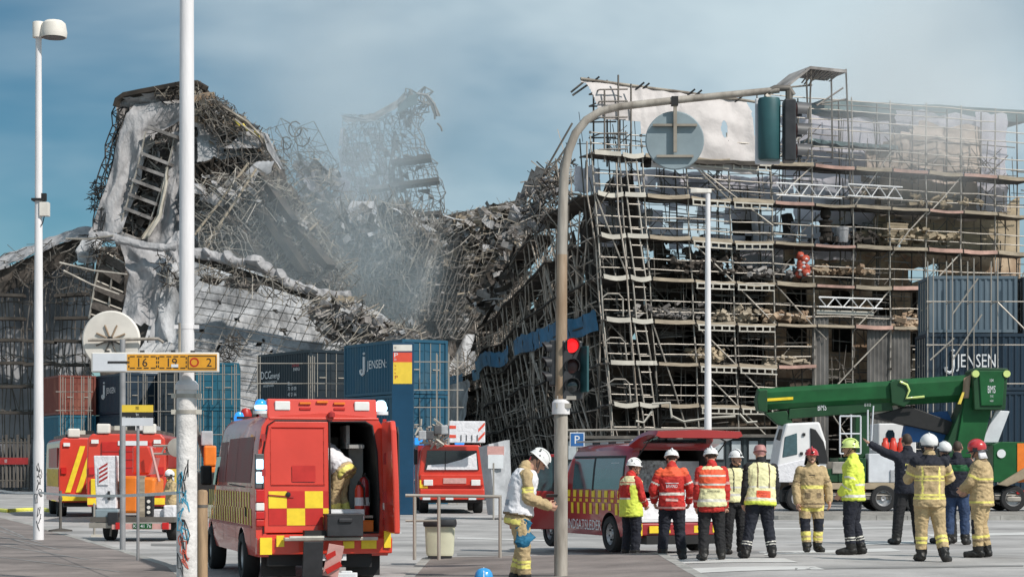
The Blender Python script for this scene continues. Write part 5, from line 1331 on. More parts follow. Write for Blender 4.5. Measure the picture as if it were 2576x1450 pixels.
# railings at the far left
t = thing('site_gate', 'tall grey bar gate with a red banner at the left edge', 'gate', (gx(-40, 147), 147, 0)); W0 = gx(72, 147) - gx(-40, 147)
for i in range(13):
    x = W0 * i / 12; rod('bar', (x, 0, .3), (x, 0, 3.9 + .3 * (i % 3 == 0)), .07 if i % 3 else .1, 'galv_dark', t)
for z in (.8, 3.6): rod('rail', (0, 0, z), (W0, 0, z), .06, 'galv_dark', t)
MB().box((W0 / 2, -.15, 2.25), (W0, .04, .5)).build('banner', 'maroon', t)
MB().text('ADGANG FORBUDT', (W0 / 2, -.175, 2.13), (1, 0, 0), (0, 0, 1), .26, 0, 'C', .2).build('lettering', 'decal_white', t)
MB().box((W0 / 2, .8, 1.9), (W0, .3, 3.2)).build('backing', 'sheet_soot', t)
# lamp post right of centre
l2, H2, d2 = lamp_post('slim white street lamp with a flat head before the scaffold', 1781, 1290, 482, .14, .085, 'pole_white', d=70)
MB().loft([[(x, y, H2 + z) for y, z in ((-.1 * w_, -.05), (.1 * w_, -.05), (.09 * w_, .10), (-.09 * w_, .10))] for x, w_ in ((-.62, .6), (-.4, 1.1), (0, 1.2), (.12, .8))]).build('lamp_head', 'sign_cream', l2, bevel=.02)
# parking sign
d_ = 60; t = thing('parking_sign', 'small blue parking sign behind the traffic light mast', 'sign', (gx(1452, d_), d_, 0)); z_ = 1.65 + (HZ - 1105) / FP * d_
rod('post', (0, 0, 0), (0, 0, z_ + .25), .03, 'galv', t)
MB().box((0, -.04, z_), (.44, .03, .44)).build('border', 'sign_light', t); MB().box((0, -.06, z_), (.38, .02, .38)).build('blue_field', 'park_blue', t)
MB().text('P', (0, -.075, z_ - .12), (1, 0, 0), (0, 0, 1), .26).build('lettering', 'decal_white', t)
# information totem
d_ = 72.0; x0, x1 = gx(986, d_), gx(1041, d_); H_ = 1.65 + (HZ - 862) / FP * d_; w = x1 - x0
t = thing('info_totem', 'tall dark blue totem with a red and yellow poster', 'totem', ((x0 + x1) / 2, d_, 0))
MB().box((0, 0, H_ / 2), (w, .35, H_)).build('body', 'totem_blue', t, bevel=.02)
def zt_(y): return 1.65 + (HZ - y) / FP * d_
for (n_, ya, yb, m_) in (('cream_field', 867, 883, 'sign_cream'), ('red_field', 886.5, 911, 'sign_red'), ('yellow_field', 911, 965, 'sign_yellow')):
    MB().box((0.0, -.18, (zt_(ya) + zt_(yb)) / 2), (w * .86, .012, zt_(ya) - zt_(yb))).build(n_, m_, t)
for (tx, y, hh, m_, xx) in (('P-PLADS', 878, .09, 'ink', -.3), ('P', 898, .16, 'decal_white', -.3), ('Børsen', 906, .09, 'decal_white', -.3), ('Takst', 922, .08, 'maroon', -.3), ('0-24', 931, .08, 'maroon', -.3), ('Alle dage', 940, .07, 'maroon', -.3), ('P', 953, .13, 'maroon', -.28)):
    MB().text(tx, (xx, -.188, zt_(y)), (1, 0, 0), (0, 0, 1), hh, 0, 'L', hh * .85).build('lettering', m_, t)
# ------------------------------------------------------------------ traffic light on a bent mast
dt = 27.0
def T(x, y): return at(x, y, dt)
tl = thing('traffic_light', 'brown bent mast carrying traffic lights over the road', 'traffic light', (gx(1411, dt), dt, 0))
o0 = Vector((gx(1411, dt), dt, 0))
def TL(x, y): return T(x, y) - o0
zj = TL(1411, 1030).z
MB().lathe([(.16, 0), (.16, .03), (.092, .05), (.092, zj), (.088, zj + .02)], 18).build('lower_mast', 'pole_taupe', tl, smooth=35)
arm = [(1412, 1030), (1412, 900), (1413, 760), (1414, 640), (1416, 520), (1420, 430), (1430, 380), (1448, 335), (1475, 302), (1510, 280), (1560, 268), (1700, 252), (1850, 237), (1960, 226)]
rad = [.085, .08, .074, .07, .066, .062, .06, .058, .056, .054, .052, .05, .047, .044]
MB().path([TL(x, y) for x, y in arm[:4]], rad[:4], 16).build('bare_mast', 'pole_brown', tl, smooth=50)
MB().path([TL(x, y) for x, y in arm[3:]], rad[3:], 16).build('bent_arm', 'pole_taupe', tl, smooth=50)
MB().lathe([(.12, zj - .06), (.12, zj + .1), (.09, zj + .14)], 16).build('joint', 'pole_white', tl, smooth=35)
# round sign under the arm, from behind
zs_ = TL(1698, 352)
MB().lathe([(0, -.012), (.385, -.012), (.40, 0), (.385, .012), (0, .012)], 44, zs_ + Vector((0, .05, 0)), 0, Matrix.Rotation(R(90), 3, 'X')).build('sign_disc', 'sign_back', tl, smooth=30)
for z in (.2, -.22): MB().box(zs_ + Vector((0, .0, z)), (.60 if z > 0 else .50, .05, .03)).build('sign_brace', 'rust_tube', tl)
MB().box(zs_ + Vector((0, -.02, .17)), (.045, .05, .68)).build('sign_hanger', 'rust_tube', tl)
MB().box(TL(1697, 255), (.09, .12, .12)).build('clamp', 'black', tl)
# signal head at the arm's end, from the back, and one from the side
b0 = TL(1935, 325)
def head(name, c, rz, lit=None, nlen=3, visor=True):
    h = bpy.data.objects.new(name, None); C.objects.link(h); h.parent = tl; h.location = c; h.rotation_euler = (0, 0, R(rz))
    return h
hb = MB().lathe([(.0, -.42), (.13, -.42), (.15, -.40), (.155, .38), (.14, .42), (0, .42)], 16, b0, 0, None, 1, .8).build('signal_housing', 'signal_green', tl, smooth=40)
MB().box(b0 + Vector((0, .18, 0)), (.34, .05, .9)).build('backing_board', 'sign_light', tl, bevel=.02)
MB().path([TL(1930, 232), TL(1950, 222), TL(1985, 222), TL(1995, 240)], .045, 8).build('bracket', 'galv_dark', tl, smooth=50)
MB().path([TL(1925, 240), TL(1935, 250)], .05, 8).build('bracket', 'galv', tl); MB().path([TL(1985, 228), TL(1985, 252)], .05, 8).build('bracket', 'galv_dark', tl)
c0 = TL(1985, 330)
hs = MB().box(c0, (.16, .26, .84)).build('signal_housing', 'plastic_black', tl, bevel=.02)
def visor_(c, ang, r_, L, parent, mt='signal_visor'):
    """Open hood over a lens, pointing along ang in the ground plane."""
    rot = Matrix.Rotation(R(ang), 3, 'Z'); s = MB(); n = 12; vs = []
    for rr in (r_, r_ - .008):
        for y, cut in ((0, 0), (L, 1)):
            for i in range(n + 1):
                a = R(-35 + 250 * i / n)
                yy = y if not cut else L * (.55 + .45 * max(0, math.sin(a)))
                vs.append(rot @ Vector((math.cos(a) * rr, yy, math.sin(a) * rr)) + Vector(c))
    k = n + 1
    fs = [(i, i + 1, k + i + 1, k + i) for i in range(n)] + [(2 * k + i + 1, 2 * k + i, 3 * k + i, 3 * k + i + 1) for i in range(n)] + [(k + i, k + i + 1, 3 * k + i + 1, 3 * k + i) for i in range(n)]
    return s.add(vs, fs).build('visor', mt, parent, smooth=50)
for dz in (.28, 0, -.28):
    visor_(c0 + Vector((.08, -.02, dz)), -78, .11, .24, hs)
    MB().lathe([(0, 0), (.1, 0), (.1, .02)], 16, c0 + Vector((.082, -.02, dz)), 0, Matrix.Rotation(R(90), 3, 'Y')).build('lens', 'signal_off', hs)
# lower head with the red light, facing half to the camera
c1 = TL(1437, 925)
hd = MB().box(c1 + Vector((-.02, .06, -.03)), (.30, .2, .80), 0, Matrix.Rotation(R(24), 3, 'Z')).build('signal_housing', 'plastic_black', tl, bevel=.02)
MB().box(c1 + Vector((.16, -.02, -.02)), (.035, .3, .62), 0, Matrix.Rotation(R(24), 3, 'Z')).build('signal_edge', 'signal_green', hd, bevel=.01)
for dz, m_ in ((.30, 'signal_lit'), (.02, 'signal_off'), (-.24, 'glass_dark')):
    MB().lathe([(0, .012), (.07, .008), (.095, 0), (.095, -.02)], 18, c1 + Vector((.0, -.055, dz)), 0, Matrix.Rotation(R(90), 3, 'X') @ Matrix.Rotation(R(0), 3, 'Y')).build('lens', m_, hd, smooth=40)
    visor_(c1 + Vector((.0, -.05, dz)), 204 - 14, .105, .14, hd, 'plastic_black')
c2 = TL(1390, 912)
h2 = MB().box(c2 + Vector((.03, .08, 0)), (.14, .2, .62)).build('signal_housing', 'plastic_black', tl, bevel=.02)
for dz in (.2, -.0, -.2): visor_(c2 + Vector((-.02, .05, dz)), 100, .085, .13, h2, 'plastic_black')
MB().box(TL(1425, 1000), (.26, .14, .05)).build('bracket', 'galv', tl)
MB().box(TL(1417, 1020), (.2, .22, .06)).build('bracket', 'galv', tl)
# bin and railing on the near island
d_ = 34.2
t = thing('litter_bin', 'cream litter bin with black rim by the railing', 'bin', (gx(1107, d_), d_, .12))
MB().loft([[(sx * w_, sy * w_ * .8, z) for sx, sy in ((-1, -.8), (-.8, -1), (.8, -1), (1, -.8), (1, .8), (.8, 1), (-.8, 1), (-1, .8))] for z, w_ in ((.05, .22), (.1, .235), (.56, .255))]).build('body', 'bin_cream', t, smooth=40)
MB().loft([[(sx * w_, sy * w_ * .8, z) for sx, sy in ((-1, -.8), (-.8, -1), (.8, -1), (1, -.8), (1, .8), (.8, 1), (-.8, 1), (-1, .8))] for z, w_ in ((.55, .275), (.60, .285), (.67, .27), (.68, .22))]).build('rim', 'plastic_black', t, smooth=40)
MB().box((0, 0, .025), (.4, .34, .05)).build('foot', 'plastic_black', t)
d_ = 33.6; t = thing('railing', 'grey pedestrian railing in front of the litter bin', 'railing', (0, d_, .12)); zr = at(0, 1248, d_).z - .12
rod('top_rail', (gx(1020, d_), 0, zr + .02), (gx(1262, d_), 0, zr), .028, 'galv', t, 10)
rod('mid_rail', (gx(1020, d_), 0, zr * .62), (gx(1105, d_), 0, zr * .62), .02, 'galv', t, 10)
for x in (1043, 1104): rod('post', (gx(x, d_), 0, 0), (gx(x, d_), 0, zr), .03, 'galv', t, 10)
rod('post', (gx(1258, d_), .0, 0), (gx(1258, d_), 0, zr), .028, 'galv', t, 10)
# tarpaulin-covered frame and thin posts behind
d_ = 66; t = thing('covered_frame', 'tall grey tarpaulin draped over a frame beside the ladder truck', 'tarpaulin', (gx(1240, d_), d_, 0))
secs = []
for i in range(9):
    z = i / 8; wl_, wr_ = gx(1205 + 22 * (1 - z), d_) - gx(1240, d_), gx(1284 - 10 * abs(z - .5), d_) - gx(1240, d_)
    zz_ = .15 + z * 2.35; sec = []
    for k in range(20):
        a = k / 20 * 2 * math.pi; f = 1 + .09 * math.sin(k * 2.3 + z * 1.5)
        sec.append(((wl_ + wr_) / 2 + math.cos(a) * (wr_ - wl_) / 2 * f, math.sin(a) * .9 * f, zz_ + (.12 * math.cos(a) if i == 8 else 0)))
    secs.append(sec)
MB().loft(secs).build('tarpaulin', 'tarp_grey', t, smooth=50)
MB().box((.1, -.93, 1.9), (.5, .03, .45)).build('notice', 'decal_white', t); MB().box((.1, -.93, 2.25), (.55, .025, .3)).build('notice', 'reflect_pink', t)
rod('post', (.03, -1.1, 0), (.03, -1.1, 1.85), .03, 'galv', t)
# ------------------------------------------------------------------ vehicles
def wheel(parent, x, y, r, w, sx, dual=False, rim='rim'):
    """Wheel with its outer face towards sx*x."""
    rot = Matrix.Rotation(R(90) * sx, 3, 'Y')
    h = MB().lathe([(r * .62, -w / 2), (r * .93, -w / 2), (r, -w * .36), (r, w * .36), (r * .93, w / 2), (r * .62, w / 2), (r * .6, w * .3), (r * .6, -w * .3)], 26, (x, y, r), 0, rot).build('wheel', 'rubber', parent, smooth=40)
    m = MB().lathe([(0, w * .30), (r * .16, w * .32), (r * .2, w * .2), (r * .48, w * .12), (r * .58, w * .36), (r * .62, w * .36), (r * .62, -w * .3), (0, -w * .3)], 22, (x, y, r), 0, rot)
    m.build('rim', rim, h, smooth=40)
    n = MB()
    for k in range(7):
        a = k * 2 * math.pi / 7; v = rot @ Vector((math.cos(a) * r * .34, math.sin(a) * r * .34, w * .19)); n.box((x + v.x, y + v.y, r + v.z), (r * .1,) * 3)
    n.build('rim_holes', 'black', h, kind='stuff')
    return h
def normals_out(o):
    bm = bmesh.new(); bm.from_mesh(o.data); bmesh.ops.remove_doubles(bm, verts=bm.verts, dist=1e-5); bmesh.ops.recalc_face_normals(bm, faces=bm.faces); bm.to_mesh(o.data); bm.free()
def cut(o, cutters):
    for q_ in [o] + cutters: normals_out(q_)
    for c in cutters:
        b = o.modifiers.new('b', 'BOOLEAN'); b.operation = 'DIFFERENCE'; b.object = c; b.solver = 'EXACT'; b.material_mode = 'TRANSFER'
    bpy.context.view_layer.update(); baked(o)
    for c in cutters: bpy.data.objects.remove(c)
    o.data.polygons.foreach_set('use_smooth', [True] * len(o.data.polygons)); o.data.set_sharp_from_angle(angle=R(28))
    return o
def shell(name, parent, W_, stations, S, mt, fracs=None):
    """Van body lofted along y. stations: (y at the sill, y at the roof, half width, roof height)."""
    secs = []
    for yb, yt, w, T_ in stations:
        h = T_ - S
        pts = [(.95, 0), (.99, .10), (1.0, .30), (1.0, .46), (.985, .56), (.945, .78), (.90, .92), (.82, .975), (.6, 1.0)]
        L_ = [(-a * w, f) for a, f in pts]; Rr = [(a * w, f) for a, f in reversed(pts)]
        secs.append([Vector((x, yb + (yt - yb) * f ** 1.5, S + h * f + (.015 if abs(x) < .01 else 0))) for x, f in L_ + [(0, 1.012)] + Rr])
    return MB().loft(secs).build(name, mt, parent)
def side_x(W_, S, T_, z):
    f = (z - S) / (T_ - S); pts = [(.95, 0), (.99, .10), (1.0, .30), (1.0, .46), (.985, .56), (.945, .78), (.90, .92), (.82, .975), (.6, 1.0)]
    for (a, p), (b, q_) in zip(pts, pts[1:]):
        if p <= f <= q_: return W_ * (a + (b - a) * (f - p) / (q_ - p))
    return W_ * pts[-1][0]
def sidepatch(mb, s, W_, S, T_, y0, y1, z0, z1, off=.006, slant=0.0, mi=0, n=3):
    vs = []
    for i in range(n + 1):
        z = z0 + (z1 - z0) * i / n; x = s * (side_x(W_, S, T_, z) + off); sl = slant * (z - z0)
        vs += [(x, y0 + sl, z), (x, y1 + sl, z)]
    mb.add(vs, [(2 * i, 2 * i + 1, 2 * i + 3, 2 * i + 2) if s > 0 else (2 * i + 1, 2 * i, 2 * i + 2, 2 * i + 3) for i in range(n)], mi)

D('side_panel', (0.20, 0.018, 0.02), 0.45, var=0.25, scale=1.2, spec=0.25)
# ---- red command van with one rear door open
SV = thing('fire_van', 'tall red emergency van seen from behind, right rear door open and blue lights on', 'van', (-2.70, 28.6, 0), 16)
W_, S, T_ = 1.0, .40, 2.44
b = shell('body', SV, W_, [(0, .10, W_ * .985, T_ - .02), (.12, .20, W_, T_), (1.5, 1.5, W_, T_ + .02), (3.6, 3.6, W_, T_ + .02), (4.15, 4.0, W_, T_ - .02), (4.55, 4.35, W_ * .99, 2.05), (5.0, 4.85, W_ * .97, 1.45), (5.55, 5.45, W_ * .94, 1.18), (5.85, 5.8, W_ * .85, .95)], S, 'fire_red')
cs = []
for sx in (-1, 1):
    for y in (1.35, 4.95):
        c = MB().lathe([(.43, -.2), (.43, .2)], 28, (sx * W_, y, .36), 0, Matrix.Rotation(R(90), 3, 'Y')).build('c', 'black'); c.parent = SV; cs.append(c)
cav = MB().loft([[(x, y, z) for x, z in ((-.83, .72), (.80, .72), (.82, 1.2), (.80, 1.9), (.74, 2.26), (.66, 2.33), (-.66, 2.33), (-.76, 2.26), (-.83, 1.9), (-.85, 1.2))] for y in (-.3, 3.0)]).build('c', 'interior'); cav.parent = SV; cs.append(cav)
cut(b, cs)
# left rear door with checker blocks
ld = MB().loft([[(x, y + .10 * ((z - S) / 2.04) ** 1.5, z) for x, z in ((-.865, .74), (.075, .74), (.075, 2.335), (-.70, 2.335), (-.79, 2.26), (-.86, 1.9))] for y in (.05, -.015)]).build('door', 'fire_red', SV, bevel=.012)
ld['label'] = 'closed left rear door with yellow and red checker blocks'
def rp(x, z, off=.022): return (x, -off + .10 * ((z - S) / 2.04) ** 1.5, z)
def rpatch(parent, name, x0, x1, z0, z1, mt, off=.022):
    s = MB(); n = 4; vs = []
    for i in range(n + 1):
        z = z0 + (z1 - z0) * i / n; vs += [rp(x0, z, off), rp(x1, z, off)]
    return s.add(vs, [(2 * i, 2 * i + 1, 2 * i + 3, 2 * i + 2) for i in range(n)]).build(name, mt, parent)
cw = .262
for r_ in range(2):
    for c_ in range(4):
        x0 = -.80 + c_ * cw; x1 = min(x0 + cw, .065); z1 = 1.335 - r_ * .245
        rpatch(ld, 'checker_block', x0, x1, z1 - .243, z1, 'hi_yellow' if (r_ + c_) % 2 == 0 else 'dark_red')
s = MB()                                    # pressed panel outline on the door
for (x0, x1, z0, z1) in ((-.76, .02, 2.235, 2.25), (-.76, .02, 1.42, 1.43), (-.765, -.75, 1.43, 2.24), (.005, .02, 1.43, 2.24)):
    n = 5
    for i in range(n):
        za, zb_ = z0 + (z1 - z0) * i / n, z0 + (z1 - z0) * (i + 1) / n
        s.add([rp(x0, za, .019), rp(x1, za, .019), rp(x1, zb_, .026), rp(x0, zb_, .026)], [(0, 1, 2, 3)])
s.build('pressing', 'fire_red', ld, smooth=60)
rpatch(ld, 'window_blank', -.46, -.12, 1.47, 1.70, 'dark_red', .024)
MB().lathe([(.035, 0), (.035, .02), (0, .025)], 14, rp(-.52, 1.29, .03), 0, Matrix.Rotation(R(90), 3, 'X')).build('handle', 'black', ld)
MB().box(rp(-.62, 1.265, .03), (.36, .012, .02), 0, Matrix.Rotation(R(5), 3, 'Y')).build('seam', 'maroon', ld)
for z in (1.0, 1.6, 2.1): MB().box((-.875, -.01, z), (.05, .06, .10)).build('hinge', 'maroon', ld)
# open right rear door, swung out
rd = bpy.data.objects.new('door', None)
rd_m = MB().loft([[(x, y + .02 * math.sin(z * 2), z) for x, z in ((0, .74), (.90, .74), (.88, 1.5), (.82, 2.2), (.72, 2.335), (.0, 2.335))] for y in (0, -.085)])
rdo = rd_m.build('door', 'fire_red', SV, bevel=.025, seg=3)
rdo['label'] = 'right rear door standing wide open'
rdo.location = (.95, .02, 0); rdo.rotation_euler = (0, 0, R(-93))
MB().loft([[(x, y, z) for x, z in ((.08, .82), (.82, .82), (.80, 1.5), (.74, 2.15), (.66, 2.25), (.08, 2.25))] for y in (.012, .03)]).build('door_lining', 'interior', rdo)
for z in (1.25, 1.8): MB().box((.3, -.10, z), (.05, .05, .16)).build('hinge', 'maroon', rdo)
bpy.data.objects.remove(rd)
# frame round the opening: red and white reflector strip on the right post
s = MB(); z = .9
for i in range(9):
    MB().box((.905, .02 + .10 * ((z + .09 - S) / 2.04) ** 1.5 - .03, z + .08), (.05, .02, .15)).build('reflector', 'decal_white' if i % 2 else 'dark_red', SV); z += .165
# rubber seal round the opening, seams and hinges
def ry(z): return -.012 + .10 * max(0, (z - S) / 2.04) ** 1.5
MB().path([(x, ry(z), z) for x, z in ((.09, .74), (.09, 1.5), (.09, 2.33), (.62, 2.335), (.72, 2.28), (.785, 1.9), (.81, 1.2), (.80, .74), (.09, .73))], .016, 5).build('door_seal', 'rubber', SV)
MB().path([(x, ry(z) - .004, z) for x, z in ((-.875, .73), (-.885, 1.3), (-.87, 1.9), (-.80, 2.28), (-.70, 2.345), (.08, 2.345))], .009, 5).build('door_seam', 'black', SV)
for sx in (-1, 1):
    s = MB()
    for y in (.42, 1.95, 3.35): sidepatch(s, sx, W_, S, T_, y, y + .014, .55, 2.2, .009, 0, 0, 8)
    s.build('panel_seam', 'black', SV)
# tail lamps
for sx in (-1, 1):
    for (z0, z1, m_) in ((1.44, 1.62, 'beacon_lit'), (1.64, 1.80, 'beacon_lit')):
        if sx < 0: MB().box((-.925, .035, (z0 + z1) / 2), (.10, .07, z1 - z0 - .02)).build('strobe_light', m_, SV, bevel=.01)
    if sx < 0: MB().box((-.925, .05, 1.62), (.13, .06, .5)).build('strobe_mount', 'signal_visor', SV, bevel=.015)
    for (z0, z1, m_) in ((1.18, 1.36, 'lamp_red'), (1.06, 1.17, 'lamp_white'), (.94, 1.05, 'lamp_red'), (.84, .93, 'dark_red')):
        MB().box((sx * .925, .0, (z0 + z1) / 2), (.12, .09, z1 - z0)).build('tail_lamp', m_, SV, bevel=.012)
# light bar on the roof edge
lb = MB().loft([[(x, y, z) for y, z in ((.10, 2.36), (.16, 2.66), (.75, 2.64), (.75, 2.40))] for x in (-.80, .80)]).build('light_bar', 'fire_red', SV, bevel=.02)
for sx in (-1, 1):
    MB().lathe([(.08, -.1), (.085, 0), (.075, .05), (.04, .08)], 16, (sx * .88, .22, 2.57)).build('beacon', 'beacon_blue' if sx < 0 else 'beacon_lit', lb, smooth=40)
    MB().lathe([(.07, -.05), (.092, -.03), (.092, .01), (.07, .02)], 16, (sx * .88, .20, 2.55)).build('beacon_glow', 'beacon_lit', lb, smooth=40)
    MB().lathe([(.11, 0), (.11, .05)], 16, (sx * .88, .22, 2.44)).build('beacon_base', 'decal_white', lb, smooth=40)
    MB().box((sx * .58, .135, 2.56), (.22, .05, .13)).build('work_light', 'lamp_white', lb, bevel=.012)
for x, z in ((-.25, 2.60), (0, 2.62), (.25, 2.60), (-.25, 2.52), (.25, 2.52)): MB().box((x, .125, z), (.16, .03, .03)).build('marker_light', 'dark_red' if z < 2.55 else 'orange', lb)
MB().lathe([(.05, 0), (.05, .06), (0, .09)], 12, (.12, .06, 2.40)).build('camera_dome', 'maroon', SV)
MB().box((.02, .11, 2.375), (1.6, .05, .035)).build('rain_rail', 'fire_red', SV, bevel=.01)
# bumper and step
MB().loft([[(x, y, z) for y, z in ((.10, .42), (-.20 + abs(x) * .10, .44), (-.22 + abs(x) * .10, .66), (.10, .70))] for x in (-.98, -.9, -.5, 0, .5, .9, .98)]).build('bumper', 'fire_red', SV, bevel=.015)
for (x, w2, z, h2, m_) in ((-.86, .17, .56, .24, 'hi_yellow'), (-.66, .11, .63, .16, 'hi_yellow'), (.90, .10, .64, .24, 'hi_yellow'), (.62, .22, .58, .14, 'hi_yellow'), (.32, .16, .57, .1, 'hi_yellow')):
    MB().box((x, -.225 + abs(x) * .1, z), (w2, .03, h2)).build('bumper_marking', m_, SV)
MB().box((.05, -.26, .66), (1.35, .12, .05)).build('step', 'galv', SV, bevel=.01); MB().box((-.3, -.3, .69), (.5, .05, .03)).build('step_pad', 'reflect', SV)
MB().box((-.12, -.2, .74), (.42, .16, .08)).build('tread', 'black', SV)
MB().box((-.35, .2, .38), (.9, .4, .22)).build('underbody', 'black', SV); MB().box((.3, .4, .34), (.8, .8, .2)).build('underbody', 'black', SV)
MB().box((.05, -.12, .40), (.5, .02, .11)).build('number_plate', 'decal_white', SV); MB().text('AF 32 118', (.05, -.135, .37), (1, 0, 0), (0, 0, 1), .07).build('lettering', 'ink', SV)
for sx in (-1, 1):
    MB().box((sx * .62, .25, .32), (.5, .02, .42)).build('mud_flap', 'black', SV)
    wheel(SV, sx * (W_ - .12), 1.35, .36, .24, sx); wheel(SV, sx * (W_ - .12), 4.95, .36, .24, sx)
# livery along the sides
for sx in (-1, 1):
    s = MB(); s2 = MB()
    for i in range(18):
        y = .18 + i * .27
        if y > 4.9: continue
        if i not in (0,): sidepatch(s, sx, W_, S, T_, y, y + .13, 1.08, 1.32, .007, .12)
        sidepatch(s, sx, W_, S, T_, y + .13, y + .26, .84, 1.08, .007, .0)
    s.build('livery_stripe', 'dull_yellow', SV)
    s = MB(); sidepatch(s, sx, W_, S, T_, .45, 3.0, 1.45, 2.12, .006); sidepatch(s, sx, W_, S, T_, 3.08, 3.9, 1.45, 2.08, .006); s.build('side_panel', 'side_panel', SV)
    s = MB(); sidepatch(s, sx, W_, S, T_, 4.0, 4.5, 1.40, 1.85, .007, -.45); s.build('side_window', 'glass_dark', SV)
    s = MB(); sidepatch(s, sx, W_, S, T_, .3, 4.4, 1.385, 1.40, .012); sidepatch(s, sx, W_, S, T_, .3, 4.6, .80, .83, .012); s.build('side_moulding', 'maroon', SV)
    MB().box((sx * 1.12, 4.45, 1.55), (.18, .12, .32)).build('mirror', 'black', SV, bevel=.03)
    MB().path([(sx * .99, 2.6, 1.42), (sx * 1.0, 1.6, 1.40), (sx * 1.0, .9, 1.39)], .012, 5).build('door_rail', 'black', SV)
    MB().box((sx * (W_ + .01), .8, 1.03), (.02, .07, .14)).build('fuel_flap', 'black', SV)
for (x, y, z, r_, m_) in ((-.4, 4.2, 2.52, .1, 'black'), (-.2, 4.1, 2.55, .12, 'dark_red'), (-.55, 3.9, 2.52, .09, 'dark_red'), (.1, 4.0, 2.53, .12, 'black'), (-.3, 3.5, 2.5, .09, 'tarp_grey'), (-.7, 3.6, 2.45, .08, 'beacon_blue')):
    MB().lathe([(r_, -.06), (r_ * 1.1, .02), (r_ * .7, .1), (0, .12)], 10, (x, y, z)).build('roof_fitting', m_, SV, smooth=40)
MB().box((-.3, 3.9, 2.47), (.9, .8, .04)).build('roof_tray', 'black', SV)
# equipment in the back
MB().box((.16, 2.2, 1.5), (.05, 1.4, 1.5)).build('partition', 'interior', SV)
MB().box((.60, .9, 1.55), (.22, .5, .95)).build('locker', 'interior_grey', SV, bevel=.015); MB().box((.44, .7, 2.12), (.05, .5, .34)).build('bracket', 'interior_grey', SV); MB().box((.54, .5, 1.98), (.22, .4, .05)).build('bracket', 'interior_grey', SV)
MB().box((.55, .5, .96), (.40, .7, .035)).build('shelf', 'galv', SV); MB().box((.25, .75, .80), (.5, 1.2, .05)).build('cargo_floor', 'interior_grey', SV)
for (x, z, a, m_) in ((.33, 2.05, .2, 'galv_dark'), (.25, 1.9, .15, 'black'), (.40, 1.75, .2, 'galv_dark'), (.30, 1.5, .16, 'interior_grey'), (.25, 1.2, .2, 'galv_dark')):
    MB().box((x, 1.3, z), (a, .3, a * .8)).build('equipment_box', m_, SV)
# hose reel, signs and plates under the step
t = tag(MB().box((0, 0, .16), (.52, .34, .30)).box((0, 0, .315), (.54, .36, .03)).box((0, -.19, .24), (.2, .03, .06)).build('tool_case', 'plastic_black', bevel=.04, seg=3), 'dark grey hard case standing on the rear step of the tall van', 'case'); t.location = SV.matrix_basis @ Vector((.22, -.18, .685)) if False else Matrix.Translation(SV.location) @ Matrix.Rotation(R(15), 4, 'Z') @ Vector((.24, -.22, .685)); t.rotation_euler = (0, 0, R(15))
MS = Matrix.Translation(SV.location) @ Matrix.Rotation(R(16), 4, 'Z')
def ext(label, x, y, z, s=1.0, m_='fire_red'):
    t = thing('fire_extinguisher', label, 'extinguisher', MS @ Vector((x, y, z)), 15)
    MB().lathe([(.06 * s, 0), (.068 * s, .02), (.068 * s, .36 * s), (.045 * s, .43 * s), (.02, .45 * s)], 14).build('cylinder', m_, t, smooth=40)
    MB().box((0, -.02, .48 * s), (.03, .1, .03)).box((0, 0, .455 * s), (.05, .05, .04)).build('valve', 'black', t)
    MB().path([(0, -.03, .47 * s), (.06, -.07, .4 * s), (.075, -.06, .15 * s)], .012, 6).build('hose', 'black', t)
    MB().lathe([(.069 * s, .14), (.069 * s, .26)], 14).build('label_band', 'decal_white', t)
ext('red fire extinguisher on the floor of the open van', .56, .22, .98, 1.0); ext('deep red extinguisher behind the other in the open van', .66, .36, .98, 1.25, 'deep_red')
t = tag(MB().box((0, 0, .08), (.24, .2, .16)).box((0, 0, .165), (.25, .21, .02)).build('first_aid_box', 'orange', bevel=.01), 'small orange box on the van floor under the shelf', 'box'); t.location = MS @ Vector((.62, .16, .735)); t.rotation_euler = (0, 0, R(15))
t = tag(MB().box((0, 0, .12), (.62, .3, .24)).box((0, -.155, .19), (.4, .02, .04)).build('storage_box', 'decal_white', bevel=.01), 'low white box on the van floor behind the hard case', 'box'); t.location = MS @ Vector((.30, .22, .83)); t.rotation_euler = (0, 0, R(15))
t = thing('warning_board', 'dark folded warning board with a red striped plate below the van step', 'board', MS @ Vector((-.26, -.52, 0)), 15)
MB().box((0, 0, .34), (.28, .05, .62), 0, Euler((R(14), 0, 0)).to_matrix()).build('panel', 'plastic_black', t, bevel=.01)
MB().box((.30, .04, .36), (.22, .03, .46), 0, Euler((R(12), R(10), 0)).to_matrix()).build('panel', 'reflect_pink', t)
for i in range(2): MB().box((.30, .015, .26 + i * .2), (.24, .03, .07), 0, Euler((R(12), R(10) + R(-38), 0)).to_matrix()).build('stripe', 'dark_red', t)
MB().box((0, .05, .02), (.3, .35, .03)).build('foot', 'black', t)
t = tag(MB().box((0, 0, .09), (.30, .16, .18)).box((0, 0, .19), (.16, .1, .03)).build('canister', 'decal_white', bevel=.02), 'white canister on the road beneath the van step', 'canister'); t.location = MS @ Vector((.26, -.35, 0))

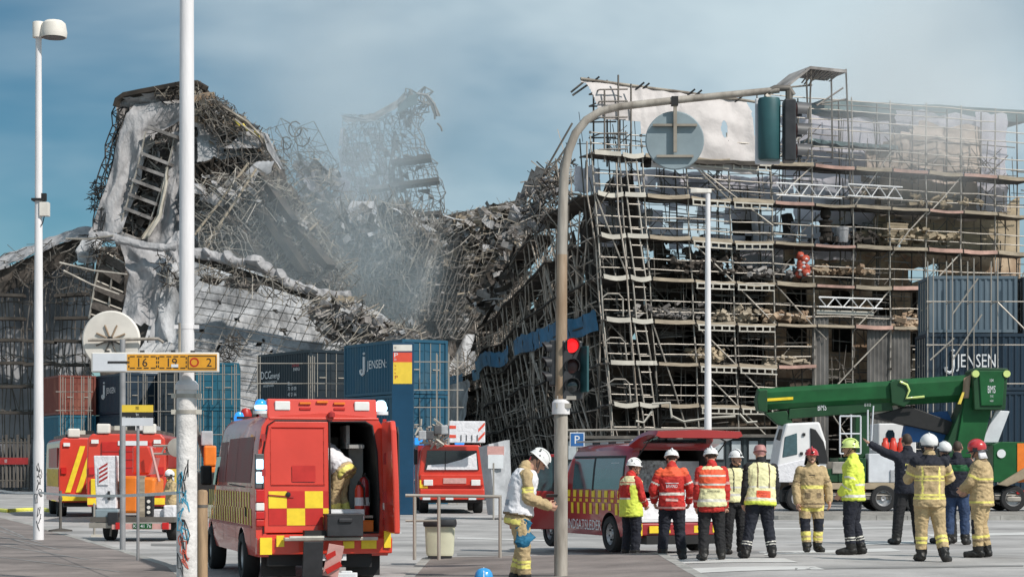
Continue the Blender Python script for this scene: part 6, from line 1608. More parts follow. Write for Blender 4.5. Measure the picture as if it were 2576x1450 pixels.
# ---- low red van with its tailgate up
VW = thing('command_van', 'low dark red van with raised tailgate and yellow blocks on its side', 'van', (3.05, 36.6, .10), 21)
W2, S2, T2 = .95, .30, 2.02
b = shell('body', VW, W2, [(0, .22, W2 * .97, T2 - .02), (.15, .32, W2, T2), (1.2, 1.2, W2, T2 + .02), (2.9, 2.75, W2, T2), (3.45, 3.25, W2 * .99, 1.68), (3.9, 3.75, W2 * .97, 1.20), (4.5, 4.4, W2 * .93, 1.02), (4.85, 4.8, W2 * .84, .80)], S2, 'deep_red')
cs = []
for sx in (-1, 1):
    for y in (.98, 3.98):
        c = MB().lathe([(.41, -.18), (.41, .18)], 28, (sx * W2, y, .34), 0, Matrix.Rotation(R(90), 3, 'Y')).build('c', 'black'); c.parent = VW; cs.append(c)
c = MB().loft([[(x, y, z) for x, z in ((-.76, .60), (.76, .60), (.80, 1.1), (.76, 1.6), (.68, 1.90), (-.68, 1.90), (-.76, 1.6), (-.80, 1.1))] for y in (-.4, 2.3)]).build('c', 'interior'); c.parent = VW; cs.append(c)
cut(b, cs)
for sx in (-1, 1):
    wheel(VW, sx * (W2 - .11), .98, .34, .22, sx); wheel(VW, sx * (W2 - .11), 3.98, .34, .22, sx)
    s = MB(); sidepatch(s, sx, W2, S2, T2, .42, 1.72, 1.17, 1.76, .006); sidepatch(s, sx, W2, S2, T2, 1.80, 2.75, 1.17, 1.74, .006); s.build('side_window', 'glass_teal', VW)
    s = MB(); sidepatch(s, sx, W2, S2, T2, .36, .42, 1.14, 1.80, .009); sidepatch(s, sx, W2, S2, T2, 1.72, 1.80, 1.14, 1.80, .009); sidepatch(s, sx, W2, S2, T2, .36, 2.8, 1.755, 1.80, .010); s.build('window_frame', 'black', VW)
    s = MB()
    for i in range(10):
        y = .14 + i * .30
        sidepatch(s, sx, W2, S2, T2, y, y + .15, 1.02, 1.15, .008); sidepatch(s, sx, W2, S2, T2, y + .02, y + .15, .93, .99, .008)
        if y > 1.3 or y < .5: sidepatch(s, sx, W2, S2, T2, y + .14, y + .26, .70, .91, .008)
        elif .5 <= y: sidepatch(s, sx, W2, S2, T2, y + .14, y + .26, .78, .91, .008)
    s.build('livery_block', 'hi_yellow', VW)
    s = MB(); sidepatch(s, sx, W2, S2, T2, .1, 4.3, 1.0, 1.012, .012); sidepatch(s, sx, W2, S2, T2, .1, 4.4, .92, .925, .012); s.build('door_seam', 'maroon', VW)
    MB().box((sx * .78, 1.6, T2 + .06), (.045, 2.6, .035)).build('roof_rail', 'galv', VW, bevel=.01)
    MB().box((sx * 1.06, 3.3, 1.2), (.16, .1, .2)).build('mirror', 'black', VW, bevel=.03)
    for (z0, z1, m_) in ((1.25, 1.5, 'lamp_red'), (1.1, 1.24, 'lamp_amber')): MB().box((sx * .865, .06, (z0 + z1) / 2), (.12, .1, z1 - z0)).build('tail_lamp', m_, VW, bevel=.01)
s = MB(); s.text('INDSATSLEDER', (-W2 - .012, 2.95, .40), (0, -1, 0), (0, 0, 1), .20, 0, 'L', 1.62); s.build('lettering', 'decal_white', VW)
MB().box((-W2 + .058, .82, 1.62), (.01, .36, .10)).build('window_sticker', 'decal_white', VW); MB().box((-W2 + .045, .85, 1.50), (.01, .4, .10)).build('window_sticker', 'decal_white', VW)
MB().loft([[(x, y, z) for y, z in ((.1, .32), (-.14 + abs(x) * .1, .34), (-.15 + abs(x) * .1, .56), (.1, .60))] for x in (-.94, -.85, -.4, 0, .4, .85, .94)]).build('bumper', 'deep_red', VW, bevel=.02)
for (x, w_, z, h_) in ((-.84, .17, .45, .22), (-.42, .42, .45, .13), (.42, .3, .45, .13), (.80, .26, .47, .17)): MB().box((x, -.155 + abs(x) * .1, z), (w_, .02, h_), 0, Euler((0, 0, 0)).to_matrix()).build('bumper_marking', 'hi_yellow', VW)
MB().box((-.86, .0, .70), (.16, .05, .14)).build('bumper_marking', 'hi_yellow', VW)
MB().box((0, .3, .26), (1.4, .9, .16)).build('underbody', 'black', VW); MB().lathe([(.3, 0), (.3, .14)], 20, (.0, .2, .22)).build('spare_wheel', 'rubber', VW)
MB().box((.0, .10, .80), (1.46, .06, .34)).build('drawer_front', 'vest_white', VW, bevel=.01)
MB().lathe([(.035, 0), (.035, .03)], 14, (-.2, .07, .86), 0, Matrix.Rotation(R(90), 3, 'X')).build('knob', 'black', VW)
MB().box((.0, .0, .61), (1.5, .12, .05)).build('loading_sill', 'decal_white', VW)
MB().box((0, .5, 1.0), (1.46, .8, .03)).build('table_top', 'decal_white', VW)
MB().box((.42, .62, 1.36), (.62, .03, .68)).build('white_board', 'vest_white', VW); MB().box((-.28, .60, 1.42), (.66, .03, .58)).build('map_board', 'reflect_pink', VW)
D('map_print', (0.40, 0.34, 0.33), 0.7, var=.5, scale=18, col2=(.62, .60, .60)); bpy.data.objects['map_board'].data.materials[0] = M['map_print']
tg = MB().loft([[(x * (1 - .04 * t), -1.12 * t + .22, 2.02 + .16 * math.sin(t * 2.2) + dz + .05 * t) for x, dz in ((-.90, -.05), (-.86, .03), (0, .06), (.86, .03), (.90, -.05), (.8, -.09), (-.8, -.09))] for t in (0, .15, .4, .7, .92, 1.0)]).build('tailgate', 'deep_red', VW, smooth=35)
MB().box((0, -.42, 2.07), (1.5, .62, .03), 0, Euler((R(-8), 0, 0)).to_matrix()).build('tailgate_window', 'glass_dark', tg)
MB().box((0, -.84, 2.13), (.9, .05, .03)).build('tailgate_trim', 'galv', tg); MB().box((-.35, -.80, 2.105), (.1, .05, .03)).build('lamp', 'lamp_white', tg)
for sx in (-1, 1): rod('gas_strut', (sx * .78, .1, 1.75), (sx * .78, -.45, 2.08), .014, 'black', VW)
# open front door
fd = thing('tmp', '', ''); bpy.data.objects.remove(fd)
outer = [(0, .38), (.98, .38), (1.0, 1.15), (.86, 1.30), (.52, 1.80), (.05, 1.84)]
fdo = MB()
fdo.loft([[(a, y, z) for a, z in ((0, .36), (.95, .36), (1.0, .7), (1.0, 1.12), (0, 1.12))] for y in (0, .08)])
for p, q_ in (((.02, 1.1), (.03, 1.82)), ((.03, 1.82), (.50, 1.80)), ((.50, 1.80), (.97, 1.12))): fdo.beam((p[0], .04, p[1]), (q_[0], .04, q_[1]), .06, .06)
fdo = fdo.build('door', 'deep_red', VW, bevel=.015); fdo['label'] = 'front left door standing open'
fdo.location = (-.93, 3.55, 0); fdo.rotation_euler = (0, 0, R(180 + 52)); 
MB().add([(.06, .03, 1.12), (.94, .03, 1.12), (.48, .03, 1.78), (.06, .03, 1.79)], [(0, 1, 2, 3)]).build('door_glass', 'glass_teal', fdo)
fdo.rotation_euler = (0, 0, R(180 - 28))

# ---- ladder truck seen from the front
d_ = 74.0
LT = thing('ladder_truck', 'red fire engine facing us with a white ladder cage on its front', 'fire engine', (gx(1137, d_), d_, 0), 4)
def lx(x): return gx(x, d_) - gx(1137, d_)
def lzz(y): return 1.65 + (HZ - y) / FP * d_
MB().loft([[(x, y, z) for x, z in ((-1.22, .55), (1.22, .55), (1.25, 1.45), (1.12, 2.42), (1.0, 2.55), (-1.0, 2.55), (-1.12, 2.42), (-1.25, 1.45))] for y in (.05, 2.2)]).build('cab', 'fire_red', LT, bevel=.05)
MB().box((0, 5.2, 1.6), (2.4, 6.0, 1.9)).build('rear_body', 'maroon', LT); MB().box((0, 4, .6), (2.2, 8, .4)).build('chassis', 'black', LT)
MB().loft([[(x, y, z) for x, z in ((-1.0, 1.62), (1.0, 1.62), (.92, 2.34), (-.92, 2.34))] for y in (.0, .06)]).build('windscreen', 'glass_dark', LT)
MB().box((-.25, -.02, 1.96), (.03, .03, .7)).build('wiper', 'black', LT); MB().add([(-.95, -.02, 1.63), (.95, -.02, 1.63), (.90, -.02, 2.25), (.35, -.02, 2.0), (-.2, -.02, 1.85), (-.9, -.02, 1.8)], [(0, 1, 2, 3, 4, 5)]).build('windscreen_cover', 'vest_white', LT)
MB().box((0, .0, 1.25), (2.36, .14, .42)).build('front_panel', 'fire_red', LT, bevel=.04); MB().box((0, -.06, .72), (2.4, .3, .40)).build('bumper', 'fire_red', LT, bevel=.04)
for sx in (-1, 1):
    MB().box((sx * .88, -.10, 1.15), (.34, .06, .22)).build('headlight', 'lamp_white', LT, bevel=.02)
    MB().box((sx * 1.35, .3, 2.1), (.16, .14, .55)).build('mirror', 'black', LT, bevel=.03)
    wheel(LT, sx * 1.02, 1.2, .5, .34, sx); wheel(LT, sx * 1.02, 5.6, .5, .34, sx)
MB().box((-1.05, -.04, 1.1), (.3, .06, .30)).build('marking', 'hi_yellow', LT); MB().box((.1, -.085, 1.22), (.85, .03, .2)).build('grille', 'reflect_pink', LT)
for x in (-.95, -.1, .75): MB().box((x, -.22, .56), (.28, .04, .09)).build('fog_light', 'decal_white', LT)
cg = MB().loft([[(x, y, z) for x, z in ((lx(1128), 2.62), (lx(1218), 2.62), (lx(1218), 3.42), (lx(1128), 3.42))] for y in (-.7, -.62)]).build('cage_panel', 'vest_white', LT, bevel=.03)
for x, s_ in ((lx(1137), 1), (lx(1209), -1)):
    for z in (2.78, 3.12): MB().add([(x - .12, -.71, z + (-.13 if s_ < 0 else .0) + .02), (x + .12, -.71, z + (.0 if s_ < 0 else -.13) + .15 - .13 * 0), (x + .12, -.71, z + .14 + (.0 if s_ < 0 else -.13) + .12), (x - .12, -.71, z + .14 + (-.13 if s_ < 0 else .0))], [(0, 1, 2, 3)]).build('chevron', 'sign_red', cg)
for i in range(4): MB().box((lx(1158) + i * .2, -.72, 2.8), (.03, .02, .22)).build('slot', 'signal_visor', cg)
k = MB(); q = random.Random(4)
for i in range(46):
    p = Vector((q.uniform(lx(1050), lx(1128)), q.uniform(-.6, .6), q.uniform(2.6, 3.35))); v = Vector((q.uniform(-.5, .5), q.uniform(-.2, .2), q.uniform(-.35, .35)))
    k.path([p, p + v], .045, 5)
k.build('cage_frame', 'galv', LT)
for x in (1062, 1080, 1100, 1118): MB().box((lx(x), -.5, 2.9 + .1 * (x % 3)), (.3, .3, .34)).build('nozzle', 'tarp_grey' if x % 4 else 'signal_visor', LT, bevel=.04)
for (x, y, z) in ((-1.2, .5, 2.5), (.3, .5, 2.5)): MB().box((x, y, z + .2), (.35, .3, .3)).build('beacon', 'beacon_blue', LT, bevel=.04)

# ---- two fire engines at the left
def engine(label, x, d_, rz, L=6.5, hazard=True):
    t = thing('fire_engine', label, 'fire engine', (gx(x, d_), d_, 0), rz, 'fire engines at the left')
    MB().loft([[(x_, y, z) for x_, z in ((-1.2, .5), (1.2, .5), (1.22, 1.5), (1.18, 2.6), (1.05, 2.74), (-1.05, 2.74), (-1.18, 2.6), (-1.22, 1.5))] for y in (0, L)]).build('body', 'fire_red', t, bevel=.05)
    for sx in (-1, 1):
        s = MB()
        for i in range(14): s.box((sx * 1.235, .3 + i * .4, 1.35), (.012, .2, .62))
        s.build('livery_stripe', 'dull_yellow', t)
        MB().box((sx * 1.225, 2.6, 2.05), (.02, 4.2, .7)).build('roller_shutter', 'maroon', t)
        wheel(t, sx * 1.02, 1.4, .48, .32, sx); wheel(t, sx * 1.02, 5.0, .48, .32, sx)
        MB().box((sx * 1.05, -.04, 1.6), (.18, .06, .22)).build('tail_lamp', 'lamp_red', t); MB().box((sx * .95, -.05, 2.5), (.22, .05, .12)).build('marker_light', 'lamp_white', t)
    for i in range(6 if hazard else 0):                       # hazard diagonals across the back
        x0 = -1.0 + i * .36; s = MB(); z0, z1 = .85, 2.45
        s.add([(x0, -.035, z0), (x0 + .18, -.035, z0), (min(1.1, x0 + .18 + .5), -.035, z1), (min(1.1, x0 + .5), -.035, z1)], [(0, 1, 2, 3)]).build('hazard_stripe', 'hi_yellow', t)
    MB().box((0, -.05, .66), (2.35, .12, .2)).build('bumper', 'hi_yellow', t); MB().box((0, .2, .5), (2.1, .3, .3)).build('underbody', 'black', t)
    MB().box((.0, L / 2, 2.8), (1.9, L - .8, .12)).build('roof_rack', 'galv_dark', t)
    for i in range(5): MB().box((-.7 + .35 * i, 1.2 + .5 * (i % 3), 2.93), (.25, 1.4, .16)).build('roof_equipment', ['galv', 'deck_pale', 'black', 'white_paint', 'tarp_grey'][i], t)
    MB().box((-.7, .1, 2.9), (.4, .3, .3)).build('beacon', 'sign_cream', t, bevel=.04); MB().box((.7, .1, 2.9), (.4, .3, .3)).build('beacon', 'sign_cream', t, bevel=.04)
    if not hazard:                           # lockers and lamps on the plain back
        MB().box((0, -.03, 1.75), (1.5, .06, 1.5)).build('rear_shutter', 'dark_red', t, bevel=.02)
        for z in (1.2, 1.45, 1.7, 1.95, 2.2): MB().box((0, -.065, z), (1.46, .02, .03)).build('shutter_slat', 'maroon', t)
        for x in (-.95, .95): MB().box((x, -.04, 1.1), (.26, .06, .5)).build('locker', 'hi_yellow', t, bevel=.02)
        MB().box((.2, -.07, 2.45), (.9, .03, .14)).build('name_plate', 'decal_white', t)
    return t
engine('fire engine with yellow hazard diagonals on its back, behind the left lamp post', 238, 69, 17); engine('fire engine with a flat red back behind the orange light trailer', 318, 61.5, 5, hazard=False)
d_ = 68; t = thing('work_lift', 'orange work lift machine partly hidden behind the thick white mast', 'lift', (gx(528, d_), d_, 0), 10)
MB().box((0, 0, 2.1), (.42, .8, .7)).box((.1, 0, 1.5), (.3, .7, .5)).build('body', 'orange', t, bevel=.06); MB().box((-.3, 0, 1.0), (1.4, 1.6, 1.1)).build('chassis', 'black', t, bevel=.05)
MB().box((-.1, 0, 2.7), (.4, .5, .5)).build('cage', 'tarp_grey', t, bevel=.04); rod('boom', (.0, .2, 1.5), (-.5, .4, 3.2), .08, 'galv_dark', t)
for sx in (-1, 1): wheel(t, sx * .7, 0, .42, .3, sx)

# ---- light-mast trailer
dT = 45.6
TR = thing('light_trailer', 'orange generator trailer with a white striped mast box', 'trailer', (gx(338, dT), dT, 0), -4)
def tx(x): return gx(x, dT) - gx(338, dT)
def tz(y): return 1.65 + (HZ - y) / FP * dT
MB().box((0, .9, .50), (1.95, 2.2, .12)).build('frame', 'galv_dark', TR); MB().box((tx(362), -.22, tz(1322)), (1.35, .06, .13)).build('tail_bar', 'reflect_pink', TR); MB().box((tx(262), -.1, tz(1320)), (.62, .2, .12)).build('mudguard', 'galv', TR)
MB().box((tx(366), -.26, tz(1321)), (.44, .02, .12)).build('number_plate', 'crane_green', TR); MB().text('KV 41 76', (tx(366), -.275, tz(1325)), (1, 0, 0), (0, 0, 1), .08).build('lettering', 'decal_white', TR)
for x in (306, 424): MB().box((tx(x), -.25, tz(1321)), (.16, .06, .16)).build('tail_lamp', 'lamp_red', TR, bevel=.02)
wheel(TR, tx(256), .7, .3, .22, -1); wheel(TR, tx(420), .7, .3, .22, 1)
rod('jockey_leg', (tx(314), -.1, 0.02), (tx(314), -.1, .5), .04, 'galv_dark', TR); rod('jockey_leg', (tx(280), -.1, .12), (tx(284), -.1, .5), .025, 'galv_dark', TR)
mb_ = MB().loft([[(x, y, z) for x, z in ((tx(243), tz(1278)), (tx(294), tz(1278)), (tx(292), tz(1145)), (tx(236), tz(1145)))] for y in (-.08, .38)]).build('mast_box', 'vest_white', TR, bevel=.02)
s = MB().box((tx(262), -.10, tz(1196)), (.24, .02, .42)).build('hazard_plate', 'vest_white', mb_, bevel=.05)
for i in range(4): MB().add([(tx(251), -.115, tz(1214) + i * .1), (tx(273), -.115, tz(1214) + i * .1 + .12), (tx(273), -.115, tz(1214) + i * .1 + .17), (tx(251), -.115, tz(1214) + i * .1 + .05)], [(0, 1, 2, 3)]).build('stripe', 'maroon', mb_)
MB().box((tx(276), -.11, tz(1245)), (.05, .05, .2)).box((tx(278), -.11, tz(1248)), (.26, .03, .03)).build('latch', 'ink', mb_)
MB().box((tx(272), .1, tz(1300)), (.55, .5, .38)).build('tool_chest', 'sign_back', TR, bevel=.03); MB().box((tx(290), -.1, tz(1303)), (.25, .3, .3)).build('battery_box', 'plastic_black', TR, bevel=.02)
MB().loft([[(x, y, z) for x, z in ((tx(298), tz(1290)), (tx(346), tz(1290)), (tx(347), tz(1196)), (tx(300), tz(1196)))] for y in (.0, 1.0)]).build('generator', 'orange', TR, bevel=.06)
MB().loft([[(x, y, z) for x, z in ((tx(352), tz(1246)), (tx(388), tz(1246)), (tx(390), tz(1202)), (tx(352), tz(1198)))] for y in (.0, .9)]).build('generator', 'orange', TR, bevel=.05)
MB().box((tx(374), .1, tz(1272)), (.18, .2, .46)).build('control_panel', 'ink', TR); MB().box((tx(358), .05, tz(1250)), (.12, .15, 1.0)).build('mast_column', 'deck_wood', TR)
for i, z in enumerate((1260, 1275, 1287)): MB().lathe([(.04, 0), (.04, .02)], 10, (tx(375), -.01, tz(z)), 0, Matrix.Rotation(R(90), 3, 'X')).build('gauge', 'sign_cream', TR)
MB().loft([[(x, .5 + y, z) for x, z in ((tx(318), tz(1192)), (tx(362), tz(1192)), (tx(372), tz(1150)), (tx(360), tz(1120)), (tx(318), tz(1120)))] for y in (0, .7)]).build('rear_cover', 'fire_red', TR, bevel=.04)
rod('stay', (tx(372), .3, tz(1125)), (tx(396), .2, tz(1210)), .03, 'reflect_pink', TR)
for i in range(5): rod('lattice', (tx(392 + i * 14), .6, tz(1138)), (tx(399 + i * 14), .6, tz(1122)), .02, 'galv', TR); rod('lattice', (tx(399 + i * 14), .6, tz(1122)), (tx(406 + i * 14), .6, tz(1138)), .02, 'galv', TR)
rod('lattice_chord', (tx(370), .6, tz(1140)), (tx(455), .6, tz(1140)), .03, 'galv', TR); rod('lattice_chord', (tx(370), .6, tz(1120)), (tx(455), .6, tz(1120)), .03, 'galv', TR)
MB().lathe([(.10, -.05), (.22, -.04), (.22, .04), (.10, .05)], 18, (tx(434), .5, tz(1124)), 0, Matrix.Rotation(R(90), 3, 'X')).build('cable_reel', 'galv', TR, smooth=30)
MB().box((tx(398), .3, tz(1292)), (.36, .3, .22)).box((tx(425), .2, tz(1286)), (.26, .3, .3)).build('canister', 'vest_white', TR, bevel=.03)
MB().box((tx(310), -.12, tz(1180)), (.12, .1, .9)).build('jack_column', 'deck_dark', TR)

# ---- green crane truck
dC = 78.0; X0 = gx(1960, dC)
CR = thing('crane_truck', 'green and white crane truck with its long boom folded forward', 'crane truck', (X0, dC, 0))
def cx_(x): return gx(x, dC) - X0
def cz_(y): return 1.65 + (HZ - y) / FP * dC
def pr(name, pts, y0, th, mt, parent=None, bevel=.03): return MB().prism([(cx_(x), cz_(y)) for x, y in pts], (0, y0, 0), (1, 0, 0), (0, 0, 1), (0, 1, 0), th, 0).build(name, mt, parent or CR, bevel=bevel)
cab = pr('cab', [(1960, 1208), (1955, 1170), (1966, 1105), (1978, 1064), (2062, 1060), (2078, 1110), (2080, 1208)], 0, 2.4, 'white_paint', bevel=.08)
pr('cab_window', [(1968, 1150), (1974, 1098), (2005, 1088), (2006, 1142)], -.03, .06, 'glass_teal', cab); pr('wheel_arch', [(2040, 1165), (2038, 1075), (2052, 1080), (2072, 1110), (2082, 1150), (2082, 1165)], -.05, .2, 'black', cab)
pr('mirror', [(1950, 1105), (1958, 1078), (1966, 1078), (1960, 1108)], -.4, .2, 'black', cab); pr('cab_lower', [(1952, 1200), (1955, 1170), (2030, 1152), (2080, 1180), (2080, 1212), (1955, 1212)], -.04, .1, 'vest_white', cab)
for (x, y) in ((2022, 1092), (2016, 1140)): pr('cab_fitting', [(x - 4, y - 4), (x + 4, y - 4), (x + 4, y + 4), (x - 4, y + 4)], -.06, .05, 'ink', cab)
pr('chassis', [(1970, 1262), (1970, 1232), (2700, 1232), (2700, 1262)], .3, 1.9, 'black'); pr('deck_edge', [(2040, 1230), (2040, 1214), (2290, 1214), (2290, 1230)], -.02, 2.3, 'sandstone'); pr('side_skirt', [(2080, 1256), (2080, 1238), (2560, 1238), (2560, 1256)], -.03, .1, 'galv_dark')
pr('side_rail', [(2050, 1246), (2050, 1243), (2600, 1243), (2600, 1246)], -.06, .05, 'galv')
for i, x in enumerate((2008, 2216, 2296, 2478, 2556)): wheel(CR, cx_(x), .0 + .16, .50, .34, 0) if False else None
def twheel(x, y):
    rot = Matrix.Rotation(R(90), 3, 'X'); r, w = .51, .34
    h = MB().lathe([(r * .62, -w / 2), (r * .93, -w / 2), (r, -w * .36), (r, w * .36), (r * .93, w / 2), (r * .62, w / 2), (r * .6, w * .3), (r * .6, -w * .3)], 26, (cx_(x), y, r), 0, rot).build('wheel', 'rubber', CR, smooth=40)
    MB().lathe([(0, w * .2), (r * .2, w * .3), (r * .24, w * .1), (r * .5, w * .1), (r * .6, w * .42), (r * .64, w * .42), (r * .64, -w * .3), (0, -w * .3)], 22, (cx_(x), y, r), 0, rot).build('rim', 'rim', h, smooth=40)
for x in (2010, 2222, 2302, 2470, 2548):
    for y in (.05, 2.15): twheel(x, y)
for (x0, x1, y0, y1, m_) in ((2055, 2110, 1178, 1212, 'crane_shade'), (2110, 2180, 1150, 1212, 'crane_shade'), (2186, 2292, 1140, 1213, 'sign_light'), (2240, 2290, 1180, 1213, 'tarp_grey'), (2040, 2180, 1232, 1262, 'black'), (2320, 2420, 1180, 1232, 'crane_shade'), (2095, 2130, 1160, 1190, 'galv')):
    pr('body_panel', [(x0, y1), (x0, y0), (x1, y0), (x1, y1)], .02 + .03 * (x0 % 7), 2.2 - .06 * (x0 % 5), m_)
for (a, b_) in (((2112, 1140), (2112, 1046)), ((2140, 1140), (2140, 1042)), ((2164, 1140), (2164, 1046)), ((2112, 1046), (2164, 1046)), ((2112, 1090), (2164, 1090)), ((2112, 1140), (2164, 1140)), ((2182, 1120), (2182, 1030)), ((2190, 1130), (2196, 1020))):
    rod('ladder_rail', (cx_(a[0]), -.1, cz_(a[1])), (cx_(b_[0]), -.1, cz_(b_[1])), .032, 'sign_light', CR)
# boom: lower, nearer sections; rounded box tubes
def boomsec(name, a, b_, h0, h1, y, th, mt):
    s = MB(); P, Q = Vector((cx_(a[0]), y, cz_(a[1]))), Vector((cx_(b_[0]), y, cz_(b_[1]))); secs = []
    for p, h in ((P, h0), (Q, h1)):
        secs.append([p + Vector((0, dy * th / 2, dz * h / 2)) for dy, dz in ((-.6, 1), (.6, 1), (1, .6), (1, -.5), (.55, -1), (-.55, -1), (-1, -.5), (-1, .6))])
    return s.loft(secs).build(name, mt, CR, bevel=.02)
boomsec('boom', (1913, 1002), (2262, 984), .86, .92, 1.0, .9, 'crane_green'); boomsec('boom', (2250, 985), (2470, 972), 1.02, 1.05, 1.0, 1.0, 'crane_green')
pr('boom_stripe', [(1922, 1008), (1922, 1001), (2000, 996), (2000, 1003)], .52, .06, 'hi_yellow', bevel=0)
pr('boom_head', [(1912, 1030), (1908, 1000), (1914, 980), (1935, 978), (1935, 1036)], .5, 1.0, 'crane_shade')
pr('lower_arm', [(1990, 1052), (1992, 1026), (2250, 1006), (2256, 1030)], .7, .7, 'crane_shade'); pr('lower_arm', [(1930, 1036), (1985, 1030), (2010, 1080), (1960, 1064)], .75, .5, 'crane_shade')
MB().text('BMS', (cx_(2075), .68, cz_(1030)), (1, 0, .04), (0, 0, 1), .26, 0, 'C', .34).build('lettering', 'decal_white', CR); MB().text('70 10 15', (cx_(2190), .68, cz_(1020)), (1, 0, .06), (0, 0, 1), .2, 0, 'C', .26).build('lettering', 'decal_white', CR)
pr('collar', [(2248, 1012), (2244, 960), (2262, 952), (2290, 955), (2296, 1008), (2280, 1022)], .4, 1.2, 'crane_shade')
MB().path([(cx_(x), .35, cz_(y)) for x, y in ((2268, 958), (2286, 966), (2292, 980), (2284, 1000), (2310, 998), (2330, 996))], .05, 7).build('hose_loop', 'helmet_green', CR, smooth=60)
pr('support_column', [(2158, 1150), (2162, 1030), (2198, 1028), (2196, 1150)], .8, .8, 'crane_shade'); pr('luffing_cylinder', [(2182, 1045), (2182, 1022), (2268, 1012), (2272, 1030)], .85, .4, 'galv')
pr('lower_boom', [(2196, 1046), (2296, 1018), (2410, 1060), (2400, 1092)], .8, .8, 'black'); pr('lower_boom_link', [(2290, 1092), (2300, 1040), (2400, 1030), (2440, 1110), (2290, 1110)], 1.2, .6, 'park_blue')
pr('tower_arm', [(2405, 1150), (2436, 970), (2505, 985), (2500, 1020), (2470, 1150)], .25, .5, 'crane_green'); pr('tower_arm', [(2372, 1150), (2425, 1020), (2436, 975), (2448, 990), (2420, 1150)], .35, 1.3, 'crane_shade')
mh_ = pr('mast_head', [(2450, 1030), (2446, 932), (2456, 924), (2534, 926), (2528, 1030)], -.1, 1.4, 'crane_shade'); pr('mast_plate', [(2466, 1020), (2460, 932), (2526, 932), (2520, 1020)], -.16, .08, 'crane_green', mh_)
for x in (2452, 2530): MB().lathe([(.0, -.1), (.14, -.1), (.14, .1), (0, .1)], 14, (cx_(x), -.1, cz_(940)), 0, Matrix.Rotation(R(90), 3, 'X')).build('pivot_pin', 'helmet_green', mh_)
MB().text('BMS', (cx_(2492), -.175, cz_(988)), (1, 0, 0), (0, 0, 1), .30, 0, 'C', .30).build('lettering', 'decal_white', mh_); MB().text('70 10 15 00', (cx_(2492), -.175, cz_(999)), (1, 0, 0), (0, 0, 1), .10, 0, 'C', .12).build('lettering', 'decal_white', mh_); MB().text('www.bms.dk', (cx_(2492), -.175, cz_(1010)), (1, 0, 0), (0, 0, 1), .10, 0, 'C', .13).build('lettering', 'decal_white', mh_); MB().text('104', (cx_(2492), -.175, cz_(960)), (1, 0, 0), (0, 0, 1), .12, 0, 'C', .14).build('lettering', 'decal_white', mh_)
pr('rust_patch', [(2424, 1000), (2428, 950), (2446, 940), (2440, 1000)], .22, .05, 'pole_brown', bevel=0); pr('yellow_mark', [(2412, 1015), (2424, 985), (2430, 985), (2420, 1015)], .19, .05, 'dull_yellow', bevel=0)
pr('counter_plate', [(2478, 1112), (2514, 1030), (2550, 1032), (2520, 1112)], .6, .25, 'sign_light')
gb = pr('rear_box', [(2498, 1212), (2498, 1118), (2520, 1110), (2640, 1112), (2640, 1212)], -.05, 2.3, 'crane_green'); pr('box_stripe', [(2558, 1212), (2558, 1114), (2640, 1114), (2640, 1212)], -.08, .06, 'orange', gb, bevel=0)
MB().lathe([(.12, 0), (.17, 0), (.17, .02), (.12, .02)], 18, (cx_(2518), -.07, cz_(1140)), 0, Matrix.Rotation(R(90), 3, 'X')).build('emblem', 'decal_white', gb); MB().text('BMS', (cx_(2518), -.08, cz_(1143)), (1, 0, 0), (0, 0, 1), .08).build('lettering', 'decal_white', gb)
pr('outrigger', [(2506, 1218), (2590, 1166), (2590, 1196), (2530, 1222)], -.3, .3, 'sandstone'); MB().text('VOLVO', (cx_(2528), -.1, cz_(1241)), (1, 0, 0), (0, 0, 1), .14, 0, 'C', .2).build('lettering', 'decal_white', CR)
pr('tail_lamp', [(2556, 1242), (2556, 1232), (2582, 1232), (2582, 1242)], -.1, .1, 'lamp_red'); pr('tank', [(2530, 1254), (2534, 1248), (2568, 1248), (2572, 1254), (2568, 1260), (2534, 1260)], -.1, .3, 'galv')
for i, x in enumerate((2232, 2252, 2272)): MB().lathe([(.12, 0), (.16, .1), (.15, .42), (.1, .48), (.1, .6), (0, .64)], 12, (cx_(x), .4, cz_(1140))).build('red_canister', 'fire_red', CR, smooth=40)
d_ = 86; t = thing('site_van', 'white site hut with a dark round-topped window seen under the crane arm', 'hut', (gx(2245, d_), d_, 0)); w = gx(2292, d_) - gx(2198, d_)
MB().box((0, 0, 1.9), (w, 2.2, 3.4)).build('body', 'white_paint', t, bevel=.05); MB().prism([(-.18, 0), (.18, 0), (.18, .38), (.1, .52), (-.1, .52), (-.18, .38)], (-.3, -1.13, 2.8), (1, 0, 0), (0, 0, 1), (0, 1, 0), .05).build('window', 'glass_dark', t)
for x in (-.6, .6): MB().box((x, 0, .15), (.2, 2, .3)).build('foot', 'galv_dark', t)
t.name = 'site_hut'
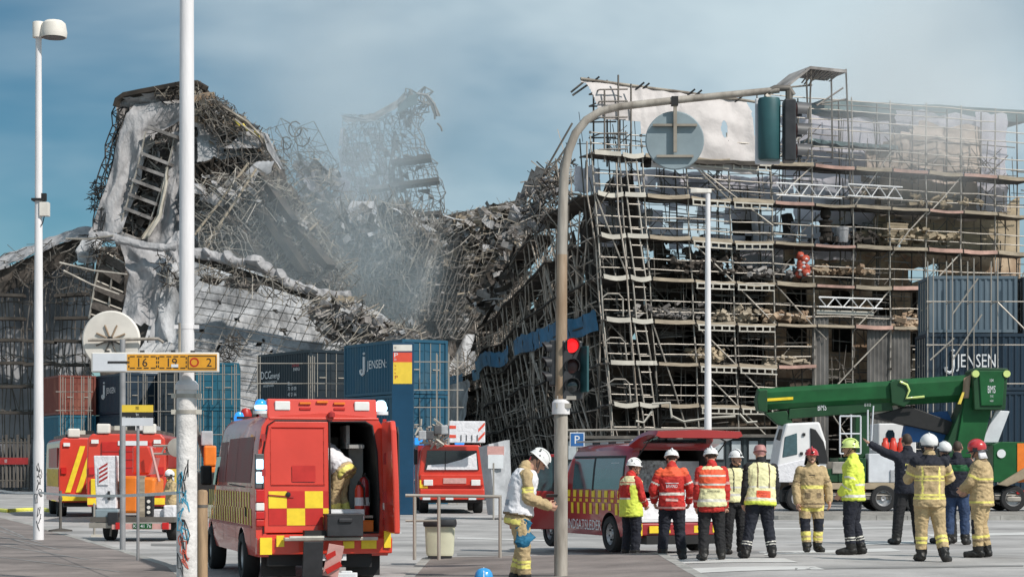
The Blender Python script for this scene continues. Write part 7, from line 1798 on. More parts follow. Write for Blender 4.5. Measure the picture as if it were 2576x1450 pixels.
# ------------------------------------------------------------------ people
def rcone(mb, p, q, r1, r2, n=10):
    """Capsule with two radii."""
    p, q = Vector(p), Vector(q); d = q - p; L = d.length
    if L < 1e-5: d = Vector((0, 0, 1)); L = 1e-5
    u = d / L; a = u.orthogonal().normalized(); b = u.cross(a); secs = []
    for ang in (-80, -50, -20): secs.append((p + u * (r1 * math.sin(R(ang))), r1 * math.cos(R(ang))))
    secs.append((p, r1)); secs.append((q, r2))
    for ang in (20, 50, 80): secs.append((q + u * (r2 * math.sin(R(ang))), r2 * math.cos(R(ang))))
    mb.loft([[c + (a * math.cos(2 * math.pi * i / n) + b * math.sin(2 * math.pi * i / n)) * r for i in range(n)] for c, r in secs])
def ell(mb, c, rx, ry, rz, M3=None, n=14):
    c = Vector(c); secs = []
    for k in range(9):
        f = R(-82 + 164 * k / 8)
        sec = []
        for i in range(n):
            t = 2 * math.pi * i / n; v = Vector((rx * math.cos(f) * math.cos(t), ry * math.cos(f) * math.sin(t), rz * math.sin(f)))
            sec.append((M3 @ v if M3 is not None else v) + c)
        secs.append(sec)
    mb.loft(secs)
def remeshed(mb, name, parent, vox, mats, wrinkle=0):
    o = mb.build(name, mats, parent)
    m = o.modifiers.new('r', 'REMESH'); m.mode = 'VOXEL'; m.voxel_size = vox
    s = o.modifiers.new('s', 'SMOOTH'); s.iterations = 3; s.factor = .5
    baked(o)
    o.data.materials.clear()
    for k in mats: o.data.materials.append(M[k])
    o.data.polygons.foreach_set('use_smooth', [True] * len(o.data.polygons))
    if wrinkle:                              # cloth folds worked into the surface
        me = o.data; sd = (len(bpy.data.objects) * 7.3) % 97
        for v, nn in [(v, v.normal.copy()) for v in me.vertices]:
            if wrinkle < 0 and v.co.z > .9: continue
            c = v.co; f = nz(c.x * 9 + sd, c.z * 16 + 3 * nz(c.x * 4, c.y * 4, c.z * 3 + sd), c.y * 9)
            v.co = c + nn * abs(wrinkle) * (1 - 2.2 * abs(f) + .5 * nz(c.x * 30, c.z * 34 + sd, c.y * 30))
    return o
def segt(p, a, b):
    d = b - a; t = max(0, min(1, (p - a).dot(d) / d.length_squared)); return t, (p - a - d * t).length

def ground_at(x, y):
    """Distance and height of the road seen at picture place x, y."""
    d = 35.0
    for _ in range(30): d = (1.65 - road_z(gx(x, d), d)) * FP / (y - HZ)
    return d, road_z(gx(x, d), d)

def person(label, x, feet, top, rz, jacket, sleeve=None, trousers='navy', bands=(), sbands=(), lbands=(), vest=None, helmet=None, htype='rescue', pitch=0, hpitch=0, hyaw=0, arms=None, legs=None, back_text=(), skin='skin', boots='boot', hair='hair', loc=None, H=None, collar=None, group=None, hem=.455, girth=1.0, patch=(), cape=None, roll=0, knee=None, yoke=None, cuff=None, capmat=None, vb=None):
    if loc is None:
        d, z = ground_at(x, feet); loc = (gx(x, d), d, z)
        H = (feet - top) / FP * d / (1.05 if helmet else 1.0)
    P = thing('person', label, 'person', loc, rz, group)
    h = H
    pel = Vector((0, 0, .525 * h))
    TM = Matrix.Translation(pel) @ Matrix.Rotation(R(roll), 4, 'Y') @ Matrix.Rotation(R(-pitch), 4, 'X') @ Matrix.Translation(-pel)
    def tf(x_, y_, z_): return TM @ Vector((x_ * h, y_ * h, z_ * h))
    arms = arms or {}; legs = legs or {}
    J = {}
    for s, k in ((-1, 'L'), (1, 'R')):
        lg = legs.get(k, {})
        J['hip' + k] = Vector((s * .052 * h, 0, .50 * h))
        J['knee' + k] = Vector(lg.get('knee', (s * .068, .012, .285))) * h
        J['ank' + k] = Vector(lg.get('ank', (s * .075, -.012, .055))) * h
        fy = R(lg.get('yaw', -s * 12)); J['toe' + k] = J['ank' + k] + Vector((-math.sin(fy) * .105 * h, math.cos(fy) * .105 * h, -.028 * h)) + Vector((0, 0, lg.get('toez', 0) * h))
        J['sh' + k] = tf(s * .098 * girth, -.004, .787)
        am = arms.get(k, {})
        e = am.get('elbow', (s * .03, -.015, -.165)); w = am.get('wrist', (s * .03, .035, -.305))
        J['el' + k] = tf(s * .100 * girth + e[0] * .72, e[1], .787 + e[2]); J['wr' + k] = tf(s * .100 * girth + w[0] * .8, w[1], .787 + w[2])
    nb = tf(0, .0, .825); HM = TM.to_3x3() @ Matrix.Rotation(R(-hpitch), 3, 'X') @ Matrix.Rotation(R(hyaw), 3, 'Z')
    hc = nb + TM.to_3x3() @ Vector((0, .012 * h, .0)) + HM @ Vector((0, .012, .095)) * h
    def hp_(a, b, c): return hc + HM @ Vector((a * h, b * h, c * h))
    # --- body: one continuous surface
    b = MB(); bones = []
    def bone(tag_, p, q, r1, r2): rcone(b, p, q, r1, r2); bones.append((tag_, p.copy(), q.copy(), (r1 + r2) / 2))
    g_ = girth
    for k in 'LR':
        bone('thigh' + k, J['hip' + k], J['knee' + k], .066 * h * g_, .050 * h); bone('shin' + k, J['knee' + k], J['ank' + k] + Vector((0, 0, .015 * h)), .048 * h, .043 * h)
        bone('boot', J['ank' + k] + Vector((0, -.02 * h, -.018 * h)), J['toe' + k], .034 * h, .026 * h)
        bone('boot', J['ank' + k] + Vector((0, 0, .012 * h)), J['ank' + k] + Vector((0, 0, .045 * h)), .038 * h, .042 * h) if False else None
        bone('arm', J['sh' + k], J['el' + k], .03 * h, .026 * h); bone('arm', J['el' + k], J['wr' + k], .026 * h, .02 * h)
        # hand
        dr_ = (J['wr' + k] - J['el' + k]).normalized(); s = -1 if k == 'L' else 1
        side = Vector((0, 1, 0)) - dr_ * dr_.y
        if side.length < .2: side = Vector((1, 0, 0)) - dr_ * dr_.x
        side.normalize(); inn = dr_.cross(side); inn = inn if inn.dot(Vector((-s, 0, -.2))) > 0 else -inn
        hd_ = 'hand'; am = arms.get(k, {}); curl = am.get('curl', .5)
        pc = J['wr' + k] + dr_ * .026 * h
        rcone(b, J['wr' + k] + dr_ * .008 * h + side * .008 * h, pc + side * .011 * h + dr_ * .016 * h, .0125 * h, .0125 * h, 8); rcone(b, J['wr' + k] + dr_ * .008 * h - side * .008 * h, pc - side * .012 * h + dr_ * .014 * h, .0125 * h, .0115 * h, 8)
        for i, (o_, ln) in enumerate(((.019, .042), (.0065, .047), (-.0065, .044), (-.0185, .035))):
            p0 = pc + side * o_ * h + dr_ * .016 * h; p1 = p0 + (dr_ * (1 - .35 * curl) + inn * .45 * curl).normalized() * ln * .52 * h; p2 = p1 + (dr_ * (1 - 1.1 * curl) + inn * 1.0 * curl).normalized() * ln * .5 * h
            rcone(b, p0, p1, .0062 * h, .0058 * h, 6); rcone(b, p1, p2, .0058 * h, .0050 * h, 6)
        t0 = J['wr' + k] + dr_ * .012 * h + side * .014 * h; t1 = t0 + (dr_ * .6 + side * .8 + inn * .3).normalized() * .028 * h; t2 = t1 + (dr_ * .9 + inn * .5).normalized() * .022 * h
        rcone(b, t0, t1, .0075 * h, .0066 * h, 6); rcone(b, t1, t2, .0066 * h, .0055 * h, 6)
        bones.append(('hand', J['wr' + k] + dr_ * .012 * h, pc + dr_ * .05 * h, .02 * h))
    bone('torso', Vector((0, 0, .51 * h)), tf(0, 0, .60), .072 * h, .056 * h); bone('torso', tf(0, 0, .6), tf(0, 0, .75), .055 * h, .052 * h); bone('torso', tf(-.06, 0, .775), tf(.06, 0, .775), .028 * h, .028 * h)
    bone('neck', tf(0, 0, .79), hp_(0, -.012, -.03), .034 * h, .033 * h)
    ell(b, hp_(0, -.004, .012), .046 * h, .057 * h, .058 * h, HM); ell(b, hp_(0, .016, -.028), .035 * h, .040 * h, .040 * h, HM)
    ell(b, hp_(0, .050, -.058), .014 * h, .012 * h, .012 * h, HM, 8); rcone(b, hp_(0, .052, .008), hp_(0, .064, -.016), .006 * h, .010 * h, 8)
    for s in (-1, 1):
        ell(b, hp_(s * .047, -.004, -.004), .006 * h, .012 * h, .018 * h, HM, 8); rcone(b, hp_(s * .008, .050, .016), hp_(s * .03, .044, .016), .006 * h, .005 * h, 6)
    bones.append(('head', hp_(0, 0, -.02), hp_(0, 0, .03), .05 * h))
    mts = [trousers, skin, boots, hair] + list(dict.fromkeys(m for _, _, m in lbands)) + ([knee] if knee else [])
    mts = list(dict.fromkeys(mts))
    body = remeshed(b, 'body', P, .0062 * h, mts, -.010)
    ix = {m: i for i, m in enumerate(mts)}; idx = []
    eyes = [hp_(s * .019, .052, .004) for s in (-1, 1)]; mouth = (hp_(-.012, .054, -.036), hp_(.012, .054, -.036))
    HMi = HM.inverted()
    for f in body.data.polygons:
        c = f.center; best = None; bd = 1e9
        for t_, p, q, r_ in bones:
            t, dd = segt(c, p, q); v = dd - r_
            if v < bd: bd = v; best = (t_, t)
        t_, t = best; m = trousers
        if t_ in ('head', 'neck'):
            m = skin; lv = HMi @ (c - hc) / h
            if min((c - e).length for e in eyes) < .0085 * h: m = hair
            elif segt(c, *mouth)[1] < .006 * h: m = 'maroon' if 'maroon' in ix else hair
            elif lv.z > .040 or (lv.y < -.012 and lv.z > -.03 + (.0 if lv.y < -.03 else .02)): m = hair
        elif t_ == 'hand': m = skin
        elif t_ == 'boot': m = boots
        elif t_.startswith(('thigh', 'shin')):
            tt = t if t_.startswith('thigh') else 1 + t
            if tt > 1.86: m = boots
            for t0, t1, mm in lbands:
                if t0 <= tt <= t1: m = mm
            if knee and .82 < tt < 1.38:
                kk = t_[-1]; fw = c.y - (J['knee' + kk].y if tt < 1 else J['knee' + kk].y + (J['ank' + kk].y - J['knee' + kk].y) * (tt - 1))
                if fw > .012 * h: m = knee
        elif t_ == 'arm': m = skin
        idx.append(ix[m])
    body.data.polygons.foreach_set('material_index', idx)
    # --- jacket
    sleeve = sleeve or jacket
    def torso_rows(grow, h0, top_=.835):
        prof = [(h0, .112, .086), (h0 + .03, .113, .086), (.56, .106, .080), (.62, .104, .078), (.70, .108, .080), (.755, .112, .078), (.785, .106, .068), (.805, .082, .054), (.82, .056, .046), (top_, .044, .040)]
        secs = []
        for z_, a_, c_ in prof:
            secs.append([tf((a_ * g_ + grow) * (abs(math.cos(w)) ** .82) * (1 if math.cos(w) > 0 else -1), (c_ * g_ + grow) * (abs(math.sin(w)) ** .9) * (1 if math.sin(w) > 0 else -1) - .004 + (.006 if z_ > .7 else 0) + .004 * math.sin(w * 5 + z_ * 40), z_) for w in [2 * math.pi * i / 20 for i in range(20)]])
        return secs
    j = MB(); j.loft(torso_rows(0, hem)); abones = []
    for k in 'LR':
        rcone(j, J['sh' + k] + (tf(0, 0, .78) - tf(0, 0, .8)) * .2, J['el' + k], .044 * h, .038 * h); rcone(j, J['el' + k], J['wr' + k] - (J['wr' + k] - J['el' + k]).normalized() * .005 * h, .038 * h, .031 * h)
        abones.append((J['sh' + k].copy(), J['el' + k].copy(), J['wr' + k].copy()))
    rcone(j, tf(0, -.004, .80), tf(0, -.002, .845), .05 * h, .043 * h)
    jm = list(dict.fromkeys([jacket, sleeve] + [m for *_, m in bands] + [m for *_, m in sbands] + ([collar] if collar else []) + ([yoke] if yoke else []) + ([cuff] if cuff else []) + ([vb] if vb else [])))
    ja = remeshed(j, 'jacket', P, .0085 * h, jm, .013)
    ix = {m: i for i, m in enumerate(jm)}; TI = TM.inverted(); idx = []
    for f in ja.data.polygons:
        c = f.center; tv = TI @ c / h; m = jacket; bd = 1e9; at_ = 0
        for a_, e_, w_ in abones:
            t1, d1 = segt(c, a_, e_); t2, d2 = segt(c, e_, w_)
            if d1 - .043 * h < bd: bd = d1 - .043 * h; at_ = t1
            if d2 - .037 * h < bd: bd = d2 - .037 * h; at_ = 1 + t2
        inside = abs(tv.x) < .104 * g_ and hem - .02 < tv.z < .84
        if inside and (abs(tv.x) < .085 * g_ or bd > .004 * h):
            for z0, z1, mm in bands:
                if z0 <= tv.z <= z1: m = mm
            if vb and .060 < abs(tv.x) < .071 and .50 < tv.z < .74: m = vb
            if yoke and tv.z > .755: m = yoke
            if collar and tv.z > .818: m = collar
        elif bd < .02 * h:
            m = sleeve
            for t0, t1, mm in sbands:
                if t0 <= at_ <= t1: m = mm
            if yoke and at_ < .22: m = yoke
            if cuff and at_ > 1.9: m = cuff
        else:
            for z0, z1, mm in bands:
                if z0 <= tv.z <= z1: m = mm
        idx.append(ix[m])
    ja.data.polygons.foreach_set('material_index', idx)
    outer_ = ja
    # --- waistcoat over it
    if vest:
        v = MB(); rows = torso_rows(.010, vest.get('hem', hem - .005), .825)
        for sec in rows: pass
        v.loft(torso_rows(.016, vest.get('hem', hem - .005), .825)); vm = list(dict.fromkeys([vest['m']] + [m for *_, m in vest.get('bands', ())] + ([vest['strap']] if vest.get('strap') else []) + ([vest['side']] if vest.get('side') else [])))
        ve = remeshed(v, 'vest', P, .0085 * h, vm, .009); ix = {m: i for i, m in enumerate(vm)}; idx = []
        for f in ve.data.polygons:
            tv = TI @ f.center / h; m = vest['m']
            for z0, z1, mm in vest.get('bands', ()):
                if z0 <= tv.z <= z1: m = mm
            if vest.get('strap') and .045 < abs(tv.x) < .058 and tv.z > .60: m = vest['strap']
            if vest.get('side') and abs(tv.x) > .085 and tv.z < .74: m = vest['side']
            idx.append(ix[m])
        ve.data.polygons.foreach_set('material_index', idx); outer_ = ve
    # --- prints and patches on the back or front, laid on the cloth
    if back_text or patch:
        bm_ = BVHTree.FromPolygons([v.co.copy() for v in outer_.data.vertices], [tuple(p.vertices) for p in outer_.data.polygons])
        def onto(u, z_, side, off):
            o_ = tf(u, -.3 * side, z_); dir_ = (tf(u, 0, z_) - o_).normalized(); hit = bm_.ray_cast(o_, dir_)
            return (hit[0] if hit[0] is not None else tf(u, -.09 * side, z_)) - dir_ * off
        for (x0, x1, z0, z1, side, mm) in patch:
            s = MB(); n, q_ = 10, 6
            vs = [onto(x0 + (x1 - x0) * i / n, z0 + (z1 - z0) * jj / q_, side, .005) for jj in range(q_ + 1) for i in range(n + 1)]
            s.add(vs, [(jj * (n + 1) + i, jj * (n + 1) + i + 1, (jj + 1) * (n + 1) + i + 1, (jj + 1) * (n + 1) + i) for jj in range(q_) for i in range(n)]); s.build('reflective_panel', mm, P, smooth=60)
        for (tx_, z_, hh, wid, mm, side) in back_text:
            vs, fs, w = textmesh(tx_); s = MB()
            s.add([onto((x_ / w - .5) * wid * side, z_ + y_ * hh, side, .009) for x_, y_ in vs], fs); s.build('lettering', mm, P)
    # --- helmet or cap
    if helmet:
        c0 = hp_(0, -.004, .018); s = MB(); big = htype == 'fire'
        a_, b2, c2 = (.072, .082, .070) if big else (.064, .074, .062)
        rows = []
        for ang in ((-28, -5, 15, 35, 55, 72, 84) if big else (-6, 12, 30, 48, 64, 78, 86)):
            rows.append([c0 + HM @ Vector((a_ * h * math.cos(R(ang)) * math.cos(w), b2 * h * math.cos(R(ang)) * math.sin(w), c2 * h * math.sin(R(ang)) + (.010 * h * max(0, math.sin(w)) if ang < 0 and big else 0))) for w in [2 * math.pi * i / 22 for i in range(22)]])
        s.loft(rows); sh = s.build('helmet', helmet, P, smooth=50)
        s = MB(); n = 22
        ring = lambda k, dz, fw: [c0 + HM @ Vector(((a_ * k) * h * math.cos(w), (b2 * k + fw * max(0, math.sin(w))) * h * math.sin(w), dz * h)) for w in [2 * math.pi * i / n for i in range(n)]]
        s.loft([ring(1.0, .0 if not big else -.026, 0), ring(1.07, -.006 if not big else -.034, .014), ring(1.07, -.010 if not big else -.038, .014), ring(.98, -.008 if not big else -.036, 0)], 0, True, False); s.build('brim', helmet if not big else 'plastic_black', sh, smooth=50)
        s = MB(); s.path([hp_(0, .072 * math.cos(t), .026 + .062 * math.sin(t)) for t in [R(20 + 14 * i) for i in range(11)]], .008 * h, 5); s.build('helmet_ridge', helmet, sh, smooth=60)
        s = MB()
        for sx in (-1, 1):
            if not big: s.box(hp_(sx * .054, .002, .028), (.010 * h, .026 * h, .012 * h)); s.path([hp_(sx * .050, .006, .0), hp_(sx * .040, .03, -.045), hp_(0, .045, -.064)], .0035 * h, 5); s.path([hp_(sx * .052, -.02, .0), hp_(sx * .040, .02, -.045)], .0035 * h, 5)
            else: s.box(hp_(sx * .070, -.004, .0), (.012 * h, .04 * h, .03 * h)); s.path([hp_(sx * .062, .0, -.02), hp_(sx * .04, .035, -.055), hp_(0, .045, -.064)], .006 * h, 5)
        s.build('chin_strap', 'plastic_black', sh)
        if htype == 'rescue':
            s = MB()
            for u, v_ in ((-.035, .04), (.035, .04), (-.045, .058), (.045, .058), (-.02, .068), (.02, .068), (-.056, .03), (.056, .03)):
                s.box(hp_(u * 1.02, -.040 if abs(u) < .05 else -.02, v_), (.010 * h, .012 * h, .008 * h))
            s.build('vent', 'plastic_black', sh)
            MB().box(hp_(0, .072, .032), (.022 * h, .012 * h, .016 * h)).build('lamp_clip', 'plastic_black', sh)
        if cape:
            rows = [[hp_(.056 * sc * math.cos(w), .060 * sc * math.sin(w), z_) for w in [R(200 + 14 * i) for i in range(11)]] for z_, sc in ((.004, 1.02), (-.04, 1.12), (-.085, 1.3))]
            s = MB(); s.loft(rows, 0, False, False); o = s.build('neck_cape', cape, sh, smooth=60); m_ = o.modifiers.new('solid', 'SOLIDIFY'); m_.thickness = .008
    if capmat:
        c0 = hp_(0, -.004, .022); s = MB(); rows = [[c0 + HM @ Vector((.054 * k_ * h * math.cos(w), .064 * k_ * h * math.sin(w), z_ * h)) for w in [2 * math.pi * i / 18 for i in range(18)]] for k_, z_ in ((1.10, -.014), (1.11, -.010), (1.0, .0), (.97, .022), (.8, .042), (.4, .050), (.05, .052))]
        s.loft(rows); s.build('cap', capmat, P, smooth=50)
    return P

TB = [(.475, .495, 'reflect_yellow'), (.645, .665, 'reflect_yellow')]
TSB = [(.62, .78, 'reflect_yellow'), (1.72, 1.85, 'reflect_yellow')]
TLB = [(1.60, 1.80, 'reflect_yellow')]
# at the traffic light
d_ = 25.6
p1 = person('firefighter in white vest and white helmet looking down beside the brown mast', 0, 0, 0, -83, 'turnout', loc=(gx(1306, d_), d_, .12), H=1.86, trousers='turnout', bands=[(.44, .475, 'reflect_yellow')], sbands=[(.55, .66, 'reflect_yellow'), (.70, .78, 'reflect_yellow')], lbands=[(1.42, 1.5, 'reflect_yellow'), (1.55, 1.68, 'reflect_yellow')],
    vest={'m': 'vest_white', 'hem': .50, 'bands': [(.495, .515, 'turnout_dark')]}, helmet='helmet_white', pitch=9, hpitch=34, arms={'L': {'elbow': (-.02, .05, -.155), 'wrist': (.03, .185, -.175), 'curl': .9}, 'R': {'elbow': (.03, .03, -.16), 'wrist': (.0, .18, -.19), 'curl': .9}}, legs={'R': {'knee': (.068, .02, .285), 'ank': (.07, .03, .055)}, 'L': {'knee': (-.06, .03, .285), 'ank': (-.06, -.02, .055)}}, hem=.435, boots='boot', patch=[(-.07, .07, .56, .60, 1, 'decal_faint')])
t = tag(MB().box((0, 0, .0), (.07, .15, .014)).build('phone', 'plastic_black', bevel=.006), 'dark phone held by the firefighter beside the mast', 'phone')
t.location = p1.location + Vector((.42, -.02, 1.19)); t.rotation_euler = (0, R(-30), R(-83))
t = thing('work_gloves', 'blue work gloves and cloth clipped to the hip of the firefighter by the mast', 'gloves', p1.location + Vector((.06, -.17, .60)), 10)
s = MB()
rows = []
for i in range(8):
    z = .30 - i * .06; wdt = [.03, .07, .10, .085, .11, .10, .085, .04][i]
    rows.append([(math.cos(w) * wdt + .03 * math.sin(i * 2.1) + .02 * math.sin(w * 3 + i * 2), math.sin(w) * wdt * .45 - .02 * math.cos(i * 1.3) + .012 * math.sin(w * 4 + i), z) for w in [2 * math.pi * k / 14 for k in range(14)]])
s.loft(rows).build('cloth', 'cloth_blue', t, smooth=50)
for k in range(0): rod('finger', (-.07 + k * .045, -.05, -.12), (-.085 + k * .05, -.055, -.23), .016, 'cloth_blue', t, 8)
# round the low van
GV = [(.48, .50, 'reflect'), (.56, .58, 'reflect')]
person('woman in white helmet and yellow-skirted red vest at the left of the tailgate', 1588, 1407, 1140, -55, 'jacket_red', trousers='navy', helmet='helmet_white', sbands=[(1.3, 1.42, 'reflect_pink')], bands=[(.60, .62, 'reflect_pink')], vest={'m': 'jacket_red', 'hem': .43, 'bands': [(.42, .60, 'hivis'), (.60, .62, 'reflect'), (.74, .76, 'hivis_pale'), (.77, .83, 'hivis_pale')], 'side': 'hivis'}, hpitch=6, hyaw=-20, arms={'L': {'elbow': (-.04, -.02, -.165), 'wrist': (-.02, .05, -.30)}, 'R': {'elbow': (.03, .03, -.16), 'wrist': (-.02, .11, -.24)}}, boots='boot', hem=.45)
person('man in red jacket with white lettering, hands at his sides, before the open tailgate', 1690, 1408, 1113, -4, 'jacket_red', trousers='navy', helmet='helmet_white', sbands=[(.62, .72, 'reflect'), (1.5, 1.62, 'reflect_pink')], bands=[(.462, .482, 'reflect_pink'), (.585, .605, 'reflect')], yoke='jacket_orange', patch=[(-.055, .055, .53, .555, 1, 'reflect_pink'), (-.060, .060, .688, .694, 1, 'decal_white')], back_text=[('BRAND', .650, .03, .10, 'decal_white', 1)], girth=1.06, hpitch=14, hyaw=6, arms={'L': {'elbow': (-.085, -.01, -.15), 'wrist': (-.06, .05, -.26)}, 'R': {'elbow': (.085, -.01, -.15), 'wrist': (.06, .05, -.26)}}, legs={'L': {'ank': (-.085, -.01, .055)}, 'R': {'ank': (.09, -.01, .055)}})
person('man in red jacket with a broad yellow band across the back', 1790, 1408, 1108, 4, 'jacket_red', trousers='cloth_black', helmet='helmet_white', sbands=[(.62, .74, 'reflect_pink'), (1.6, 1.7, 'reflect_pink')], bands=[(.435, .47, 'jacket_red')], vest={'m': 'jacket_orange', 'hem': .475, 'bands': [(.47, .515, 'hivis_pale'), (.515, .54, 'reflect'), (.54, .635, 'hivis_pale'), (.66, .675, 'reflect'), (.735, .75, 'reflect'), (.75, .80, 'jacket_orange'), (.80, .84, 'hivis_pale')]}, back_text=[('BEREDSKAB', .60, .018, .11, 'ink', 1)], hem=.43, girth=1.03, hpitch=10, legs={'L': {'ank': (-.075, -.03, .055)}, 'R': {'ank': (.085, .0, .055)}})
person('person in black with an open yellow vest and pale helmet, facing us between two others', 1848, 1392, 1118, 200, 'cloth_black', trousers='cloth_black', helmet='helmet_white', vest={'m': 'hivis_pale', 'hem': .50, 'bands': [(.56, .58, 'reflect'), (.63, .65, 'reflect')], 'strap': 'cloth_black'}, hyaw=18, collar='cloth_black')
person('man in a dull pink cap and yellow vest with a red panel on the back', 1912, 1402, 1113, 8, 'cloth_black', trousers='navy', girth=1.1, vest={'m': 'hivis_pale', 'hem': .455, 'bands': [(.45, .485, 'hivis'), (.50, .515, 'reflect'), (.60, .615, 'reflect')], 'strap': 'turnout_dark'}, patch=[(-.06, .065, .515, .575, 1, 'jacket_orange')], back_text=[('INDSATS', .548, .014, .09, 'dark_red', 1), ('LEDER', .526, .014, .07, 'dark_red', 1)], capmat='helmet_maroon', lbands=[(1.66, 1.70, 'reflect'), (1.76, 1.80, 'reflect')], legs={'L': {'knee': (-.085, .01, .285), 'ank': (-.13, -.02, .055)}, 'R': {'knee': (.075, .01, .285), 'ank': (.10, -.02, .055)}}, roll=3, pitch=6, hpitch=10, hair='helmet_maroon')
# right-hand group
person('firefighter in tan turnout gear and red helmet, facing us alone on the road', 2041, 1388, 1112, 186, 'turnout', trousers='turnout', helmet='helmet_red', sbands=[(.66, .76, 'turnout_dark')], bands=[(.61, .64, 'reflect_yellow'), (.455, .475, 'turnout_dark')], lbands=[(.25, .5, 'reflect_yellow'), (1.4, 1.58, 'reflect_yellow'), (1.66, 1.78, 'reflect_yellow')], knee='navy', hem=.43, hyaw=-8, patch=[(-.01, .045, .735, .742, -1, 'ink'), (-.08, -.03, .52, .57, -1, 'turnout_dark'), (.03, .08, .52, .57, -1, 'turnout_dark')], cape='cloth_black', arms={'L': {'elbow': (-.08, 0, -.16), 'wrist': (-.075, .03, -.30)}, 'R': {'elbow': (.06, 0, -.165), 'wrist': (.05, .04, -.31)}}, girth=1.08, legs={'L': {'ank': (-.06, 0, .055)}, 'R': {'ank': (.05, .03, .055)}})
person('officer in bright yellow jacket and green helmet, turned to the left', 2146, 1394, 1090, 72, 'hivis', trousers='navy', helmet='helmet_green', bands=[(.50, .52, 'reflect'), (.60, .62, 'reflect')], sbands=[(.70, .8, 'reflect'), (1.3, 1.4, 'reflect')], lbands=[(1.60, 1.65, 'reflect'), (1.71, 1.75, 'reflect')], patch=[(.02, .075, .555, .585, 1, 'jacket_orange')], hem=.47, girth=1.12, arms={'L': {'elbow': (-.03, .02, -.16), 'wrist': (-.0, .09, -.25)}, 'R': {'elbow': (.03, .02, -.16), 'wrist': (.0, .09, -.25)}}, hyaw=12, legs={'L': {'knee': (-.06, .03, .285), 'ank': (-.06, .01, .055)}, 'R': {'knee': (.06, .0, .285), 'ank': (.06, -.06, .055)}})
person('person in dark uniform seen from behind, left arm raised and pointing', 2283, 1369, 1086, 8, 'navy', trousers='cloth_black', collar='navy', back_text=[('POLITI', .70, .022, .10, 'reflect_yellow', 1)], patch=[(-.055, .055, .662, .668, 1, 'reflect')], arms={'L': {'elbow': (-.13, .05, .035), 'wrist': (-.25, .09, .105), 'curl': .2}}, girth=1.05, legs={'L': {'ank': (-.10, 0, .055), 'knee': (-.08, 0, .285)}, 'R': {'ank': (.10, 0, .055), 'knee': (.08, 0, .285)}})
person('firefighter in tan turnout gear with white helmet, seen from behind and walking', 2338, 1411, 1075, -3, 'turnout', trousers='turnout', helmet='helmet_white', htype='fire', yoke='navy', collar='navy', bands=[(.655, .675, 'reflect_yellow'), (.635, .645, 'reflect_yellow'), (.515, .535, 'reflect_yellow'), (.49, .505, 'reflect_yellow')], sbands=[(.60, .70, 'reflect_yellow'), (1.3, 1.42, 'reflect_yellow')], lbands=[(1.42, 1.52, 'reflect_yellow'), (1.58, 1.68, 'reflect_yellow')], hem=.43, girth=1.08, vb='reflect_yellow', back_text=[('HOVEDSTADENS', .728, .016, .125, 'turnout_dark', 1), ('BEREDSKAB', .704, .018, .115, 'turnout_dark', 1)], arms={'L': {'elbow': (-.07, .05, -.14), 'wrist': (-.03, .13, -.12)}, 'R': {'elbow': (.085, .05, -.13), 'wrist': (.04, .14, -.16)}}, legs={'L': {'knee': (-.06, .01, .285), 'ank': (-.06, .02, .055)}, 'R': {'knee': (.075, .0, .285), 'ank': (.10, -.09, .06), 'toez': -.015, 'yaw': -28}})
person('person in dark jacket and pale helmet behind the walking firefighter', 2378, 1366, 1098, 15, 'navy', trousers='cloth_black', helmet='helmet_white', htype='fire')
person('bareheaded person in dark jacket and jeans, right of the walking firefighter', 2408, 1369, 1105, -20, 'navy', trousers='jeans', arms={'R': {'elbow': (.07, .02, -.13), 'wrist': (.04, .12, -.02), 'curl': .7}}, bands=[(.70, .76, 'crane_green')], sbands=[(.3, .6, 'crane_green')])
person('firefighter in tan turnout gear and red helmet with a white neck flap, turned left', 2468, 1401, 1091, 62, 'turnout', trousers='turnout', helmet='helmet_red', htype='fire', cape='vest_white', bands=[(.46, .48, 'reflect_yellow'), (.655, .675, 'reflect_yellow'), (.635, .645, 'turnout_dark')], sbands=[(.62, .76, 'reflect_yellow')], lbands=[(1.45, 1.55, 'reflect_yellow'), (1.60, 1.68, 'turnout_dark')], knee='navy', hem=.44, girth=1.1, collar='turnout_dark', hpitch=8, arms={'L': {'elbow': (-.02, .06, -.14), 'wrist': (.02, .13, -.2)}, 'R': {'elbow': (.02, .06, -.14), 'wrist': (-.02, .14, -.22)}}, legs={'L': {'knee': (-.055, .02, .285), 'ank': (-.05, .01, .055)}, 'R': {'knee': (.055, .01, .285), 'ank': (.06, -.03, .055)}})
# in the tall van and by the trailer
pv = MS @ Vector((.34, .40, .80))
person('firefighter with white vest leaning into the open tall van', 0, 0, 0, 15 + 52, 'turnout', loc=pv, H=1.62, trousers='turnout', helmet='helmet_red', htype='fire', pitch=48, hpitch=-10, bands=[(.44, .49, 'reflect_yellow')], lbands=[(1.35, 1.8, 'reflect_yellow')], vest={'m': 'vest_white', 'hem': .52}, arms={'L': {'elbow': (-.03, .10, -.12), 'wrist': (0, .2, -.16)}, 'R': {'elbow': (.03, .10, -.12), 'wrist': (0, .2, -.16)}}, legs={'L': {'knee': (-.06, .05, .285), 'ank': (-.06, .0, .055)}, 'R': {'knee': (.06, .04, .285), 'ank': (.06, -.04, .055)}}, hem=.44)
d_ = 52
person('firefighter in tan gear with white helmet, small in the distance beside the trailer', 0, 0, 0, 120, 'turnout', loc=(gx(430, d_), d_, 0), H=1.62, trousers='turnout', helmet='helmet_white', htype='fire', cape='vest_white', bands=[(.66, .68, 'reflect_yellow')], arms={'L': {'elbow': (-.03, .05, -.14), 'wrist': (0, .13, -.14)}, 'R': {'elbow': (.03, .05, -.14), 'wrist': (0, .13, -.15)}})
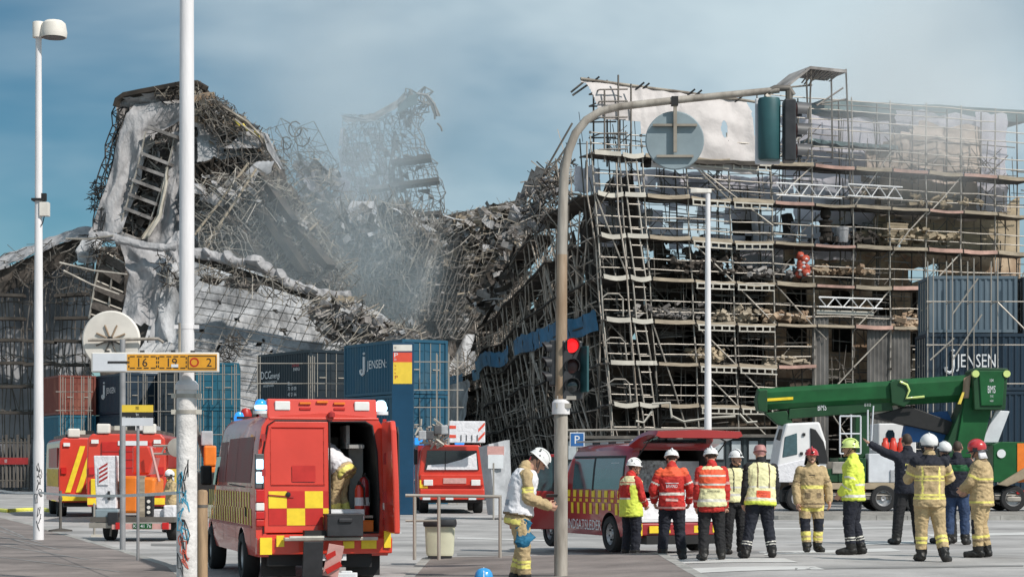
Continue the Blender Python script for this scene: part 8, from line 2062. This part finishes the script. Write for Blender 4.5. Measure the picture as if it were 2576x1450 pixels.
t = thing('safety_helmet', 'blue safety helmet lying at the bottom edge of the near pavement', 'helmet', (gx(1217, 27.2), 27.2, .13))
s = MB(); s.lathe([(.13, 0), (.13, .05), (.115, .11), (.08, .155), (.03, .172), (0, .174)], 20).build('shell', 'helmet_blue', t, smooth=50)
s = MB(); s.lathe([(.13, 0), (.155, .005), (.155, .012), (.13, .015)], 20, (0, 0, 0), 0, None, 1, 1.15).build('brim', 'helmet_blue', t, smooth=50)
MB().path([(0, -.131, .05), (0, -.10, .13), (0, 0, .176), (0, .10, .13)], .008, 5).build('ridge', 'decal_white', t)
# ------------------------------------------------------------------ smoke
def smoke_mat(name, col, dens, scale, sd, lo, hi, ani=0.2, stretch=(1, 1, 1)):
    m = bpy.data.materials.new(name); m.use_nodes = True; nt = m.node_tree; nd, lk = nt.nodes, nt.links
    nd.remove(nd['Principled BSDF']); out = nd['Material Output']
    pv = nd.new('ShaderNodeVolumePrincipled'); pv.inputs['Color'].default_value = (*col, 1); pv.inputs['Anisotropy'].default_value = ani
    tc = nd.new('ShaderNodeTexCoord')
    # fall-off towards the faces of the box, from generated 0..1 coordinates
    sub = nd.new('ShaderNodeVectorMath'); sub.operation = 'SUBTRACT'; sub.inputs[1].default_value = (.5, .5, .5); lk.new(tc.outputs['Generated'], sub.inputs[0])
    ln = nd.new('ShaderNodeVectorMath'); ln.operation = 'LENGTH'; lk.new(sub.outputs[0], ln.inputs[0])
    fo = nd.new('ShaderNodeMapRange'); fo.interpolation_type = 'SMOOTHSTEP'; fo.inputs['From Min'].default_value = .5; fo.inputs['From Max'].default_value = .12
    lk.new(ln.outputs['Value'], fo.inputs['Value'])
    mp = nd.new('ShaderNodeMapping'); mp.inputs['Location'].default_value = (sd, sd * 1.7, sd * .6); mp.inputs['Scale'].default_value = stretch; lk.new(tc.outputs['Object'], mp.inputs['Vector'])
    ns = nd.new('ShaderNodeTexNoise'); ns.inputs['Scale'].default_value = scale; ns.inputs['Detail'].default_value = 4; ns.inputs['Distortion'].default_value = .6; lk.new(mp.outputs[0], ns.inputs['Vector'])
    mr = nd.new('ShaderNodeMapRange'); mr.inputs['From Min'].default_value = lo; mr.inputs['From Max'].default_value = hi; mr.inputs['To Max'].default_value = dens; lk.new(ns.outputs['Fac'], mr.inputs['Value'])
    mu = nd.new('ShaderNodeMath'); mu.operation = 'MULTIPLY'; lk.new(mr.outputs[0], mu.inputs[0]); lk.new(fo.outputs[0], mu.inputs[1])
    lk.new(mu.outputs[0], pv.inputs['Density']); lk.new(pv.outputs[0], out.inputs['Volume'])
    M[name] = m; return m
def puff(c, size, rot, mt):
    s = MB(); n = 14; secs = []
    for k in range(9):
        f = R(-88 + 176 * k / 8); secs.append([Vector((math.cos(f) * math.cos(2 * math.pi * i / n) * size[0] / 2, math.cos(f) * math.sin(2 * math.pi * i / n) * size[1] / 2, math.sin(f) * size[2] / 2)) for i in range(n)])
    o = s.loft(secs).build('smoke', mt, kind='stuff'); o.location = c; o.rotation_euler = rot; return o
smoke_mat('smoke_gap', (.80, .91, .97), .16, .09, 3, .36, .66, stretch=(1, 1, .45))
smoke_mat('smoke_tower', (.86, .94, .985), .12, .06, 8, .30, .62, stretch=(1, 1, .45))
smoke_mat('smoke_roof', (.95, .975, .99), .13, .09, 5, .34, .66, stretch=(.5, 1, 1))
smoke_mat('smoke_drift', (.96, .98, .99), .05, .05, 2, .32, .62, stretch=(1, 1, .5))
puff(at(920, 690, 150), (13, 9, 25), (0, R(12), 0), 'smoke_gap')
puff(at(1020, 770, 152), (12, 8, 17), (0, R(18), 0), 'smoke_gap')
puff(at(830, 480, 165), (24, 9, 32), (0, R(-6), 0), 'smoke_tower')
puff(at(950, 300, 171), (24, 9, 26), (0, R(16), 0), 'smoke_tower')
puff(at(760, 620, 140.5), (22, 5, 17), (0, R(-40), 0), 'smoke_tower')
puff(at(2380, 280, 103), (20, 8, 8), (0, R(-4), R(20)), 'smoke_roof')
puff(at(2330, 400, 100.8), (12, 4, 8), (0, 0, R(20)), 'smoke_roof')
puff(at(2330, 130, 112), (20, 10, 12), (0, R(-20), R(10)), 'smoke_roof')
puff(at(800, 130, 178), (30, 10, 34), (0, R(10), 0), 'smoke_drift')
puff(at(560, 380, 158), (10, 6, 12), (0, 0, 0), 'smoke_drift')
